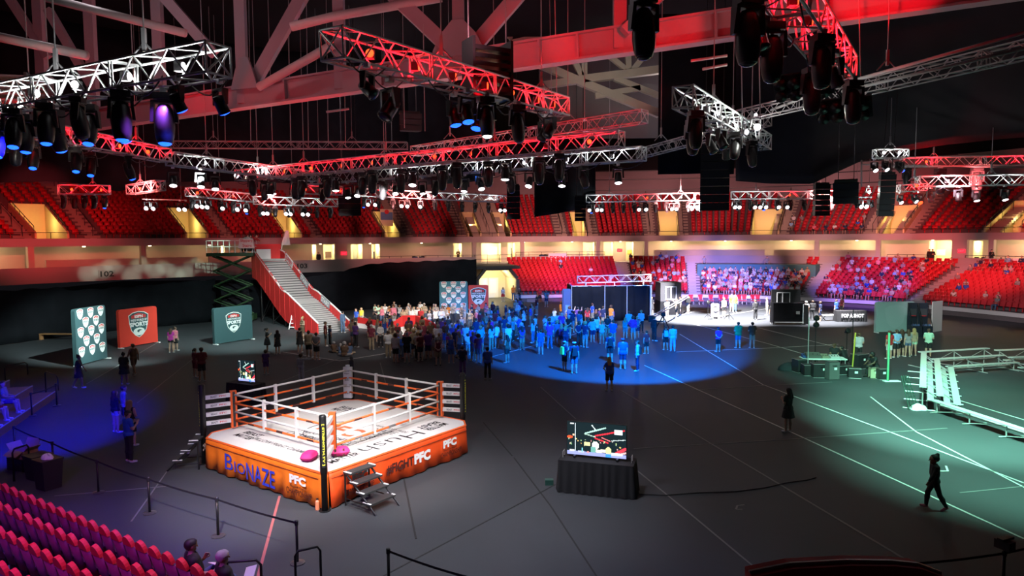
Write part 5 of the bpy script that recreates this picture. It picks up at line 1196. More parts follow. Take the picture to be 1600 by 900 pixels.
def side_panel(x, sgn):
    n = 13
    for i in range(n):
        f0, f1 = i / n * 1.02, (i + 1) / n * 1.02
        z0, z1 = sz(min(f0, 1)), sz(min(f1, 1)); g = 0.04
        y0, y1 = f0 * RL + g, f1 * RL - g
        q = [(x - .05, y0, max(.02, z0 - DROP)), (x + .05, y0, max(.02, z0 - DROP)), (x + .05, y1, max(.02, z1 - DROP)), (x - .05, y1, max(.02, z1 - DROP)), (x - .05, y0, z0 + .72), (x + .05, y0, z0 + .72), (x + .05, y1, z1 + .72), (x - .05, y1, z1 + .72)]
        MB().hexa([Vector(p) for p in q]).build('side_panel', red_paint, slide, SLI @ MS)
    MB().tube([(x, f * RL * 1.02, sz(min(f, 1)) + .74) for f in (0, .42, .5, .93, 1.0)], 0.07, 6).build('edge_rail', slide_w, slide, SLI @ MS)
side_panel(-SWD / 2 - .06, -1); side_panel(SWD / 2 + .06, 1)
MB().box((0, RL * 1.02, 6.2), (SWD + .2, 0.1, 1.7)).build('end_panel', red_paint, slide, SLI @ MS)
MB().box((-SWD * .22, RL * .96, 6.1), (SWD * .5, 0.12, 1.0)).build('start_gate', slide_w, slide, SLI @ MS)
for f, m_, wd in ((0.86, paper, 'SLIPPERY'), (0.62, mat('ad_grey', (0.30, 0.32, 0.36), 0.6), 'STAIRS'), (0.31, mat('ad_grey', (0.3, 0.32, 0.36), 0.6), 'STAIRS')):
    y0, y1 = (f - .06) * RL, (f + .06) * RL; z0, z1 = sz(f - .06), sz(f + .06); sl = Vector((0, y1 - y0, z1 - z0)); x = SWD / 2 + 0.005
    M = MS @ frame(-sl, Vector((0, 0, 1)), (x - .02, (y0 + y1) / 2, (z0 + z1) / 2 + .5)); 
    o = MB().box((0, 0, 0), (sl.length, .62, .03)).build('advert', m_, slide, SLI @ M)
    zz = 1 if (M.to_3x3() @ Vector((0, 0, 1))).y < 0 else 1
    text(wd, M @ Vector((-sl.length * .42, -.2, 0.016)), M.to_3x3() @ Vector((1, 0, 0)), M.to_3x3() @ Vector((0, 1, 0)), sl.length * .84, .4, red_ink if m_ is paper else paper, o, .03)
scaf = black_metal
for f in (0.3, 0.5, 0.7, 0.9):
    for x in (-1.2, 1.2): bar('scaffold_leg', SLI @ MS @ Vector((x, f * RL, 0)), SLI @ MS @ Vector((x, f * RL, sz(f) - .9)), 0.05, scaf, slide)
    bar('scaffold_brace', SLI @ MS @ Vector((-1.2, f * RL, .2)), SLI @ MS @ Vector((1.2, f * RL, max(.4, sz(f) - 1.2))), 0.035, scaf, slide)
for k_ in range(3):
    f0, f1 = 0.3 + .2 * k_, .5 + .2 * k_
    for x in (-1.2, 1.2): bar('scaffold_brace', SLI @ MS @ Vector((x, f0 * RL, sz(f0) - 1.0)), SLI @ MS @ Vector((x, f1 * RL, .3)), 0.035, scaf, slide)
def flag(p, h, lean, label):
    t = empty('flag', p, 0, label, 'flag'); bar('pole', (0, 0, 0), (lean, 0, h), 0.035, rope_w, t)
    b = MB().grid(lambda u, v: Vector((lean * (1 - v) + u * (.75 - .55 * (1 - v)) * (1.2) , -.08 * math.sin(u * 5 + v * 3), h - v * h * .78)), 8, 8)
    fm = mat('flag_cloth', (0.75, 0.62, 0.62), 0.7, noise=0.1); o = b.build('cloth', fm, t, smooth=True); md = o.modifiers.new('cloth', 'SOLIDIFY'); md.thickness = .02
    return t
flag(MS @ Vector((SWD / 2 + .05, RL * 1.0, 6.55)), 1.75, .45, 'pale pointed flag at the right of the slide top')
flag(MS @ Vector((-SWD / 2 - .6, RL * 1.02, 6.0)), 1.75, .15, 'pale pointed flag at the left of the slide top by the lift')
# scissor lift
lc = D(366, 480, 62); lc.z = 0
lift = empty('scissor_lift', lc, 0.15, 'green scissor lift raised beside the slide with a white railed platform', 'scissor lift'); grn = mat('lift_green', (0.012, 0.045, 0.013), 0.5, noise=0.15); TZL = 6.3
MB().box((0, 0, .45), (3.6, 1.6, .5)).build('chassis', grn, lift)
for x in (-1.3, 1.3):
    for y in (-.8, .8): MB().lathe([(.3, -.1), (.34, -.06), (.34, .06), (.3, .1)], 14).build('wheel', black_plastic, lift, frame((1, 0, 0), (0, 0, 1), (x, y, .34)))
nx_ = 4; zz0, zz1 = .7, TZL - .3; hz = (zz1 - zz0) / nx_
for k_ in range(nx_):
    for y in (-.6, .6):
        bar('scissor_arm', (-1.55, y, zz0 + k_ * hz), (1.55, y + .05, zz0 + (k_ + 1) * hz), .075, grn, lift)
        bar('scissor_arm', (1.55, y - .05, zz0 + k_ * hz), (-1.55, y, zz0 + (k_ + 1) * hz), .075, grn, lift)
    bar('cross_tube', (0, -.65, zz0 + (k_ + .5) * hz), (0, .65, zz0 + (k_ + .5) * hz), .06, grn, lift)
MB().box((0, 0, TZL - .15), (4.0, 1.9, .3)).build('platform', grn, lift)
for k_ in range(9):
    for y in (-.92, .92): bar('rail_post', (-1.95 + 3.9 * k_ / 8, y, TZL), (-1.95 + 3.9 * k_ / 8, y, TZL + 1.1), .03, rope_w, lift)
for z in (.55, 1.1): MB().tube([(-1.95, -.92, TZL + z), (1.95, -.92, TZL + z), (1.95, .92, TZL + z), (-1.95, .92, TZL + z)], .035, 6, True).build('top_rail', rope_w, lift)
o, M, w = board(D(372, 388, 60.6), D(397, 388, 60.6), 1.0, mat('pink_sign', (0.78, 0.45, 0.45), 0.6), 'pink square sign with red words on the lift railing', lift=0.0, feet=False)
text('Slippery', M @ Vector((-.5, .5, 0)), M.to_3x3() @ Vector((1, 0, 0)), Z3, 1.1, .3, red_ink, o.children[0], .02); text('Stairs', M @ Vector((-.3, .12, 0)), M.to_3x3() @ Vector((1, 0, 0)), Z3, .8, .26, red_ink, o.children[0], .02)
# ladder
la, lb = G(456, 515), D(463, 482, G(456, 515).y + .6)
ld = empty('step_ladder', la, 0, 'short white ladder leaning on the underside of the slide', 'ladder'); I = world(ld).inverted()
for sg in (-.25, .25): bar('rail', I @ (la + Vector((sg, 0, .03))), I @ (lb + Vector((sg, 0, 0))), .045, rope_w, ld)
for k_ in range(5): p = la.lerp(lb, (k_ + .6) / 5.4); bar('rung', I @ (p + Vector((-.25, 0, 0))), I @ (p + Vector((.25, 0, 0))), .035, rope_w, ld)
# curved red and white barrier in front of the crowd at the slide's foot
def barrier(keys, label, h0=0.95):
    t = empty('curved_barrier', G(*keys[0][:2]), 0, label, 'barrier'); I = world(t).inverted()
    pts = [G(x, y) for x, y, _ in keys]; hs = [h for _, _, h in keys]
    n = len(pts)
    for i in range(n - 1):
        a, b = pts[i], pts[i + 1]; d = (b - a).normalized(); nn = Vector((-d.y, d.x, 0)) * .06
        def seg(z0a, z1a, z0b, z1b, m, nm, off=0):
            q = [a - nn * (1 + off), b - nn * (1 + off), b + nn, a + nn]
            zl = (z0a, z0b, z0b, z0a); zh = (z1a, z1b, z1b, z1a)
            MB().hexa([I @ (p + Z3 * z) for p, z in zip(q, zl)] + [I @ (p + Z3 * z) for p, z in zip(q, zh)]).build(nm, m, t)
        ha, hb = hs[i], hs[i + 1]
        seg(0, ha * .45, 0, hb * .45, slide_w, 'white_panel', .3); seg(ha * .45, ha, hb * .45, hb, red_paint, 'red_panel')
    return t
barrier([(560, 512, .9), (590, 516, .8), (612, 520, .75)], 'low red and white wall at the foot of the slide')
barrier([(610, 524, .9), (630, 524, 1.55), (650, 525, 1.6), (672, 529, 1.35), (690, 533, .9), (702, 540, .5)], 'curved red and white barrier around the performing floor')
# ------------------------------------------------------------------ people: one continuous surface per pose, grown round a skeleton
def _seg(P, a, b, r1, r2, fy=1.0):
    """distance to a tapering limb from a to b; fy < 1 flattens it front to back"""
    a, b = np.array(a, float), np.array(b, float); s = np.array([1, 1 / fy, 1]); a, b = a * s, b * s; Q = P * s
    ab = b - a; L2 = max(ab @ ab, 1e-9); t = np.clip(((Q - a) @ ab) / L2, 0, 1)
    d = np.linalg.norm(Q - (a + t[..., None] * ab), axis=-1) - (r1 + (r2 - r1) * t)
    return d * (fy if fy < 1 else 1), t
def grow(bones, h=0.02):
    """bones: (label, a, b, r1, r2, flatten, blend). Returns vertices, quads, bone label and place along it per vertex"""
    pts = np.array([p for b in bones for p in (b[1], b[2])], float); rm = max(max(b[3], b[4]) for b in bones) + 0.06
    lo = pts.min(0) - rm; hi = pts.max(0) + rm; n = np.ceil((hi - lo) / h).astype(int) + 1
    F = np.full(n, 1.0, np.float32); Dm = np.full(n, 1.0, np.float32); LB = np.zeros(n, np.int16); TT = np.zeros(n, np.float32)
    ax = [lo[i] + h * np.arange(n[i]) for i in range(3)]
    for bi, (lb, a, b, r1, r2, fy, k) in enumerate(bones):
        m = max(r1, r2) + 0.07; a_, b_ = np.array(a, float), np.array(b, float)
        i0 = np.maximum(((np.minimum(a_, b_) - m - lo) / h).astype(int), 0); i1 = np.minimum(((np.maximum(a_, b_) + m - lo) / h).astype(int) + 2, n)
        sl = tuple(slice(i0[j], i1[j]) for j in range(3))
        X, Y, Z = np.meshgrid(*(ax[j][sl[j]] for j in range(3)), indexing='ij'); d, t = _seg(np.stack([X, Y, Z], -1), a, b, r1, r2, fy)
        f = F[sl]; q = np.clip(0.5 + 0.5 * (f - d) / k, 0, 1); F[sl] = f * (1 - q) + d * q - k * q * (1 - q)
        dm = Dm[sl]; c = d < dm; dm[c] = d[c]; LB[sl][c] = bi; TT[sl][c] = t[c]
    ins = F < 0
    cs = sum(ins[i:n[0] - 1 + i, j:n[1] - 1 + j, k:n[2] - 1 + k].astype(np.int8) for i in (0, 1) for j in (0, 1) for k in (0, 1))
    mix = (cs > 0) & (cs < 8); idx = np.full(mix.shape, -1, np.int64); cells = np.argwhere(mix); idx[mix] = np.arange(len(cells))
    acc = np.zeros((len(cells), 3)); cnt = np.zeros(len(cells))
    cor = [(i, j, k) for i in (0, 1) for j in (0, 1) for k in (0, 1)]
    for c1 in cor:
        for axs in range(3):
            if c1[axs]: continue
            c2 = list(c1); c2[axs] = 1
            f1 = F[tuple((cells + c1).T)]; f2 = F[tuple((cells + c2).T)]; x = (f1 < 0) != (f2 < 0)
            t = np.where(x, f1 / np.where(f1 == f2, 1, f1 - f2), 0); p = np.array(c1, float)[None].repeat(len(cells), 0); p[:, axs] += t
            acc[x] += p[x]; cnt[x] += 1
    V = lo + h * (cells + acc / cnt[:, None])
    quads = []
    for axs in range(3):
        u, v = (axs + 1) % 3, (axs + 2) % 3
        s1 = [slice(1, m - 1) for m in n]; s1[axs] = slice(0, n[axs] - 1); s2 = list(s1); s2[axs] = slice(1, n[axs])
        e = np.argwhere(ins[tuple(s1)] != ins[tuple(s2)]); off = np.array([1, 1, 1]); off[axs] = 0; e = e + off
        def cell(du, dv):
            q = e.copy(); q[:, u] -= du; q[:, v] -= dv; return idx[tuple(q.T)]
        q = np.stack([cell(1, 1), cell(0, 1), cell(0, 0), cell(1, 0)], 1)
        fl = ~ins[tuple(e.T)]; q[fl] = q[fl][:, ::-1]; quads.append(q)
    Q = np.concatenate(quads); Q = Q[(Q >= 0).all(1)]
    near = np.round((V - lo) / h).astype(int); near = np.minimum(near, n - 1)
    return V, Q, LB[tuple(near.T)], TT[tuple(near.T)]
def vnormals(V, Q):
    fn = np.cross(V[Q[:, 2]] - V[Q[:, 0]], V[Q[:, 3]] - V[Q[:, 1]]); N = np.zeros_like(V)
    for k in range(4): np.add.at(N, Q[:, k], fn)
    return N / np.maximum(np.linalg.norm(N, axis=1), 1e-9)[:, None]
def np_mesh(name, V, Q, m):
    me = bpy.data.meshes.new(name); me.vertices.add(len(V)); me.vertices.foreach_set('co', V.astype(np.float32).ravel())
    me.loops.add(Q.size); me.loops.foreach_set('vertex_index', Q.astype(np.int32).ravel()); me.polygons.add(len(Q))
    me.polygons.foreach_set('loop_start', np.arange(0, Q.size, 4, dtype=np.int32)); me.polygons.foreach_set('loop_total', np.full(len(Q), 4, np.int32))
    me.polygons.foreach_set('use_smooth', np.ones(len(Q), bool)); me.update(calc_edges=True)
    if m is not None: me.materials.append(m)
    return me
def sub_mesh(name, V, Q, keep, off, N, m):
    q = Q[keep[Q].all(1)]
    if not len(q): return None
    used = np.unique(q); mp = np.full(len(V), -1); mp[used] = np.arange(len(used))
    o = off if np.ndim(off) else np.full(len(V), off)
    return np_mesh(name, (V + N * o[:, None])[used], mp[q], m)
skin_m = mat('skin', (0.5, 0.3, 0.2), 0.55, objcol=True); cloth_m = mat('clothing', (0.5, 0.5, 0.5), 0.8, objcol=True, noise=0.12, nscale=9); hair_m = mat('hair', (0.05, 0.03, 0.02), 0.6, objcol=True, noise=0.2, nscale=20)
def rot(v, ax, a): return Vector(v) @ Matrix.Rotation(-a, 3, ax) if False else Matrix.Rotation(a, 3, ax) @ Vector(v)
def skeleton(fem=False, pose='stand', child=False, fat=0.0, fingers=True):
    """joints and bones of a 1.75 m figure that faces +y"""
    B = []; sh = 0.165 if fem else 0.19; hp = 0.095 if fem else 0.088; gi = 1.0 + fat
    P = dict(POSES[pose]); lean = P.get('lean', 0.0); hz = P.get('hip', 0.93); seat = P.get('seat', False)
    pel = Vector((0, P.get('py', 0), hz))
    def up(p): return pel + Matrix.Rotation(-lean, 3, 'X') @ (Vector(p) - Vector((0, 0, 0.93)))
    # trunk
    B.append(('pelvis', pel + Vector((-hp * .75, 0, 0)), pel + Vector((hp * .75, 0, 0)), (.118 if fem else .108) * gi, (.118 if fem else .108) * gi, .88, .04))
    for sx in (-1, 1):
        B.append(('belly', up((sx * .055, 0, .97)), up((sx * .06, 0.005 + fat * .05, 1.2)), .098 * gi, (.092 if fem else .105) * gi, .85, .05))
        B.append(('chest', up((sx * .06, 0, 1.18)), up((sx * .085, -.005, 1.34)), (.098 if fem else .112) * gi, (.092 if fem else .105) * gi, .85, .05))
        if fem: B.append(('chest', up((sx * .07, .075, 1.27)), up((sx * .07, .085, 1.255)), .06, .055, 1, .04))
    B.append(('chest', up((-sh * .82, -.01, 1.41)), up((sh * .82, -.01, 1.41)), .058, .058, 1, .06))
    nk, hd = up((0, -.005, 1.44)), up((0, .012, 1.615)); hl = P.get('nod', 0.0)
    B.append(('neck', nk, hd - Vector((0, 0, .05)), .052 if fem else .058, .048 if fem else .053, 1, .03))
    hs = 1.28 if child else 1.0
    def hp_(v): return hd + Matrix.Rotation(-hl, 3, 'X') @ (Vector(v) * hs)
    B.append(('head', hp_((0, -.022, .028)), hp_((0, .012, .03)), .092 * hs, .088 * hs, 1, .02))
    B.append(('head', hp_((0, .02, -.03)), hp_((0, .045, -.065)), .066 * hs, .046 * hs, 1, .03))
    B.append(('nose', hp_((0, .098, .005)), hp_((0, .112, -.025)), .009 * hs, .014 * hs, 1, .012))
    for sx in (-1, 1): B.append(('ear', hp_((sx * .088, -.005, .01)), hp_((sx * .09, -.01, -.02)), .015 * hs, .012 * hs, 1, .01))
    # arms
    for sx, key in ((-1, 'L'), (1, 'R')):
        S0 = up((sx * sh, -.01, 1.405)); el, wr, hdir = [Vector(v) for v in P['arm' + key]]   # elbow and wrist relative to the shoulder, finger direction
        el = Vector((el.x * sx, el.y, el.z)); wr = Vector((wr.x * sx, wr.y, wr.z)); hdir = Vector((hdir.x * sx, hdir.y, hdir.z)).normalized()
        ua, fa = (.275, .25)
        E = S0 + el.normalized() * ua; Wd = wr - el.normalized() * 0; Wp = E + wr.normalized() * fa
        ar = (.84 if fem else 1.0) * (1 + fat * .5)
        B.append(('upper_arm', S0, E, .053 * ar, .041 * ar, 1, .03)); B.append(('forearm', E, Wp, .041 * ar, .028 * ar, 1, .02))
        pe = Wp + hdir * .085; side = hdir.cross(Vector((sx, 0, 0)));
        if side.length < .2: side = hdir.cross(Vector((0, 0, 1)))
        side.normalize()
        for q in (-1, 1): B.append(('hand', Wp + side * q * .012, pe + side * q * .018, .022, .02, 1, .014))
        if fingers:
            nrm = hdir.cross(side).normalized() * -sx
            for q, ln in ((-1.5, .062), (-.5, .074), (.5, .07), (1.5, .055)):
                b0 = pe + side * q * .021; b1 = b0 + (hdir * .8 + nrm * .25) * ln * .55; b2 = b1 + (hdir * .55 + nrm * .8).normalized() * ln * .55
                B.append(('hand', b0, b1, .0098, .0094, 1, .006)); B.append(('hand', b1, b2, .0094, .008, 1, .006))
            t0 = Wp + hdir * .03 + side * -.026; B.append(('hand', t0, t0 + (hdir * .6 - side).normalized() * .045, .012, .0105, 1, .008)); t1 = t0 + (hdir * .6 - side).normalized() * .045
            B.append(('hand', t1, t1 + hdir * .035, .0105, .009, 1, .008))
    # legs
    for sx, key in ((-1, 'L'), (1, 'R')):
        H0 = pel + Vector((sx * hp, 0, -.04)); kn, an, toe = [Vector(v) for v in P['leg' + key]]
        kn = Vector((kn.x * sx, kn.y, kn.z)); an = Vector((an.x * sx, an.y, an.z)); toe = Vector((toe.x * sx, toe.y, toe.z)).normalized()
        K = H0 + kn.normalized() * .42; A = K + an.normalized() * .415; lg = (1 + fat * .4)
        B.append(('thigh', H0, K, (.094 if fem else .088) * lg, .057 * lg, 1, .04)); B.append(('shin', K, K + (A - K) * .35 + Vector((0, -.012, 0)), .055 * lg, .058 * lg, 1, .03)); B.append(('shin', K + (A - K) * .33, A, .056 * lg, .036, 1, .03))
        B.append(('foot', A + Vector((0, -.02, 0)) - Vector((0, 0, .02)), A + toe * .05 + Vector((0, 0, -.035)), .036, .034, 1, .02)); B.append(('foot', A + toe * .03 + Vector((0, 0, -.04)), A + toe * .15 + Vector((0, 0, -.05)), .038, .03, 1, .02))
    return B, hd, hs, hl
dn = (0.0, 0, -1)
LEG = dict(legL=[(.05, .01, -1), (.03, -.03, -1), (.25, 1, 0)], legR=[(.05, .01, -1), (.03, -.03, -1), (.25, 1, 0)])
A_dn = [(.16, -.03, -1), (.06, .14, -1), (0, .15, -1)]
A_fold = [(.22, .15, -1), (-1, .42, .12), (-1, .1, .1)]
A_hip = [(.62, -.28, -1), (-.62, .36, -.75), (-.5, .7, -.3)]
A_back = [(.22, -.32, -1), (-.72, -.30, -.55), (-1, 0, -.2)]
A_phone = [(.14, .18, -1), (-.48, .9, .62), (-.3, .5, .9)]
A_up = [(.25, .55, .9), (-.1, .25, 1), (0, .2, 1)]
A_out = [(.9, .35, -.05), (.9, .4, .05), (1, .3, 0)]
A_lap = [(.1, .25, -1), (-.3, .92, -.22), (-.25, 1, -.25)]
A_clap = [(.12, .3, -1), (-.55, .8, .55), (-.35, .7, .6)]
SITL = [(.12, 1, -.05), (.03, .1, -1), (.2, 1, 0)]
POSES = {
 'stand': dict(armL=A_dn, armR=A_dn, **LEG), 'folded': dict(armL=A_fold, armR=A_fold, lean=-.03, **LEG), 'hips': dict(armL=A_hip, armR=A_dn, **LEG), 'back': dict(armL=A_back, armR=A_back, **LEG),
 'phone': dict(armL=A_phone, armR=A_phone, nod=.25, **LEG), 'film': dict(armL=A_dn, armR=[(.2, .8, .1), (-.25, .75, .75), (-.1, .3, 1)], **LEG), 'point': dict(armL=A_dn, armR=A_out, **LEG),
 'cheer': dict(armL=A_up, armR=A_up, **LEG),
 'walk': dict(armL=[(.1, .4, -1), (0, .6, -.9), (0, .4, -1)], armR=[(.1, -.4, -1), (0, -.05, -1), (0, .1, -1)], legL=[(.03, -.30, -1), (0, -.55, -1), (.1, 1, -.45)], legR=[(.03, .42, -1), (0, .08, -1), (.1, 1, .2)], lean=.05, hip=.90),
 'sit': dict(armL=A_lap, armR=A_lap, legL=SITL, legR=SITL, hip=.52, lean=-.08, seat=True), 'sit_fwd': dict(armL=[(.1, .62, -.8), (-.28, .8, -.35), (-.4, .9, -.2)], armR=[(.1, .62, -.8), (-.28, .8, -.35), (-.4, .9, -.2)], legL=SITL, legR=SITL, hip=.52, lean=.42, nod=-.25, seat=True),
 'sit_clap': dict(armL=A_clap, armR=A_clap, legL=SITL, legR=SITL, hip=.52, lean=0, seat=True),
 'sit_read': dict(armL=A_phone, armR=A_lap, legL=[(.3, .9, .25), (-.75, .55, -.35), (-.6, .6, 0)], legR=SITL, hip=.52, lean=-.12, nod=.1, seat=True),
 'floor': dict(armL=A_lap, armR=A_lap, legL=[(.75, .6, .05), (-.85, .25, -.22), (-.3, 1, -.1)], legR=[(.75, .6, .05), (-.85, .35, -.22), (-.3, 1, -.1)], hip=.15, lean=.15, seat=True),
 'lean': dict(armL=[(.1, .9, -.7), (-.1, .8, -.5), (0, 1, -.2)], armR=[(.1, .9, -.7), (-.1, .8, -.5), (0, 1, -.2)], lean=.75, nod=-.4, **LEG),
 'crouch': dict(armL=[(.1, .8, -.5), (-.1, .9, -.2), (0, 1, -.2)], armR=[(.1, .8, -.5), (-.1, .9, -.2), (0, 1, -.2)], legL=[(.25, .95, -.1), (.05, -.55, -1), (.2, 1, 0)], legR=[(.25, .95, -.1), (.05, -.55, -1), (.2, 1, 0)], hip=.44, lean=.55, nod=-.3),
}
PROTO = {}
def proto(pose, fem=False, child=False, fat=0.0, h=0.02):
    key = (pose, fem, child, round(fat, 2), h)
    if key in PROTO: return PROTO[key]
    bones, hd, hs, hl = skeleton(fem, pose, child, fat)
    V, Q, lb, tt = grow(bones, h); V = V.copy()
    z0 = V[:, 2].min()
    names = np.array([b[0] for b in bones])[lb]; N = vnormals(V, Q)
    if pose not in ('floor',) and not POSES[pose].get('seat'): V[:, 2] -= z0; hd = hd - Vector((0, 0, z0))
    pel = POSES[pose].get('hip', .93) - (z0 if not POSES[pose].get('seat') else 0)
    is_ = lambda *n: np.isin(names, n)
    trunk = is_('belly', 'chest'); pelv = is_('pelvis')
    d = {'head': hd, 'hs': hs, 'hl': hl, 'pelz': pel}
    d['body'] = np_mesh('body', V, Q, skin_m)
    up_arm = is_('upper_arm'); fore = is_('forearm')
    nz = is_('neck') & (tt < .25)
    base = trunk | pelv | nz
    hem = V[:, 2] > pel - .09
    off_t = np.where(trunk | nz, .016, .024) + (0.008 if not fem else 0)
    d['tshirt'] = sub_mesh('shirt', V, Q, (base & hem) | (up_arm & (tt < .72)), np.where(up_arm, .02, off_t), N, cloth_m)
    d['long'] = sub_mesh('long_sleeved_top', V, Q, (base & hem) | up_arm | (fore & (tt < .93)), np.where(up_arm | fore, .015, off_t), N, cloth_m)
    d['tank'] = sub_mesh('tank_top', V, Q, (base & hem & ~nz) & (V[:, 2] < 99), off_t * .8, N, cloth_m)
    th, sn = is_('thigh'), is_('shin')
    d['shorts'] = sub_mesh('shorts', V, Q, (pelv | is_('belly')) & (V[:, 2] < pel + .09) | (th & (tt < .84)), np.where(th, .012 + .022 * tt, .014), N, cloth_m)
    d['short_shorts'] = sub_mesh('shorts', V, Q, (pelv | is_('belly')) & (V[:, 2] < pel + .09) | (th & (tt < .45)), np.where(th, .012 + .014 * tt, .014), N, cloth_m)
    shin_t = np.where(sn, tt, 0)
    d['trousers'] = sub_mesh('trousers', V, Q, (pelv | is_('belly')) & (V[:, 2] < pel + .09) | th | sn, np.where(sn, .018, .014), N, cloth_m)
    d['shoes'] = sub_mesh('shoes', V, Q, is_('foot'), .009, N, cloth_m)
    # skirt or dress: a cone from the waist
    if not POSES[pose].get('seat'):
        for nm, z1, r1, z0_ in (('skirt', pel - .36, .24, pel + .08), ('long_skirt', .22, .30, pel + .08)):
            b = MB(); n = 22; rows = 7; py = 0
            for j in range(rows + 1):
                f = j / rows; z = z0_ + (z1 - z0_) * f; r = .145 + (r1 - .145) * f ** .7
                for k in range(n): a = 2 * math.pi * k / n; rr = r * (1 + .05 * f * math.sin(a * 6)); b.v.append((rr * math.cos(a) * 1.1, rr * math.sin(a) * .92 + py, z))
            for j in range(rows):
                for k in range(n): b.f.append([j * n + k, j * n + (k + 1) % n, (j + 1) * n + (k + 1) % n, (j + 1) * n + k][::-1]); b.m.append(0)
            me = b.mesh('skirt', True); me.materials.append(cloth_m); d[nm] = me
    # hair grown on the head of this pose; coordinates relative to the head
    Rh = np.array(Matrix.Rotation(hl, 3, 'X')); Lc = (V - np.array(hd)) @ Rh.T / hs
    head = is_('head', 'neck', 'ear') & (Lc[:, 2] > -.1)
    hairline = (Lc[:, 2] > .075 - .0 * Lc[:, 1]) | ((Lc[:, 1] < .012) & (Lc[:, 2] > -.03)) | ((Lc[:, 1] < -.035) & (Lc[:, 2] > -.075)) | ((Lc[:, 2] > .04) & (Lc[:, 1] < .06))
    d['short_hair'] = sub_mesh('hair', V, Q, head & hairline & ~is_('ear'), .013 * hs, N, hair_m)
    d['cap'] = None
    fz = is_('head', 'nose') & (Lc[:, 1] > .03)
    ey = fz & (np.abs(np.abs(Lc[:, 0]) - .034) < .016) & (np.abs(Lc[:, 2] - .012) < .011); mo = fz & (np.abs(Lc[:, 0]) < .028) & (np.abs(Lc[:, 2] + .062) < .010)
    d['eyes'] = sub_mesh('eyes', V, Q, ey, .002, N, hair_m); d['mouth'] = sub_mesh('mouth', V, Q, mo, .002, N, skin_m)
    PROTO[key] = d; return d
def _hair(bones):
    V, Q, _l, _t = grow(bones, .018); return np_mesh('hair', V, Q, hair_m)
HAIRS = {
 'long': _hair([('h', (0, -.035, .04), (0, -.01, .045), .098, .096, 1, .02), ('h', (-.04, -.075, 0), (-.05, -.095, -.26), .06, .05, .8, .03), ('h', (.04, -.075, 0), (.05, -.095, -.26), .06, .05, .8, .03), ('h', (-.075, -.01, .02), (-.085, -.03, -.17), .035, .03, 1, .03), ('h', (.075, -.01, .02), (.085, -.03, -.17), .035, .03, 1, .03)]),
 'ponytail': _hair([('h', (0, -.03, .04), (0, -.008, .042), .097, .096, 1, .02), ('h', (0, -.10, .05), (0, -.15, .02), .03, .035, 1, .03), ('h', (0, -.15, .02), (0, -.155, -.16), .035, .018, 1, .03)]),
 'bun': _hair([('h', (0, -.03, .04), (0, -.008, .042), .097, .096, 1, .02), ('h', (0, -.07, .13), (0, -.08, .135), .042, .042, 1, .02)]),
 'afro': _hair([('h', (0, -.035, .05), (0, -.01, .06), .125, .12, 1, .02), ('h', (-.06, -.04, 0), (.06, -.04, 0), .08, .08, 1, .03)])}
_b = MB(); _b.grid(lambda u, v: Vector((.108 * math.cos(2 * math.pi * u) * math.cos(v * math.pi / 2), -.012 + .118 * math.sin(2 * math.pi * u) * math.cos(v * math.pi / 2), .045 + .085 * math.sin(v * math.pi / 2))), 16, 5)
_b.hexa([Vector(p) for p in ((-.075, .085, .044), (.075, .085, .044), (.05, .185, .03), (-.05, .185, .03), (-.075, .085, .056), (.075, .085, .056), (.05, .185, .04), (-.05, .185, .04))]); CAP_ME = _b.mesh('cap', True); CAP_ME.materials.append(cloth_m)
_b = MB(); _b.grid(lambda u, v: Vector(((u - .5) * .3 * (1 - .2 * v), -.12 - .09 * math.sin(math.pi * min(1, max(0, u))) , 1.02 + .42 * v)), 8, 6)
_q = MB().hexa([Vector(p) for p in ((-.14, -.25, 1.0), (.14, -.25, 1.0), (.15, -.12, 1.0), (-.15, -.12, 1.0), (-.11, -.22, 1.4), (.11, -.22, 1.4), (.13, -.12, 1.44), (-.13, -.12, 1.44))]); PACK_ME = _q.mesh('backpack'); PACK_ME.materials.append(cloth_m)
COL = {'white': (.62, .62, .62), 'grey': (.24, .24, .25), 'black': (.014, .014, .016), 'navy': (.012, .02, .07), 'royal blue': (.02, .08, .45), 'light blue': (.22, .42, .65), 'teal': (.02, .22, .24), 'red': (.42, .02, .025), 'dark red': (.14, .015, .02), 'pink': (.65, .18, .25), 'magenta': (.42, .03, .28),
       'purple': (.11, .04, .2), 'green': (.02, .24, .07), 'yellow': (.72, .55, .05), 'orange': (.72, .22, .03), 'brown': (.10, .055, .03), 'khaki': (.32, .25, .16), 'denim blue': (.07, .12, .22), 'mint': (.40, .62, .46), 'lime': (.35, .7, .1), 'pale grey': (.42, .42, .43), 'tan': (.42, .30, .19), 'maroon': (.16, .02, .04)}
SKIN = [(.52, .32, .23), (.45, .27, .19), (.58, .38, .28), (.28, .15, .09), (.13, .07, .045)]
HAIRC = {'black': (.012, .010, .010), 'brown': (.06, .03, .016), 'blond': (.38, .24, .10), 'grey': (.35, .34, .34), 'auburn': (.14, .045, .018)}
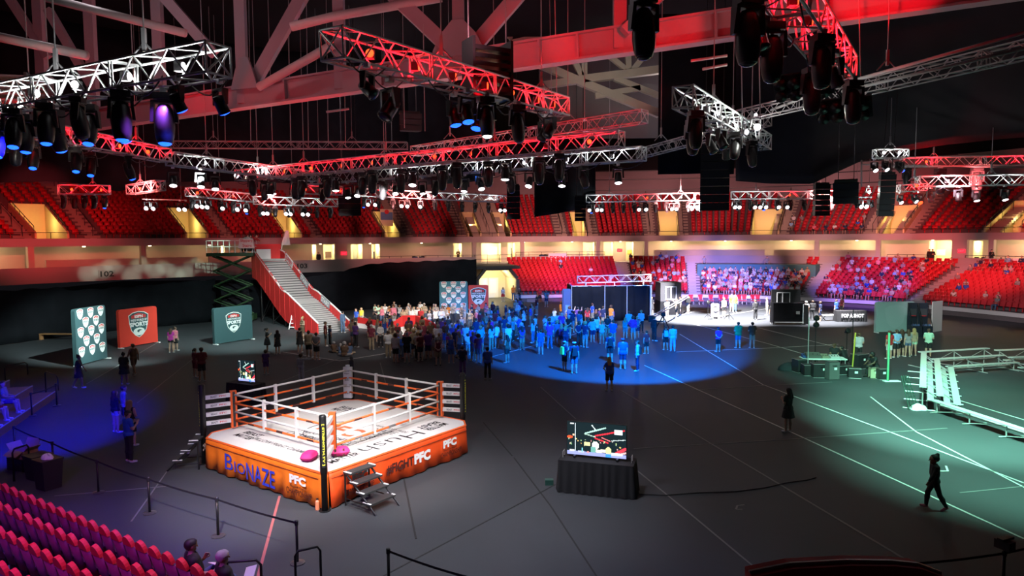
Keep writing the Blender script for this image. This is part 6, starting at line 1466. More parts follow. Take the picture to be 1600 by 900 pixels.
def person(p, rz, label, top=('tshirt', 'grey'), low=('shorts', 'black'), hair=('short', 'brown'), pose='stand', fem=False, child=False, fat=0.0, ht=1.75, skin=0, shoes='white', pack=None, cap=None, h=0.02, face=False, group=None, dress=False):
    d = proto(pose, fem, child, fat, h); s = ht / 1.75
    o = link('person', d['body']); tag(o, label, 'person', group); o.location = p; o.rotation_euler = (0, 0, rz); o.scale = (s, s, s); o.color = (*SKIN[skin], 1)
    def part(name, me, col, M=None):
        if me is None: return
        c = link(name, me, o, None, M); c.color = (*col, 1); return c
    if top: part({'tshirt': 'shirt', 'long': 'long_sleeved_top', 'tank': 'tank_top'}[top[0]], d[top[0]], COL[top[1]])
    if low: part({'skirt': 'skirt', 'long_skirt': 'skirt', 'trousers': 'trousers'}.get(low[0], 'shorts'), d[low[0]], COL[low[1]])
    if shoes: part('shoes', d['shoes'], COL[shoes])
    Mh = Matrix.Translation(d['head']) @ Matrix.Rotation(-d['hl'], 4, 'X') @ Matrix.Scale(d['hs'], 4)
    if hair and hair[0] == 'short': part('hair', d['short_hair'], HAIRC[hair[1]])
    elif hair and hair[0] != 'bald': part('hair', HAIRS[hair[0]], HAIRC[hair[1]], Mh)
    if cap: part('cap', CAP_ME, COL[cap], Mh)
    if pack: part('backpack', PACK_ME, COL[pack])
    if face: part('eyes', d['eyes'], (.02, .015, .012)); part('mouth', d['mouth'], (.3, .09, .08))
    return o
AW, TO, LE, RI = 0.0, math.pi, math.pi / 2, -math.pi / 2     # facing away, towards the camera, left, right
def at(px, py): return G(px, py, 0.0)
NP = 0.014
PEOPLE = [
 # nearest figures
 dict(p=at(1231, 675), rz=.5, label='woman in black shirt and skirt with long black hair, alone on open floor', fem=True, pose='phone', top=('tshirt', 'black'), low=('skirt', 'black'), hair=('long', 'black'), h=NP, ht=1.68, skin=1),
 dict(p=at(1459, 796), rz=1.35, label='child in dark clothes walking across the white floor line at right', fem=False, pose='walk', child=True, top=('long', 'black'), low=('trousers', 'black'), hair=('bun', 'black'), h=NP, ht=1.48, skin=3, shoes='pink', face=True),
 dict(p=at(952, 611), rz=0, label='blond woman in blue shirt and black shorts at the near edge of blue light', fem=True, pose='hips', top=('tshirt', 'royal blue'), low=('shorts', 'black'), hair=('long', 'blond'), ht=1.65, h=NP),
 dict(p=at(762, 593), rz=-.1, label='man in royal blue shirt and dark trousers walking away behind the ring', top=('tshirt', 'royal blue'), low=('trousers', 'black'), ht=1.72, h=NP, pose='stand', hair=('short', 'black')),
 dict(p=at(723, 588), rz=.1, label='man in navy shirt and purple trousers with hands on hips behind the ring', top=('tshirt', 'navy'), low=('trousers', 'purple'), pose='hips', ht=1.65, h=NP),
 dict(p=at(203, 722), rz=-.6, label='man in blue shirt and dark cap looking at a phone, left of the ring', top=('tshirt', 'royal blue'), low=('trousers', 'black'), pose='phone', cap='black', ht=1.75, h=NP, face=True),
 dict(p=at(206, 697), rz=-.1, label='blond woman in black tank top seen from behind, left of the ring', fem=True, top=('tank', 'black'), low=('shorts', 'black'), hair=('long', 'blond'), pose='folded', h=NP, ht=1.68, skin=2),
 dict(p=at(182, 676), rz=-.5, label='woman in dark top and pale shorts with brown hair, left of the blond woman', fem=True, top=('long', 'black'), low=('short_shorts', 'pale grey'), hair=('long', 'brown'), h=NP, ht=1.65),
 dict(p=at(196, 671), rz=-.9, label='person in grey shirt looking to the right beyond the blond woman', top=('tshirt', 'grey'), low=('shorts', 'navy'), ht=1.75, h=NP),
 dict(p=at(124, 607), rz=-1.35, label='person in black dress and pale shoes walking right in front of the tall teal board', fem=True, pose='walk', top=('tshirt', 'black'), low=('skirt', 'black'), hair=('bun', 'black'), skin=3, ht=1.7),
 dict(p=at(195, 601), rz=.2, label='stout person in black top and skirt with pale shoes below the red board', fem=True, fat=.35, top=('tshirt', 'black'), low=('skirt', 'black'), hair=('bun', 'black'), skin=3, pose='folded', ht=1.68),
 dict(p=at(210, 586), rz=1.0, label='bare armed person in brown top walking left below the red board', pose='walk', top=('tank', 'brown'), low=('shorts', 'brown'), skin=3, ht=1.75),
 dict(p=at(268, 551), rz=.1, label='woman in magenta top and dark shorts right of the red board', fem=True, top=('tshirt', 'magenta'), low=('short_shorts', 'black'), hair=('long', 'brown'), ht=1.62),
 dict(p=at(275, 548), rz=-.3, label='woman in pale pink top beside the magenta one right of the red board', fem=True, top=('tshirt', 'pink'), low=('shorts', 'black'), hair=('bun', 'brown'), ht=1.62),
 dict(p=at(306, 590), rz=-.5, label='person in maroon top standing left of a taller one, below the right teal board', fem=True, top=('tshirt', 'maroon'), low=('shorts', 'maroon'), hair=('ponytail', 'brown'), ht=1.6),
 dict(p=at(316, 596), rz=.6, label='tall person in dark maroon shirt and dark shorts, below the right teal board', top=('tshirt', 'dark red'), low=('shorts', 'black'), ht=1.8, pose='folded', skin=3),
 # left of the crowd
 dict(p=at(416, 585), rz=.1, label='child in purple clothes alone behind the ring, left of the arm stretching one', child=True, top=('tshirt', 'purple'), low=('shorts', 'purple'), ht=1.35),
 dict(p=at(471, 596), rz=-.2, label='child in pale grey stretching an arm to the right just behind the ring', child=True, pose='point', top=('long', 'pale grey'), low=('trousers', 'pale grey'), ht=1.45),
 dict(p=at(418, 552), rz=-1.2, label='woman in short black dress with arms forward, leftmost before the ladder', fem=True, pose='phone', top=('tshirt', 'black'), low=('skirt', 'black'), hair=('ponytail', 'black'), ht=1.68, skin=1),
 dict(p=at(434, 554), rz=.9, label='woman in short black dress with loose dark hair, right of the leftmost one', fem=True, pose='stand', top=('tshirt', 'black'), low=('skirt', 'black'), hair=('long', 'black'), ht=1.6, skin=1),
 dict(p=at(473, 532), rz=2.6, label='bare shouldered person with white hair and brown clothes by the ladder', fem=True, pose='folded', top=('tank', 'brown'), low=('shorts', 'brown'), hair=('bun', 'blond'), ht=1.75, skin=1),
 dict(p=at(469, 551), rz=.1, label='woman in black tank top and black skirt seen from behind, left of two grey shirts', fem=True, top=('tank', 'black'), low=('skirt', 'black'), hair=('short', 'black'), ht=1.65, skin=1),
 dict(p=at(483, 560), rz=.1, label='man in olive grey shirt and black shorts, left of two side by side', top=('tshirt', 'khaki'), low=('shorts', 'black'), ht=1.75, fat=.2),
 dict(p=at(495, 563), rz=-.1, label='man in brown grey shirt and black shorts, right of two side by side', top=('tshirt', 'grey'), low=('shorts', 'black'), ht=1.72, fat=.15, pose='back'),
 dict(p=at(509, 541), rz=-1.3, label='man in dark red shirt and black shorts facing the slide foot', top=('tshirt', 'dark red'), low=('shorts', 'black'), ht=1.72, skin=3),
 dict(p=at(516, 540), rz=-.9, label='child in dark clothes beside the man at the slide foot', child=True, top=('tshirt', 'navy'), low=('trousers', 'black'), ht=1.4, skin=3),
 dict(p=at(536, 520), rz=-.4, label='person in grey blue clothes standing on the right of the slide foot', fem=True, top=('long', 'denim blue'), low=('trousers', 'denim blue'), hair=('short', 'black'), ht=1.75),
 dict(p=at(557, 510), rz=2.8, label='child in royal blue shirt close to the slide edge', child=True, top=('tshirt', 'royal blue'), low=('shorts', 'black'), ht=1.5),
 dict(p=at(565, 506), rz=2.9, label='child in bright yellow shirt alone behind the slide foot', child=True, top=('tshirt', 'yellow'), low=('shorts', 'grey'), hair=('short', 'blond'), ht=1.4, skin=2),
 # open blue floor
 dict(p=at(882, 580), rz=-1.0, label='person with a lime backpack and white shoes on the blue lit floor', top=('tshirt', 'navy'), low=('shorts', 'black'), pack='lime', cap='light blue', pose='phone', ht=1.7, h=NP),
 dict(p=at(897, 584), rz=.1, label='man in navy shirt with dark backpack and light blue cap on the blue floor', top=('tshirt', 'navy'), low=('shorts', 'denim blue'), pack='black', cap='light blue', ht=1.78, h=NP),
 dict(p=at(953, 566), rz=0, label='person in navy with a black backpack behind the blond woman in blue', top=('tshirt', 'navy'), low=('shorts', 'black'), pack='black', ht=1.75),
 dict(p=at(973, 577), rz=0, label='stout man in royal blue shirt and navy shorts on the blue floor', top=('tshirt', 'royal blue'), low=('shorts', 'navy'), cap='royal blue', fat=.3, ht=1.78, h=NP),
 dict(p=at(996, 580), rz=1.2, label='person in pale blue shirt and dark trousers with a small black pack facing left', top=('long', 'light blue'), low=('trousers', 'navy'), pack='black', ht=1.72, h=NP),
 dict(p=at(1010, 553), rz=.2, label='person in red shirt and black shorts at the back of the blue floor', top=('tshirt', 'red'), low=('shorts', 'black'), ht=1.5, fem=True),
 dict(p=at(1040, 547), rz=0, label='woman in black with a light blue backpack at the back of the blue floor', fem=True, top=('tshirt', 'black'), low=('shorts', 'black'), pack='light blue', ht=1.6),
 dict(p=at(1051, 549), rz=-.1, label='person all in light blue standing right of the blue backpack', top=('tshirt', 'light blue'), low=('trousers', 'light blue'), ht=1.7, hair=('short', 'black')),
 dict(p=at(1122, 550), rz=.3, label='person in magenta shirt and black shorts with a blue bag, alone', top=('tshirt', 'magenta'), low=('shorts', 'black'), cap='navy', pose='back', ht=1.62),
 dict(p=at(1153, 544), rz=.1, label='stout man in green shirt and denim shorts seen from behind', top=('tshirt', 'green'), low=('shorts', 'denim blue'), fat=.3, ht=1.76, pose='folded'),
 dict(p=at(1175, 544), rz=-.1, label='man in brown patterned shirt and khaki shorts beside the green one', top=('tshirt', 'brown'), low=('shorts', 'khaki'), ht=1.75, pose='folded'),
 dict(p=at(845, 554), rz=.1, label='person in blue shirt and denim shorts at the right edge of the crowd', top=('tshirt', 'royal blue'), low=('shorts', 'denim blue'), ht=1.62),
 dict(p=at(1022, 533), rz=-.9, label='camera operator all in black at the crane tripod', top=('long', 'black'), low=('trousers', 'black'), ht=1.8, pose='point'),
 # right side
 dict(p=at(1389, 561), rz=.2, label='person in red and white shirt with white shorts, leftmost of five before the pale board', top=('tshirt', 'red'), low=('shorts', 'white'), ht=1.72),
 dict(p=at(1400, 559), rz=.0, label='person in light blue shirt with hands behind back, second of five before the pale board', top=('tshirt', 'light blue'), low=('shorts', 'black'), pose='back', ht=1.72),
 dict(p=at(1408, 557), rz=.1, label='woman in black with brown hair, third of five before the pale board', fem=True, top=('tshirt', 'black'), low=('shorts', 'black'), hair=('long', 'brown'), ht=1.68),
 dict(p=at(1418, 558), rz=-.1, label='woman in dark top and denim shorts, fourth of five before the pale board', fem=True, top=('tshirt', 'grey'), low=('short_shorts', 'denim blue'), hair=('long', 'brown'), ht=1.7),
 dict(p=at(1427, 556), rz=-.1, label='blond woman in olive top and mint shorts, rightmost of five before the pale board', fem=True, top=('tshirt', 'khaki'), low=('short_shorts', 'mint'), hair=('long', 'blond'), ht=1.72),
 dict(p=at(1450, 558), rz=-.6, label='man in mint shirt and black shorts with folded arms by the benches', top=('tshirt', 'mint'), low=('shorts', 'black'), pose='folded', ht=1.75, shoes='black'),
 dict(p=at(1341, 566), rz=-.3, label='man in pale grey shirt and black shorts right of the yellow pole', top=('tshirt', 'pale grey'), low=('shorts', 'black'), pose='folded', ht=1.75, shoes='black'),
 # far stage
 dict(p=at(1143, 487), rz=2.6, label='presenter in orange shirt on the bright far floor', fem=True, top=('tshirt', 'orange'), low=('shorts', 'grey'), hair=('long', 'blond'), ht=1.72),
 dict(p=at(1148, 488), rz=3.3, label='presenter in yellow shirt on the bright far floor', top=('tshirt', 'yellow'), low=('trousers', 'denim blue'), ht=1.78),
 dict(p=at(1131, 495), rz=.3, label='crew member in grey with pale hair beside the sign with a ring', top=('tshirt', 'grey'), low=('shorts', 'black'), hair=('short', 'blond'), ht=1.78),
 dict(p=at(1180, 500), rz=.2, label='camera operator in dark clothes alone on the bright floor', top=('long', 'black'), low=('trousers', 'black'), pose='film', ht=1.8),
 dict(p=at(1198, 493), rz=1.2, label='person in khaki shorts left of the black game stand', fem=True, top=('tshirt', 'khaki'), low=('shorts', 'khaki'), ht=1.7),
 dict(p=at(1207, 506), rz=-.4, label='man in black shirt and shorts at the left of the black game stand', top=('tshirt', 'black'), low=('shorts', 'black'), ht=1.78),
 dict(p=at(1259, 502), rz=.2, label='person in white shirt and dark trousers right of the black game stand', top=('tshirt', 'white'), low=('trousers', 'navy'), ht=1.78, hair=('short', 'grey')),
 dict(p=at(1269, 501), rz=-.2, label='man with folded arms in black right of the black game stand', top=('tshirt', 'black'), low=('trousers', 'black'), pose='folded', ht=1.8),
 dict(p=at(1281, 503), rz=.9, label='person in navy shirt and shorts between the game stand and the black table', top=('tshirt', 'navy'), low=('shorts', 'navy'), ht=1.8),
 dict(p=at(1306, 498), rz=.6, label='man in royal blue shirt and dark trousers at the black table', top=('tshirt', 'royal blue'), low=('trousers', 'black'), ht=1.75),
 dict(p=at(1315, 492), rz=2.0, label='woman in dark red behind the black table', fem=True, top=('tshirt', 'dark red'), low=('shorts', 'black'), hair=('long', 'black'), ht=1.65),
 dict(p=at(1018, 492), rz=-.4, label='woman in short black dress at the right end of the black booth', fem=True, top=('tshirt', 'black'), low=('skirt', 'black'), hair=('short', 'blond'), pose='folded', ht=1.72),
 dict(p=at(1057, 497), rz=1.2, label='camera operator in tan vest by the grey sports tent', top=('tshirt', 'tan'), low=('shorts', 'black'), pose='film', ht=1.76),
 dict(p=at(1063, 492), rz=1.4, label='crew member in black by the crane arm', top=('tshirt', 'black'), low=('shorts', 'black'), ht=1.75),
 dict(p=at(1042, 497), rz=.4, label='crew member in pale shirt by the grey sports tent', top=('tshirt', 'pale grey'), low=('shorts', 'khaki'), ht=1.72, pose='phone'),
 dict(p=at(1075, 490), rz=2.0, label='person in white top near the crane arm', fem=True, top=('tshirt', 'white'), low=('shorts', 'grey'), hair=('long', 'blond'), ht=1.68),
]
for q in PEOPLE: person(**q)
# the crowd on the floor, zone by zone
FRONT_T = ['black', 'grey', 'dark red', 'navy', 'brown', 'maroon', 'khaki', 'white', 'purple', 'royal blue']
BLUE_T = ['royal blue', 'light blue', 'navy', 'teal', 'white', 'black', 'purple', 'pale grey', 'denim blue', 'magenta']
WARM_T = ['pink', 'white', 'tan', 'red', 'pale grey', 'khaki', 'orange', 'grey', 'mint', 'black', 'navy']
BOTH_T = ['red', 'navy', 'grey', 'white', 'orange', 'royal blue', 'dark red', 'black', 'tan', 'purple']
LOWS = [('shorts', 'black'), ('shorts', 'khaki'), ('trousers', 'denim blue'), ('shorts', 'navy'), ('trousers', 'black'), ('shorts', 'grey'), ('short_shorts', 'denim blue'), ('skirt', 'black'), ('trousers', 'khaki'), ('shorts', 'denim blue')]
HWORD = {'short': 'short', 'long': 'long', 'ponytail': 'tied', 'bun': 'pinned', 'afro': 'bushy'}
SWORD = {'tshirt': 'shirt', 'long': 'jersey', 'tank': 'tank-top'}
used_lab = set(); placed = [Vector(q['p']) for q in PEOPLE]
def crowd(pts, tops, facing, where, seed, kids=0.12, poses=('stand', 'stand', 'folded', 'phone', 'hips', 'film', 'back')):
    r = random.Random(seed)
    for (px, py) in pts:
        p = at(px + r.uniform(-2, 2), py + r.uniform(-1, 1))
        for _ in range(12):
            if all((p - q).length > 0.5 for q in placed): break
            p = p + Vector((r.uniform(-.4, .4), r.uniform(-.4, .4), 0))
        placed.append(p)
        for _ in range(400):
            fem = r.random() < .48; kid = r.random() < kids
            tk = r.choice(['tshirt', 'tshirt', 'tshirt', 'long', 'tank'] if fem else ['tshirt', 'tshirt', 'tshirt', 'tshirt', 'long']); tc = r.choice(tops)
            lw = r.choice(LOWS); lw = (lw[0] if fem or lw[0] not in ('skirt', 'short_shorts') else 'shorts', lw[1])
            hs = r.choice(['long', 'long', 'ponytail', 'bun'] if fem else ['short', 'short', 'short', 'afro']); hc = r.choice(['black', 'brown', 'brown', 'blond', 'auburn', 'grey'])
            if kid: hs = 'short' if not fem else 'ponytail'
            kidw = 'child' if kid else 'woman' if fem else 'man'
            lab = '%s in %s %s, %s %s, %s %s hair, %s' % (kidw, tc, SWORD[tk], lw[1], {'shorts': 'shorts', 'short_shorts': 'hotpants', 'skirt': 'skirt', 'trousers': 'trousers'}[lw[0]], HWORD[hs], hc, where)
            if lab not in used_lab: used_lab.add(lab); break
        person(p, facing(p) + r.uniform(-.45, .45), lab, (tk, tc), lw, (hs, hc), r.choice(poses), fem, kid, 0 if kid else r.choice([0, 0, 0, .18]), r.uniform(1.2, 1.45) if kid else r.uniform(1.58, 1.70) if fem else r.uniform(1.68, 1.84), r.choice([0, 0, 1, 2, 3]), r.choice(['white', 'white', 'black', 'grey']), group='crowd on the arena floor', h=0.026)
def face_to(px, py):
    t = G(px, py)
    return lambda p: math.atan2(t.y - p.y, t.x - p.x) - math.pi / 2
def spread_pts(n, seed, quad):
    """n spots inside a four sided patch of the floor (given in the photograph), kept apart"""
    r = random.Random(seed); out = []
    (ax, ay), (bx, by), (cx, cy_), (dx, dy) = quad
    tries = 0
    while len(out) < n and tries < 9000:
        tries += 1; u, v = r.random(), r.random()
        x = (1 - v) * ((1 - u) * ax + u * bx) + v * ((1 - u) * dx + u * cx); y = (1 - v) * ((1 - u) * ay + u * by) + v * ((1 - u) * dy + u * cy_)
        if all(math.hypot((x - p[0]) / 7.5, (y - p[1]) / 4.0) > 1 for p in out): out.append((x, y))
    return out
crowd([(620, 566), (637, 566), (652, 561), (668, 561), (686, 571), (705, 569), (740, 564), (748, 569), (792, 567), (628, 557)], FRONT_T, face_to(640, 524), 'front row behind ring', 1, .05)
crowd(spread_pts(22, 2, ((545, 540), (700, 545), (690, 562), (560, 560))), FRONT_T, face_to(640, 524), 'dark cluster before slide', 2, .2)
crowd([(522, 551), (530, 553), (548, 553), (541, 556)], ['dark red', 'denim blue', 'brown', 'yellow'], face_to(560, 515), 'sitting on floor', 12, .9, ('floor',))
crowd(spread_pts(20, 3, ((560, 527), (720, 530), (720, 545), (545, 541))), FRONT_T, face_to(640, 522), 'just before barrier', 3, .15)
crowd(spread_pts(31, 4, ((583, 500), (690, 503), (690, 517), (585, 512))), WARM_T, lambda p: TO, 'lit crowd behind barrier', 4, .2)
crowd(spread_pts(18, 5, ((690, 502), (765, 500), (775, 520), (700, 528))), WARM_T, lambda p: 2.4, 'before bright teal board', 5, .15)
crowd(spread_pts(32, 6, ((700, 533), (835, 520), (845, 545), (700, 562))), BLUE_T, face_to(660, 520), 'blue lit right of barrier', 6, .1)
crowd(spread_pts(16, 7, ((765, 500), (840, 490), (845, 515), (780, 522))), BOTH_T, face_to(700, 510), 'before the tunnel', 7, .1)
crowd(spread_pts(26, 8, ((848, 520), (1000, 515), (1005, 541), (850, 548))), BLUE_T, face_to(1000, 490), 'blue lit before booth', 8, .06)
crowd(spread_pts(18, 9, ((865, 498), (995, 497), (1000, 514), (865, 515))), BOTH_T, face_to(1060, 480), 'right under black booth', 9, .1)
crowd([(802, 470), (812, 474), (830, 468), (842, 474), (852, 480), (806, 480)], BOTH_T, face_to(700, 510), 'near tunnel stairs', 10, 0)
# the public in the stands
def seated(M, label, r, tops, h=0.032, pose=None, group='public in the stands', parts=True):
    fem = r.random() < .45; pose = pose or r.choice(['sit', 'sit', 'sit_fwd', 'sit_clap'])
    p = M @ Vector((r.uniform(-.05, .05), 0.02, -.02)); y = M.to_3x3() @ Vector((0, 1, 0)); hs = r.choice(['long', 'short', 'ponytail'] if fem else ['short'])
    return person(p, math.atan2(y.y, y.x) - math.pi / 2, label, (r.choice(['tshirt', 'long']), r.choice(tops)), (r.choice(['shorts', 'trousers']), r.choice(['black', 'khaki', 'denim blue', 'grey', 'navy'])), (hs, r.choice(['black', 'brown', 'brown', 'blond', 'grey'])), pose, fem, False, 0, 1.72, r.choice([0, 0, 1, 2, 3]), None, h=h, group=group)
r = random.Random(21); PALE = ['white', 'white', 'pale grey', 'light blue', 'royal blue', 'pink', 'navy', 'grey', 'tan']
cand = []
for (k, idx, M, px, s) in LOW_SEATS:
    dens = 0.0
    if 1087 < px < 1262 and k <= 6: dens = .97
    elif 985 < px < 1084: dens = .42 if k < 8 else .3
    elif 1283 < px < 1450: dens = .34 if k > 2 else .5 if px < 1400 else .2
    elif 1450 < px < 1600: dens = .07 if k < 9 else .3
    elif 860 < px < 975: dens = .04
    if r.random() < dens: cand.append((k, idx, M, px))
main = [c for c in cand if 1087 < c[3] < 1262]; other = [c for c in cand if not 1087 < c[3] < 1262]
other.sort(key=lambda c: -c[3])
BLK = lambda px: 'block with the teal cover' if 1085 < px < 1265 else 'block left of the teal cover' if 980 < px < 1085 else 'block behind the pale board' if 1265 < px < 1455 else 'nearest right block' if px > 1455 else 'half empty block'
main.sort(key=lambda c: (c[0], c[3])); take = other[:22]; rest = main + other[22:]
cnt = {}
for k, idx, M, px in sorted(take, key=lambda c: (BLK(c[3]), c[0], c[3])):
    key = (BLK(px), k); i = cnt.get(key, 0); cnt[key] = i + 1
    seated(M, 'seated spectator, %s row, %s from left in %s' % (nth(k), nth(i), key[0]), r, PALE if px < 1300 else PALE + ['red', 'black'])
# the remaining public, too many to pick apart: one mass with printed colours
def mass_people(items, name, label):
    Vs, Qs, Cs, off = [], [], [], 0
    for M, pose in items:
        key = ('mass', pose)
        if key not in PROTO:
            b_, hd, hs, hl = skeleton(False, pose, False, 0, False); V, Q, lb, tt = grow(b_, .042); PROTO[key] = (V, Q, np.array([b[0] for b in b_])[lb], tt, hd)
        V, Q, nm, tt, hd = PROTO[key]; col = np.zeros((len(V), 4)); col[:, 3] = 1
        sk, tp, lo_, hr = SKIN[r.choice([0, 0, 1, 2, 3])], COL[r.choice(PALE + ['black'])], COL[r.choice(['black', 'khaki', 'denim blue', 'grey'])], HAIRC[r.choice(['black', 'brown', 'blond', 'grey'])]
        col[:, :3] = sk; col[np.isin(nm, ['belly', 'chest', 'upper_arm']), :3] = tp; col[np.isin(nm, ['pelvis', 'thigh']), :3] = lo_
        col[np.isin(nm, ['head']) & ((V[:, 2] > hd.z + .05) | (V[:, 1] < hd.y - .03)), :3] = hr
        W_ = (np.c_[V, np.ones(len(V))] @ np.array(M).T)[:, :3]; Vs.append(W_); Qs.append(Q + off); Cs.append(col); off += len(V)
    me = np_mesh(name, np.concatenate(Vs), np.concatenate(Qs), mat('public_print', attr='print', rough=.8)); ca = me.color_attributes.new('print', 'FLOAT_COLOR', 'POINT'); ca.data.foreach_set('color', np.concatenate(Cs).astype(np.float32).ravel()); me.update()
    o = link(name, me); tag(o, label, 'public', None, 'stuff'); return o
UPR = [(seat_M(S(px, UP_D + k * UP_P + .42, UP_Z + k * UP_R), UP_D + k * UP_P + .42, UP_Z + k * UP_R), 'sit') for px, k in ((1236, 1), (1240, 3), (1252, 3), (1272, 0), (1290, 0), (1304, 0), (1320, 0), (1340, 1), (1346, 0), (1350, 3))]
mass_people([(M @ Matrix.Translation((0, .02, -.02)), p_) for M, p_ in UPR] + [(M @ Matrix.Translation((r.uniform(-.14, .14), .02 + r.uniform(-.05, .1), r.uniform(-.05, .10))), r.choice(['sit', 'sit', 'sit_fwd', 'sit_clap', 'sit_clap'])) for _k, _i, M, _p in rest], 'seated_public', 'seated public under the teal cover and in the blocks beside it')
# spectators on the upper deck at right and standing figures on the concourse
for px, dz, lab, c, pz in ((498, 0, 'dark figure with a bag in front of the bright opening left of the slide column', 'black', 'stand'), (716, 0, 'person in brown inside the narrow lit opening over the curtain', 'brown', 'folded'), (1452, 0, 'left of two dark figures at the lit opening on the right', 'black', 'stand'), (1457, 0, 'right of two dark figures at the lit opening on the right', 'black', 'folded'), (1549, 0, 'dark figure by the folding chairs at far right', 'black', 'phone')):
    dd = 12.6 if px > 1400 or px == 498 else BACK_D + .6; s = S(px, dd, 5)
    person(bowl(s, dd, 4.16), TO, lab, ('long', c), ('trousers', 'black'), ('short', 'black'), pz, ht=1.78, h=.022)
person(Vector((D(786, 466, 80.5).x, 80.5, 0.01)), TO, 'woman in red skirt standing inside the lit tunnel', ('tshirt', 'white'), ('skirt', 'red'), ('long', 'brown'), 'stand', True, ht=1.65, h=.022)
for px, py, lab, c in ((1198, 408, 'person in grey standing behind the teal cover', 'grey'), (1100, 410, 'man in grey at the left end of the teal cover', 'grey'), (1172, 428, 'standing woman in black among the blue lit public', 'black')):
    k = 9 if px != 1172 else 5; d, z = LO_D + k * LO_P + .15, LO_Z + k * LO_R; s = S(px, d, z)
    person(bowl(s, d, z), TO, lab, ('tshirt', c), ('shorts', 'black'), ('short', 'brown'), 'stand', c == 'black', ht=1.75, h=.022)
# contestants on top of the lift
for px, py, lab, c, pz, rz in ((382, 366, 'contestant in white leaning over the lift rail above the slide', 'white', 'lean', -1.0), (393, 367, 'second contestant bending beside the one in white on the lift', 'red', 'lean', -1.7), (378, 372, 'third contestant in pale grey behind the other two on the lift', 'pale grey', 'lean', -1.3)):
    q = D(px, py, lc.y + (.2 if px != 378 else .5)); person(Vector((q.x, q.y, TZL + .02)), rz, lab, ('long', c), ('trousers', 'black'), ('short', 'black'), pz, ht=1.75, h=.022)
# ------------------------------------------------------------------ near stand at lower left
RD = Vector((0.8426, -0.5387, 0)); RP = Vector((-0.5387, -0.8426, 0)); FW = -RP
ORG = G(8.5, 752, 1.17); ORG.z = 0
SP, PITCH_, RISE = 0.483, 0.86, 0.25
ns = MB()
for k in range(9):
    z = 0.06 + k * RISE; a = ORG + RP * (k * PITCH_ - .45) - RD * 9; b = ORG + RP * (k * PITCH_ - .45) + RD * 13
    q = [a, a + RP * (PITCH_ + .02), b + RP * (PITCH_ + .02), b]
    ns.hexa([p + Vector((0, 0, -0.05 if k == 0 else z - RISE - .05)) for p in q] + [p + Vector((0, 0, z)) for p in q])
tag(ns.build('floor_near_stand', mat('near_riser', (0.10, 0.10, 0.11), 0.7, noise=.2)), kind='structure')
nose = mat('step_nosing', (0.5, 0.5, 0.52), 0.5)
plum = mat('seat_shell_plum', (0.17, 0.03, 0.10), 0.45, noise=.1); dome_m = mat('seat_cloth_red', (0.58, 0.015, 0.03), 0.7, noise=.1, nscale=12, bump=.1)
def curved_panel(w0, w1, z0, z1, y0, y1, th, bow):
    b = MB(); n = 5
    def P(i, z, w, y, o): x = (i / n - .5) * w; return (x, y + bow * (1 - (2 * i / n - 1) ** 2) + o, z)
    for i in range(n + 1):
        for z, w, y in ((z0, w0, y0), (z1, w1, y1)):
            for o in (0, th): b.v.append(P(i, z, w, y, o))
    for i in range(n):
        a, c = i * 4, (i + 1) * 4
        for f in ((a, a + 2, c + 2, c), (a + 1, c + 1, c + 3, a + 3), (a + 2, a + 3, c + 3, c + 2), (a, c, c + 1, a + 1)): b.f.append(list(f)); b.m.append(0)
    for a in (0, n * 4): b.f.append([a, a + 1, a + 3, a + 2]); b.m.append(0)
    return b
BACK_ME = curved_panel(.40, .45, .38, .96, -.02, -.17, .05, -.045).mesh('back_panel', True); BACK_ME.materials.append(plum)
_b = MB(); arch = [(.165 * math.cos(a), 1.0 + .225 * math.sin(a)) for a in np.linspace(0, math.pi, 11)]
_b.prism(arch, .085, frame((1, 0, 0), (0, -.25, 1), (0, .115, .03))); HEADR_ME = _b.mesh('headrest'); HEADR_ME.materials.append(dome_m)
CUSH_ME = MB().hexa([Vector(p) for p in ((-.21, .05, .40), (.21, .05, .40), (.20, .14, .40), (-.20, .14, .40), (-.21, .0, .82), (.21, .0, .82), (.20, .08, .82), (-.20, .08, .82))]).mesh('folded_seat'); CUSH_ME.materials.append(dome_m)
_b = MB().box((0, -.15, .972), (.24, .05, .02)); BRK_ME = _b.mesh('bracket'); BRK_ME.materials.append(alu)
_b = MB().box((0, 0, .2), (.07, .12, .4)); _b.box((-.235, .06, .60), (.04, .30, .05)); _b.box((-.235, -.02, .44), (.04, .07, .34)); LEG_ME = _b.mesh('frame'); LEG_ME.materials.append(black_metal)
def near_seat(M, label, folded=True):
    t = bpy.data.objects.new('auditorium_seat', None); C.objects.link(t); t.matrix_basis = M; tag(t, label, 'seat', 'auditorium seats of the near stand')
    link('back_panel', BACK_ME, t); link('headrest', HEADR_ME, t); link('bracket', BRK_ME, t); link('frame', LEG_ME, t)
    link('folded_seat', CUSH_ME, t) if folded else link('folded_seat', CUSH_ME, t, None, Matrix.Translation((0, .42, .02)) @ Matrix.Rotation(math.radians(-85), 4, 'X') @ Matrix.Translation((0, 0, -.42)))
MEN = {}
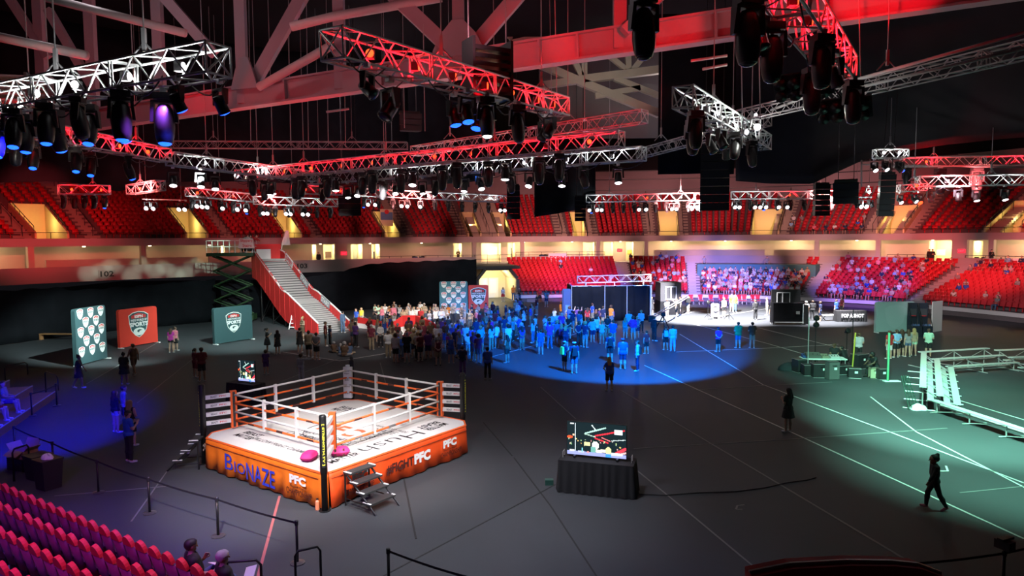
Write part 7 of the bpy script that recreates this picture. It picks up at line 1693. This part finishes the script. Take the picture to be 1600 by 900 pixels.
for k in range(8):
    c = 0; first = True
    for i in range(-8, 26):
        p = ORG + RP * (k * PITCH_) + RD * (SP * i) + Vector((0, 0, .06 + k * RISE)); x, y = proj(p + Vector((0, 0, 1.0)))
        if x < -12 or y > 925 or x > 380: continue
        M = frame(-RD, FW, p) if False else frame(Vector((FW.y, -FW.x, 0)), FW, p)
        c += 1
        if k == 0: MEN[i] = (M, x)
        near_seat(M, 'near stand seat with red headrest, %s row up, %s from left' % (nth(k), nth(c - 1)), not (k == 0 and x > 262))
    for seg in range(6):
        a = ORG + RP * (k * PITCH_ - .44) + RD * (seg * 2 - 2) + Vector((0, 0, .062 + k * RISE)); MB().box((0, 0, 0), (1.9, .05, .02), frame(RD, FW).to_3x3()).build('step_nosing', nose, bpy.data.objects['floor_near_stand'], Matrix.Translation(a))
def seat_near_px(x): return min(MEN.values(), key=lambda q: abs(q[1] - x))[0]
for x, lab, kw in ((291, 'balding man in black shirt with papers on his lap, first seat row at lower left', dict(low=('trousers', 'denim blue'), pose='sit_read', skin=1, hair=('short', 'black'))), (344, 'grey haired man in black shirt and khaki trousers with a pale tablet, first row', dict(low=('trousers', 'khaki'), pose='sit', skin=1, hair=('short', 'grey')))):
    M = seat_near_px(x); p = M @ Vector((0, .1, -.02)); person(p + Vector((0, 0, .07)), math.atan2(FW.y, FW.x) - math.pi / 2 - .35, lab, ('tshirt', 'black'), ht=1.9, shoes='black', h=.013, face=True, fat=.15, **kw)
    tm = M @ Matrix.Translation((.05 if x < 300 else .12, .52, .80 if x < 300 else .86)) @ Matrix.Rotation(-.5 if x < 300 else .7, 4, 'X') @ Matrix.Rotation(.5, 4, 'Z')
    o = MB().box((0, 0, 0), (.24, .34, .012)).build('paper_sheet' if x < 300 else 'tablet', mat('page', (.8, .8, .82), .5), None, tm); tag(o, 'white papers in the lap of the balding man' if x < 300 else 'pale tablet held up by the grey haired man', 'papers' if x < 300 else 'tablet')
def loop_rail(pts, label, r=.028, m=black_metal):
    o = MB().tube([Vector(p) for p in pts], r, 8).build('hand_rail', m, smooth=True); tag(o, label, 'railing'); return o
def rail_u(a, b, h, label, **k):
    a, b = Vector(a), Vector(b); d = (b - a) * .12; up = Vector((0, 0, h)); u2 = Vector((0, 0, h - .1))
    return loop_rail([a, a + u2, a + up + d, b + up - d, b + u2, b + Vector((0, 0, h * .35))], label, **k)
rail_u(G(22, 752), G(47, 742), 1.0, 'black looped hand rail in front of the cardboard box')
q = G(463, 935); rail_u(q, q + Vector((.45, .25, 0)), 1.0, 'black looped hand rail at the bottom edge beside a barrier post')
q = G(352, 925, .3); rail_u(q, q + Vector((.7, .1, 0)), .62, 'dark red lit hand rail in front of the grey haired man')
rail_u(G(9, 604), G(44, 596), 1.05, 'dark rail behind the seated group at the left edge'); rail_u(G(72, 613), G(92, 622), 1.05, 'dark loop rail at the end of the low platform on the left')
# ---- belt barrier posts
def stanchion(p, label):
    t = empty('barrier_post', p, 0, label, 'barrier post', 'belt barrier posts')
    MB().lathe([(.17, 0), (.17, .02), (.06, .04)], 16).build('foot', mat('post_foot', (.09, .085, .09), .35, .4), t, smooth=False)
    MB().lathe([(.032, .03), (.032, .92)], 10).build('post', black_metal, t, smooth=True); MB().lathe([(.045, .90), (.045, 1.0), (.03, 1.015)], 10).build('cassette', black_plastic, t); return t
STN = [(24, 710, 'leftmost of the row behind the cardboard box'), (84, 738, 'second from left in the row by the near seats'), (154, 770, 'third from left in the row by the near seats'), (234, 802, 'fourth in the row, above the first seat row'), (341, 838, 'fifth in the row, behind the two seated men'), (465, 880, 'last of the row, above the looped rail'), (608, 930, 'alone at the bottom edge below the ring steps'), (50, 650, 'in the blue light at the end of the low platform'), (89, 634, 'in the dark beyond the low platform'), (1566, 935, 'at lower right corner')]
SP_ = [G(x, y) for x, y, _ in STN]
for (x, y, l), p in zip(STN, SP_): stanchion(p, 'black barrier post ' + l)
belt_m = mat('belt_black', (.014, .014, .02), .7)
def belt(a, b, sag, label):
    a, b = a + Vector((0, 0, .95)), b + Vector((0, 0, .95)); mb = MB(); n = 8; d = (b - a).normalized(); s_ = Vector((d.y, -d.x, 0)) * .004
    P = [a.lerp(b, i / n) - Vector((0, 0, sag * math.sin(math.pi * i / n))) for i in range(n + 1)]
    for p0, p1 in zip(P, P[1:]): mb.hexa([p0 - s_ - Z3 * .025, p1 - s_ - Z3 * .025, p1 + s_ - Z3 * .025, p0 + s_ - Z3 * .025, p0 - s_ + Z3 * .025, p1 - s_ + Z3 * .025, p1 + s_ + Z3 * .025, p0 + s_ + Z3 * .025])
    o = mb.build('barrier_belt', belt_m); tag(o, label, 'belt', 'barrier belts'); return o
for i in range(5): belt(SP_[i], SP_[i + 1], .03, 'black belt between the %s and %s posts by the near seats' % (nth(i), nth(i + 1)))
belt(SP_[6], G(760, 985), .04, 'black belt running off the bottom edge from the lone post'); belt(SP_[7], SP_[8], .05, 'black belt at the end of the low platform on the left'); belt(SP_[9], G(1400, 955), .03, 'black belt at the lower right corner going left'); belt(SP_[9], G(1680, 900), .03, 'black belt at the lower right corner going right')
dv = empty('field_camera', SP_[9] + Vector((0, 0, 1.02)), .4, 'small dark device on top of the corner barrier post', 'camera'); MB().box((0, 0, .12), (.2, .3, .18)).build('body', black_plastic, dv); MB().box((0.02, 0, .24), (.36, .12, .05)).build('handle', black_plastic, dv)
# ---- seat back right in front of the viewer
fs = empty('near_seat_back', (0, 0, 0), 0, 'blurred red seat back at the very bottom right edge, nearest of all', 'seat')
top = [D(x, y, 1.45) for x, y in ((1176, 902), (1240, 889), (1330, 884), (1400, 885), (1440, 889), (1478, 903))]
mb = MB()
for p0, p1 in zip(top, top[1:]):
    b0, b1 = Vector((p0.x, p0.y - .03, 6.2)), Vector((p1.x, p1.y - .03, 6.2)); e = Vector((0, .05, 0))
    mb.hexa([b0, b1, b1 + e, b0 + e, p0, p1, p1 + e, p0 + e])
mb.build('shell', dome_m, fs); MB().tube([p + Vector((0, .02, .0)) for p in top], .006, 6).build('edge_trim', mat('seat_trim', (.5, .35, .35), .4), fs); MB().box((top[2].x, 1.42, 5.95), (.3, .06, .5)).build('support', black_metal, fs)
tag(MB().box((0, .2, 5.6), (14, 3.2, .2)).build('floor_viewer_deck', concrete), kind='structure')
# ---- cardboard box and bins
cb = empty('cardboard_box', G(22, 738) + Vector((.1, .35, 0)), -.35, 'open cardboard box on a dark table at the left edge', 'box'); kraft = mat('cardboard', (.42, .26, .15), .8, noise=.1)
for c, s in (((0, -.24, .45), (.62, .015, .42)), ((0, .24, .45), (.62, .015, .42)), ((-.31, 0, .45), (.015, .48, .42)), ((.31, 0, .45), (.015, .48, .42))): MB().box(c, s).build('side', kraft, cb)
MB().box((0, .02, .25), (.62, .48, .015)).build('bottom', kraft, cb)
for c, s, e in (((0, -.36, .60), (.6, .26, .012), (.5, 0, 0)), ((0, .30, .80), (.6, .30, .012), (1.2, 0, 0)), ((-.40, 0, .74), (.28, .46, .012), (0, .9, 0)), ((.40, 0, .72), (.24, .46, .012), (0, -.7, 0))):
    MB().box((0, 0, 0), s).build('flap', kraft, cb, Matrix.Translation(c) @ (Matrix.Rotation(e[0], 4, 'X') @ Matrix.Rotation(e[1], 4, 'Y')))
o = MB().box((0, 0, .2), (.9, .6, .4)).build('low_table', black_plastic, None, Matrix.Translation(G(22, 738) + Vector((.1, .4, 0))) @ Matrix.Rotation(-.35, 4, 'Z')); tag(o, 'low black stand under the open cardboard box', 'stand')
for i, (x, y, h, lab) in enumerate(((66, 768, .85, 'square black waste bin with a crumpled blue lit bag on top, by the first seats'), (50, 752, .7, 'second black bin between the box and the bagged bin'))):
    p = G(x, y); bn = empty('waste_bin', p + Vector((0, .3, 0)), -.5, lab, 'bin'); MB().hexa([Vector(v) for v in ((-.24, -.24, 0), (.24, -.24, 0), (.24, .24, 0), (-.24, .24, 0), (-.29, -.29, h), (.29, -.29, h), (.29, .29, h), (-.29, .29, h))]).build('body', black_plastic, bn)
    MB().box((0, 0, h + .03), (.62, .62, .06)).build('lid', black_plastic, bn)
    if i == 0:
        rr = random.Random(3); b_ = MB().grid(lambda u, v: Vector((.2 * math.cos(6.283 * u) * math.cos(1.5 * v) * (1 + .25 * math.sin(u * 40)), .15 * math.sin(6.283 * u) * math.cos(1.5 * v), h + .06 + .12 * math.sin(1.5 * v) * (1 + .3 * math.sin(u * 31)))), 20, 5); b_.build('crumpled_bag', paper, bn, smooth=True)
# ---- low platform with a seated group at the left edge
pa, pb_ = G(-60, 712, .3), G(88, 612, .3); pd = (pb_ - pa).normalized(); pn = Vector((-pd.y, pd.x, 0))
M = frame(pd, pn, Vector((pa.x, pa.y, 0))); LP = (pb_ - pa).length
pf = bpy.data.objects.new('spectator_platform', None); C.objects.link(pf); pf.matrix_basis = M; tag(pf, 'low stepped wooden platform at the left edge with people sitting on it', 'platform'); wd_ = mat('platform_wood', (.22, .12, .07), .6, noise=.25, nscale=5)
for k in range(3):
    MB().box((LP / 2, .5 + k * .9, .15 + k * .17), (LP, .92, .3 + k * .34)).build('step', wd_, pf)
    MB().box((LP / 2, .06 + k * .9, .31 + k * .34), (LP, .06, .03)).build('nosing', mat('nosing_grey', (.3, .3, .31), .5), pf)
for i, (x, k, top, low, kw) in enumerate(((5.6, 0, 'grey', ('shorts', 'purple'), {}), (4.9, 1, 'black', ('shorts', 'navy'), dict(fem=True)), (4.3, 0, 'white', ('shorts', 'red'), {}), (3.6, 1, 'purple', ('trousers', 'purple'), dict(fem=True)), (5.7, 1, 'purple', ('shorts', 'grey'), {}), (3.2, 0, 'red', ('shorts', 'black'), {}))):
    if x > LP: continue
    p = M @ Vector((x + .6, 1.2 + k * .9 - .45, .32 + (k) * .34)); person(p, math.atan2(-pn.y, -pn.x) - math.pi / 2, 'person in %s top seated on the low platform at left, %s' % (top, ('nearest its end in front', 'behind in dark clothes', 'in the middle front', 'in the middle behind', 'last of the back row', 'nearest the edge')[i]), ('tshirt', top), low, ('long' if kw else 'short', 'brown'), 'sit_fwd' if i % 2 else 'sit', h=.022, group='group on the low platform', **kw)
for i, x in enumerate((5.1, 4.3)):
    q = M @ Vector((x, 1.75, .94)); o = MB().lathe([(.02, -.3), (.17, -.24), (.19, .1), (.1, .28), (.02, .3)], 10).build('yellow_bag', mat('bag_yellow', (.65, .38, .03), .6), None, Matrix.Translation(q), True); tag(o, 'yellow bag %s on the low platform among the seated group' % ('nearer its end', 'farther from its end')[i], 'bag')
bw = empty('wooden_bench', G(96, 531), -.1, 'low wooden bench behind the tall teal board', 'bench'); MB().box((0, 0, .45), (3.4, .4, .07)).build('seat', mat('bench_wood', (.35, .17, .07), .6), bw)
for x in (-1.6, 1.6): MB().box((x, 0, .21), (.1, .36, .42)).build('leg', mat('bench_wood', (.35, .17, .07), .6), bw)
# ---- aluminium benches on the right
plank = mat('plank_aluminium', (.66, .68, .66), .45, .2, noise=.06); frame_m = mat('bench_frame', (.55, .55, .55), .4, .5)
def bleacher(M, L_, rows, label, z0=.45, foot=True, pitch=.62, rise=.3):
    t = bpy.data.objects.new('bench_row', None); C.objects.link(t); t.matrix_basis = M; tag(t, label, 'bleacher')
    for k in range(rows):
        MB().box((L_ / 2, k * pitch, z0 + k * rise), (L_, .26, .05)).build('seat_plank', plank, t)
        if foot and k < rows - 1 or rows == 1: MB().box((L_ / 2, k * pitch + .33, z0 + k * rise - .22), (L_, .24, .05)).build('foot_plank', plank, t)
    n = max(2, int(L_ / 1.9) + 1)
    for i in range(n):
        x = .25 + (L_ - .5) * i / (n - 1)
        for k in range(rows): bar('upright', (x, k * pitch, .03), (x, k * pitch, z0 + k * rise), .03, frame_m, t)
        bar('ground_bar', (x, -.3, .03), (x, rows * pitch + .1, .03), .03, frame_m, t)
        if rows > 1: bar('slope_bar', (x, 0, .12), (x, (rows - 1) * pitch, z0 + (rows - 1) * rise - .1), .025, frame_m, t)
    for i in range(n - 1):
        x0, x1 = .25 + (L_ - .5) * i / (n - 1), .25 + (L_ - .5) * (i + 1) / (n - 1); y = (rows - 1) * pitch; bar('cross_brace', (x0, y, .05), (x1, y, z0 + (rows - 1) * rise - .05), .018, frame_m, t)
    return t
def two(a, b, z): a, b = G(*a, z), G(*b, z); x = (b - a); L_ = x.length; x.z = 0; x.normalize(); return a, x, L_
a, x, L_ = two((1496, 632), (1485, 572), .45); bleacher(frame(x, (-x.y, x.x, 0), (a.x, a.y, 0)), L_, 3, 'three row pale bench seen end on, running away at right')
a, x, L_ = two((1458, 625), (1650, 688), .5); bleacher(frame(x, (-x.y, x.x, 0), (a.x, a.y, 0)), L_, 1, 'long low pale bench nearest on the right, cut by the frame edge', .5)
a, x, L_ = two((1480, 573), (1590, 566), .45); bleacher(frame(x, (-x.y, x.x, 0), (a.x, a.y, 0)), L_, 3, 'three row pale bench standing crosswise behind the end on one', pitch=.9, rise=.25)
a, x, L_ = two((1602, 570), (1700, 565), .45); bleacher(frame(x, (-x.y, x.x, 0), (a.x, a.y, 0)), L_, 3, 'pale bench cut off at the right behind the others', pitch=.9, rise=.25)
o = MB().grid(lambda u, v: Vector(((.34 + .07 * math.sin(u * 23)) * math.cos(6.283 * u) * math.cos(1.55 * v), (.24 + .05 * math.sin(u * 31)) * math.sin(6.283 * u) * math.cos(1.55 * v), .01 + .2 * math.sin(1.55 * v) * (1 + .35 * math.sin(u * 20 + v * 5)))), 18, 5).build('white_bag', paper, None, Matrix.Translation(G(1434, 640)), True); tag(o, 'crumpled white bag on the floor at the foot of the benches', 'bag')
fn = empty('folded_net', G(1428, 640), .3, 'folded dark green net frame leaning left of the benches', 'net'); net_m = mat('net_green', (.015, .06, .04), .7)
for i in range(4): bar('net_rod', (-.25 + .16 * i, 0, 0), (-.1 + .12 * i, .6, 1.35), .018, net_m, fn)
for i in range(9): bar('net_cord', (-.24 + .02 * i, .065 * i, .145 * i + .08), (.24 + .02 * i, .065 * i, .145 * i + .08), .010, net_m, fn)
gp = empty('green_pole', G(1387, 596), 0, 'upright green pole with a foot beside the seated technician', 'pole'); bar('shaft', (0, 0, 0), (0, 0, 2.5), .06, mat('pole_green', (.12, .42, .22), .5), gp); MB().box((.2, 0, .02), (.8, .3, .04)).build('foot', paper, gp)
yp = empty('yellow_pole', G(1331, 585), 0, 'slanting yellow pole among the black cases', 'pole'); bar('shaft', (0, 0, 0), (.18, .1, 2.25), .04, mat('pole_yellow', (.6, .48, .06), .5), yp); MB().box((0, 0, .03), (.3, .3, .06)).build('foot', black_metal, yp)
# ---- technicians' corner
tb = G(1290, 583); tt_ = empty('folding_table', tb, -.12, 'pale folding table loaded with gear in the middle of the black cases', 'table'); MB().box((0, .5, .73), (2.3, .8, .05)).build('tabletop', paper, tt_)
for x in (-1.05, 1.05):
    for y in (.15, .85): bar('leg', (x, y, 0), (x, y, .72), .025, frame_m, tt_)
case_m = mat('road_case', (.025, .025, .028), .5, noise=.2)
def case(px, py, w, d, h, rz, label, m=case_m):
    t = empty('road_case', G(px, py) + Vector((0, d / 2, 0)), rz, label, 'case'); b = MB().box((0, 0, h / 2), (w, d, h)); b.build('body', m, t)
    for z in (.02, h - .02): MB().tube([(-w / 2, -d / 2, z), (w / 2, -d / 2, z), (w / 2, d / 2, z), (-w / 2, d / 2, z)], .014, 4, True).build('edge', frame_m if m is case_m else black_metal, t)
    MB().box((w * .1, -d / 2 - .006, h * .62), (.15, .012, .12)).build('label_card', paper, t); MB().tube([(-.1, -d / 2, h * .8), (-.1, -d / 2 - .05, h * .8), (.1, -d / 2 - .05, h * .8), (.1, -d / 2, h * .8)], .012, 5).build('handle', black_metal, t); return t
for a in ((1252, 583, .5, .6, .75, .2, 'tall black case at the left end of the gear table'), (1270, 588, .8, .6, .6, -.1, 'black case with a card in front of the gear table at left'), (1286, 591, .9, .6, .75, -.1, 'largest black case in front of the gear table'), (1303, 594, .55, .45, .95, .1, 'grey bag like case standing upright, fourth from left', mat('bag_grey', (.11, .11, .11), .8)), (1320, 586, .7, .5, .5, .2, 'black case under the right end of the gear table'), (1338, 592, .6, .45, .55, -.3, 'black case with white card at the foot of the yellow pole'), (1346, 577, .9, .5, .85, .5, 'wide black case tilted open right of the yellow pole'), (1369, 592, .5, .35, .55, -.1, 'cream case the seated technician uses as a seat', mat('case_cream', (.5, .45, .30), .6)), (1380, 594, .4, .35, .6, .1, 'dark case right of the cream one')): case(*a)
o = MB().grid(lambda u, v: Vector((.9 * math.cos(6.283 * u) * math.cos(1.55 * v), .4 * math.sin(6.283 * u) * math.cos(1.55 * v), .01 + .4 * math.sin(1.55 * v) * (1 + .15 * math.sin(u * 17)))), 18, 5).build('dark_tarp', mat('tarp_navy', (.02, .025, .035), .8), None, Matrix.Translation(G(1240, 578)), True); tag(o, 'dark heap of cloth at the far left of the black cases', 'tarp')
for i, (x, w, h, c, l) in enumerate(((-.55, .8, .28, (.10, .10, .09), 'grey mixer with knobs on the gear table'), (.1, .35, .2, (.3, .28, .2), 'small khaki box on the gear table'), (.6, .5, .16, (.6, .6, .6), 'pile of white papers on the gear table'), (-.95, .3, .2, (.03, .09, .3), 'blue bag on the left end of the gear table'))):
    t = empty('table_gear', world(tt_) @ Vector((x, .5, .757)), -.12, l, 'equipment'); MB().hexa([Vector(v) for v in ((-w / 2, -.2, 0), (w / 2, -.2, 0), (w / 2, .2, 0), (-w / 2, .2, 0), (-w / 2, -.2, h * .5), (w / 2, -.2, h * .5), (w / 2, .2, h), (-w / 2, .2, h))]).build('body', mat('gear_%d' % i, c, .6), t)
    for k in range(3): MB().box((-w * .3 + w * .3 * k, -.03, h * .72), (.05, .05, .06)).build('knob', black_plastic, t)
def light_stand(px, py, h, label, lamps=0, mast=1.0):
    t = empty('light_stand', G(px, py), .3, label, 'stand'); bar('mast', (0, 0, .1), (0, 0, h), .025, frame_m if mast > .9 else black_metal, t)
    for k in range(3): a = 2.094 * k; bar('leg', (0, 0, .55), (.5 * math.cos(a), .5 * math.sin(a), .02), .018, black_metal, t)
    for k in range(lamps): MB().lathe([(.1, -.12), (.16, .0), (.16, .12), (.1, .14)], 10).build('lamp_head', black_metal, t, frame((1, 0, 0), (0, .5, 1), (0, 0, h - .1 - .38 * k)))
    return t
light_stand(1262, 585, 3.1, 'tall pale tripod mast with a crossbar at the left of the gear table'); light_stand(1273, 574, 2.9, 'tripod stand with two black lamp heads above the gear table', 2, .5); light_stand(1331, 569, 3.2, 'tall thin black stand behind the yellow pole', 0, .5); light_stand(1322, 575, 2.2, 'short stand with a small black screen left of the yellow pole', 1, .5)
person(at(1307, 574) + Vector((0, .3, 0)), 2.8, 'technician in dark clothes and brown cap sitting behind the gear table', ('tshirt', 'black'), ('trousers', 'grey'), ('short', 'brown'), 'sit', cap='brown', h=.022, skin=3)
person(at(1326, 578) + Vector((0, .3, 0)), .6, 'technician in a black hooded top bent over by the yellow pole', ('long', 'black'), ('trousers', 'black'), ('short', 'black'), 'sit_fwd', h=.022)
person(at(1371, 590) + Vector((0, .2, .06)), 1.9, 'seated technician with bushy black hair and long legs out, on the cream case', ('tshirt', 'black'), ('trousers', 'black'), ('afro', 'black'), 'sit_fwd', skin=4, h=.018, shoes='black')
# ---- pale board, game cabinet
pale = mat('board_pale', (.34, .46, .46), .5); o, M, w = board(G(1368, 520), G(1428, 519), 2.32, pale, 'wide pale grey green board with a faint shield, behind five people'); pn = o.children[0]
MB().prism([(x, y + 1.15) for x, y in shield_poly(1.7, 1.85)], .006, world(pn).inverted() @ M @ Matrix.Translation((0, 0, .002))).build('faint_shield', mat('faint_shield', (.38, .5, .5), .5), pn)
gcab = empty('game_cabinet', G(1443, 527) + Vector((0, .5, 0)), -.15, 'dark double basketball game cabinet right of the pale board', 'game'); gm = mat('cabinet_navy', (.012, .016, .03), .5)
for x in (-.36, .36):
    MB().box((x, 0, .4), (.66, 1.0, .8)).build('ball_bin', gm, gcab); MB().box((x, .45, 1.6), (.66, .1, 1.7)).build('back_panel', gm, gcab); MB().box((x, .38, 1.75), (.5, .04, .5)).build('backboard', mat('backboard_grey', (.06, .06, .07), .3), gcab)
    for sx in (-.31, .31): bar('mast', (x + sx, -.45, .8), (x + sx, .42, 2.4), .025, black_metal, gcab)
    MB().tube([(x + .16 * math.cos(a), .2 + .16 * math.sin(a), 1.5) for a in np.linspace(0, 6.283, 14, endpoint=False)], .015, 5, True).build('hoop', red_ink, gcab)
    for k in range(3): MB().lathe([(.01, -.1), (.09, -.05), (.1, 0), (.09, .05), (.01, .1)], 9).build('ball', mat('ball_blue', (.1, .14, .3), .5), gcab, Matrix.Translation((x - .2 + .2 * k, -.2, .86)), True)
o = MB().box((0, 0, 1.18), (.08, 1.5, 2.36)).build('side_screen', mat('screen_grey', (.42, .44, .42), .7), None, Matrix.Translation(G(1466, 519) + Vector((.1, .4, 0))) @ Matrix.Rotation(-1.0, 4, 'Z')); tag(o, 'pale grey free standing panel right of the dark game cabinet', 'panel')
# ---- black game stand, black table with letters, sign with a ring, booth, tent, crane
def P0(px, py, dz=0): return G(px, py) + Vector((0, 0, dz))
gs = empty('game_stand', P0(1232, 508), -.08, 'big black stand with a scoreboard frame on top, on the bright floor', 'game stand')
MB().box((0, .5, 1.0), (2.5, 1.0, 1.7)).build('front_panel', black_cloth, gs); MB().box((0, .9, 2.35), (2.4, .2, 1.2)).build('back_board', black_plastic, gs); MB().box((1.35, .4, .9), (.5, .9, 1.6)).build('side_box', black_plastic, gs)
fr_ = MB()
for x in (-.75, -.3, .3): fr_.box((x, .76, 2.2), (.07, .05, 1.0))
for z in (1.72, 2.68): fr_.box((-.22, .76, z), (1.1, .05, .07))
fr_.build('white_frame', paper, gs)
for x in (-1.1, 1.1): bar('leg', (x, .1, 0), (x, .1, .3), .04, frame_m, gs)
MB().tube([(-1.2, -.1, .25), (1.2, -.1, .25)], .03, 6).build('foot_bar', frame_m, gs); MB().box((.75, -.01, 1.05), (.3, .02, .25)).build('emblem', mat('emblem_grey', (.3, .3, .3), .6), gs); MB().tube([(1.15, -.03, .1), (1.15, -.03, 1.75)], .04, 6).build('white_pole', paper, gs)
MT = frame((1, -.06, 0), (0.06, 1, 0), P0(1328, 502)); skirted_table(MT, 2.5, .8, .95, 'table with black cloth and white letters behind the pale board')
tbl = [o for o in C.objects if o.name.startswith('skirted_table')][-1]
text('POP A SHOT', MT @ Vector((-.95, -.52, .38)), MT.to_3x3() @ Vector((1, 0, 0)), Z3, 1.9, .34, paper, tbl, .05, 'cloth_lettering', .03)
ct = empty('folding_chair', P0(1296, 501), .2, 'white topped folding stool left of the lettered black table', 'chair'); MB().box((0, 0, .5), (1.4, .5, .05)).build('top', paper, ct)
for x in (-.6, .6): bar('leg', (x - .25, 0, 0), (x + .25, 0, .5), .03, black_metal, ct); bar('leg', (x + .25, 0, 0), (x - .25, 0, .5), .03, black_metal, ct)
o, M, w = board(P0(1111, 498), P0(1124, 498), 1.25, mat('sign_mauve', (.10, .09, .10), .6), 'grey sign with a white ring on the bright floor', lift=.15)
MB().tube([M @ Vector((.26 * math.cos(a), .78 + .26 * math.sin(a), .02)) - o.location for a in np.linspace(0, 6.283, 20, endpoint=False)], .05, 6, True).build('white_ring', paper, o)
light_stand(1106, 500, 1.7, 'camera tripod left of the sign with a ring', 1, .5); light_stand(1139, 500, 1.6, 'thin microphone stand right of the sign with a ring', 0, .5)
bo = empty('curtained_booth', P0(893, 503), 0, 'long black curtained booth behind the crowd with silver uprights', 'booth'); b0, b1 = P0(893, 502), P0(1016, 501); I = world(bo).inverted(); bh = 3.15
n = 60; T = [I @ (b0.lerp(b1, i / n) + Z3 * bh) for i in range(n + 1)]; Bm = [I @ (b0.lerp(b1, i / n) + Z3 * .02) for i in range(n + 1)]
drape('curtain', T, Bm, curt_m, None, amp=.07, freq=5, nv=4, parent=bo)
for f in (0, .42, .70, 1.0): p = I @ b0.lerp(b1, f); bar('upright', p + Vector((0, -.14, 0)), p + Vector((0, -.14, bh + .05)), .035 if f != 1.0 else .10, alu, bo)
bar('cross_tube', I @ b0 + Z3 * bh, I @ b1 + Z3 * bh, .035, alu, bo)
for sg in (b0, b1):
    q0 = I @ sg; drape('side_curtain', [q0 + Vector((0, 3.5 * i / 12, bh)) for i in range(13)], [q0 + Vector((0, 3.5 * i / 12, .02)) for i in range(13)], curt_m, None, amp=.06, freq=5, nv=3, parent=bo)
tp = P0(900, 500); t2, _M2, _L2 = truss('white lit box truss standing on the black booth', P0(902, 497) + Z3 * (bh + .12), P0(1016, 496) + Z3 * (bh + .25), size=.62, m=white_al, each=False)
for px in (915, 960, 1005): bar('truss_leg', world(t2).inverted() @ (P0(px, 497) + Z3 * .02), world(t2).inverted() @ (P0(px, 497) + Z3 * (bh + .2)), .06, white_al, t2)
point(P0(1000, 500) + Z3 * (bh + .55), (1, .96, 1), 260, .1, 'booth_lamp'); point(P0(930, 500) + Z3 * (bh + .5), (.5, .3, 1), 160, .1, 'booth_lamp'); point(P0(962, 500) + Z3 * (bh + .6), (.9, .3, 1), 120, .1, 'booth_lamp')
for i, px in enumerate((915, 945, 975, 1003)): fixture(P0(px, 499) + Z3 * (bh + .02) + Vector((0, -.4, .12)), 'small lamp under the booth truss, %s from left' % nth(i), 0, .8, 'white', .6, 'can', 'lamps of the booth truss')
o, M, w = board(P0(881, 506), P0(892, 505), 3.0, mat('banner_blue', (.05, .09, .22), .6), 'narrow blue banner at the left end of the black booth', lift=.03); MB().box((0, 0, 1.0), (.35, .02, 1.3)).build('bright_figure', mat('figure_blue', (.08, .2, .6), .6), o, Matrix.Translation((0, -.2, 0)))
sgt = empty('grey_tent', P0(1048, 492), 0, 'grey box tent with a white framed window behind the crane', 'tent'); tg = mat('tent_grey', (.028, .027, .031), .8)
MB().box((0, 1.2, 2.2), (2.0, 2.4, 1.8)).build('body', tg, sgt); MB().box((0, 1.2, .65), (2.0, 2.4, 1.3)).build('lower_body', black_cloth, sgt)
fr_ = MB()
for x in (-.5, 0, .5): fr_.box((x, -.03, 2.1), (.07, .05, 1.2))
for z in (1.5, 2.7): fr_.box((0, -.03, z), (1.07, .05, .07))
fr_.build('window_frame', paper, sgt)
jb = empty('camera_crane', P0(1036, 519), 0, 'silver blue camera crane arm reaching up right from a tripod', 'camera crane'); I = world(jb).inverted()
for k in range(3): a = 2.094 * k + .5; bar('leg', (0, 0, 1.3), (.75 * math.cos(a), .75 * math.sin(a), .02), .04, black_metal, jb)
MB().box((0, 0, 1.42), (.3, .3, .3)).build('head', black_metal, jb); A0, A1 = Vector((-.9, -.2, 1.1)), I @ D(1073, 466, 66)
for dz, dy in ((0, 0), (.22, 0)): bar('arm', A0 + Vector((0, dy, dz)), A1 + Vector((0, dy, dz)), .05, alu, jb)
for k in range(9): f0, f1 = k / 9, (k + 1) / 9; bar('lacing', A0.lerp(A1, f0) + Z3 * (.22 if k % 2 else 0), A0.lerp(A1, f1) + Z3 * (0 if k % 2 else .22), .02, alu, jb)
MB().box(A1 + Vector((.1, 0, -.2)), (.5, .3, .4)).build('camera', black_plastic, jb); MB().box(A0 + Vector((-.1, 0, 0)), (.4, .4, .5)).build('counterweight', black_metal, jb)
# red folding chairs on the edge of the bright floor
for i, px in enumerate((1080, 1095, 1111, 1127, 1135, 1156, 1163, 1177, 1184)):
    p = P0(px, 476); t = empty('folding_chair', p, math.pi + .2 * math.sin(i * 3), 'red folding chair at the edge of the bright floor, %s from left' % nth(i), 'chair', 'red folding chairs'); 
    MB().box((0, .05, .46), (.5, .46, .06)).build('seat', seat_red, t); MB().box((0, -.2, .85), (.5, .06, .5)).build('backrest', seat_red, t)
    for x in (-.22, .22): bar('leg', (x, .25, 0), (x, -.2, .9), .018, frame_m, t); bar('leg', (x, -.25, 0), (x, .2, .45), .018, frame_m, t)
# dark folding chairs and a trestle behind the far right rail
for i, px in enumerate((1530, 1541, 1556, 1570)):
    s = S(px, 13, 4.5); t = empty('folding_chair', bowl(s, 12.7, 4.15), .4 * i, 'dark folding chair behind the far right concourse rail, %s from left' % nth(i), 'chair', 'dark folding chairs'); MB().box((0, 0, .46), (.48, .44, .05)).build('seat', black_plastic, t); MB().box((0, .2, .85), (.46, .05, .3)).build('backrest', black_plastic, t)
    for x in (-.2, .2): bar('leg', (x, .22, 0), (x, .2, .95), .018, black_metal, t); bar('leg', (x, -.22, 0), (x, -.2, .46), .018, black_metal, t)
# power box by the skirted table and corner feet of the ring
o = MB().box((0, 0, .08), (.25, .18, .16)).build('power_box', mat('box_green', (.03, .10, .08), .5), None, Matrix.Translation(G(858, 757))); tag(o, 'small green box on the floor left of the near skirted table', 'box')
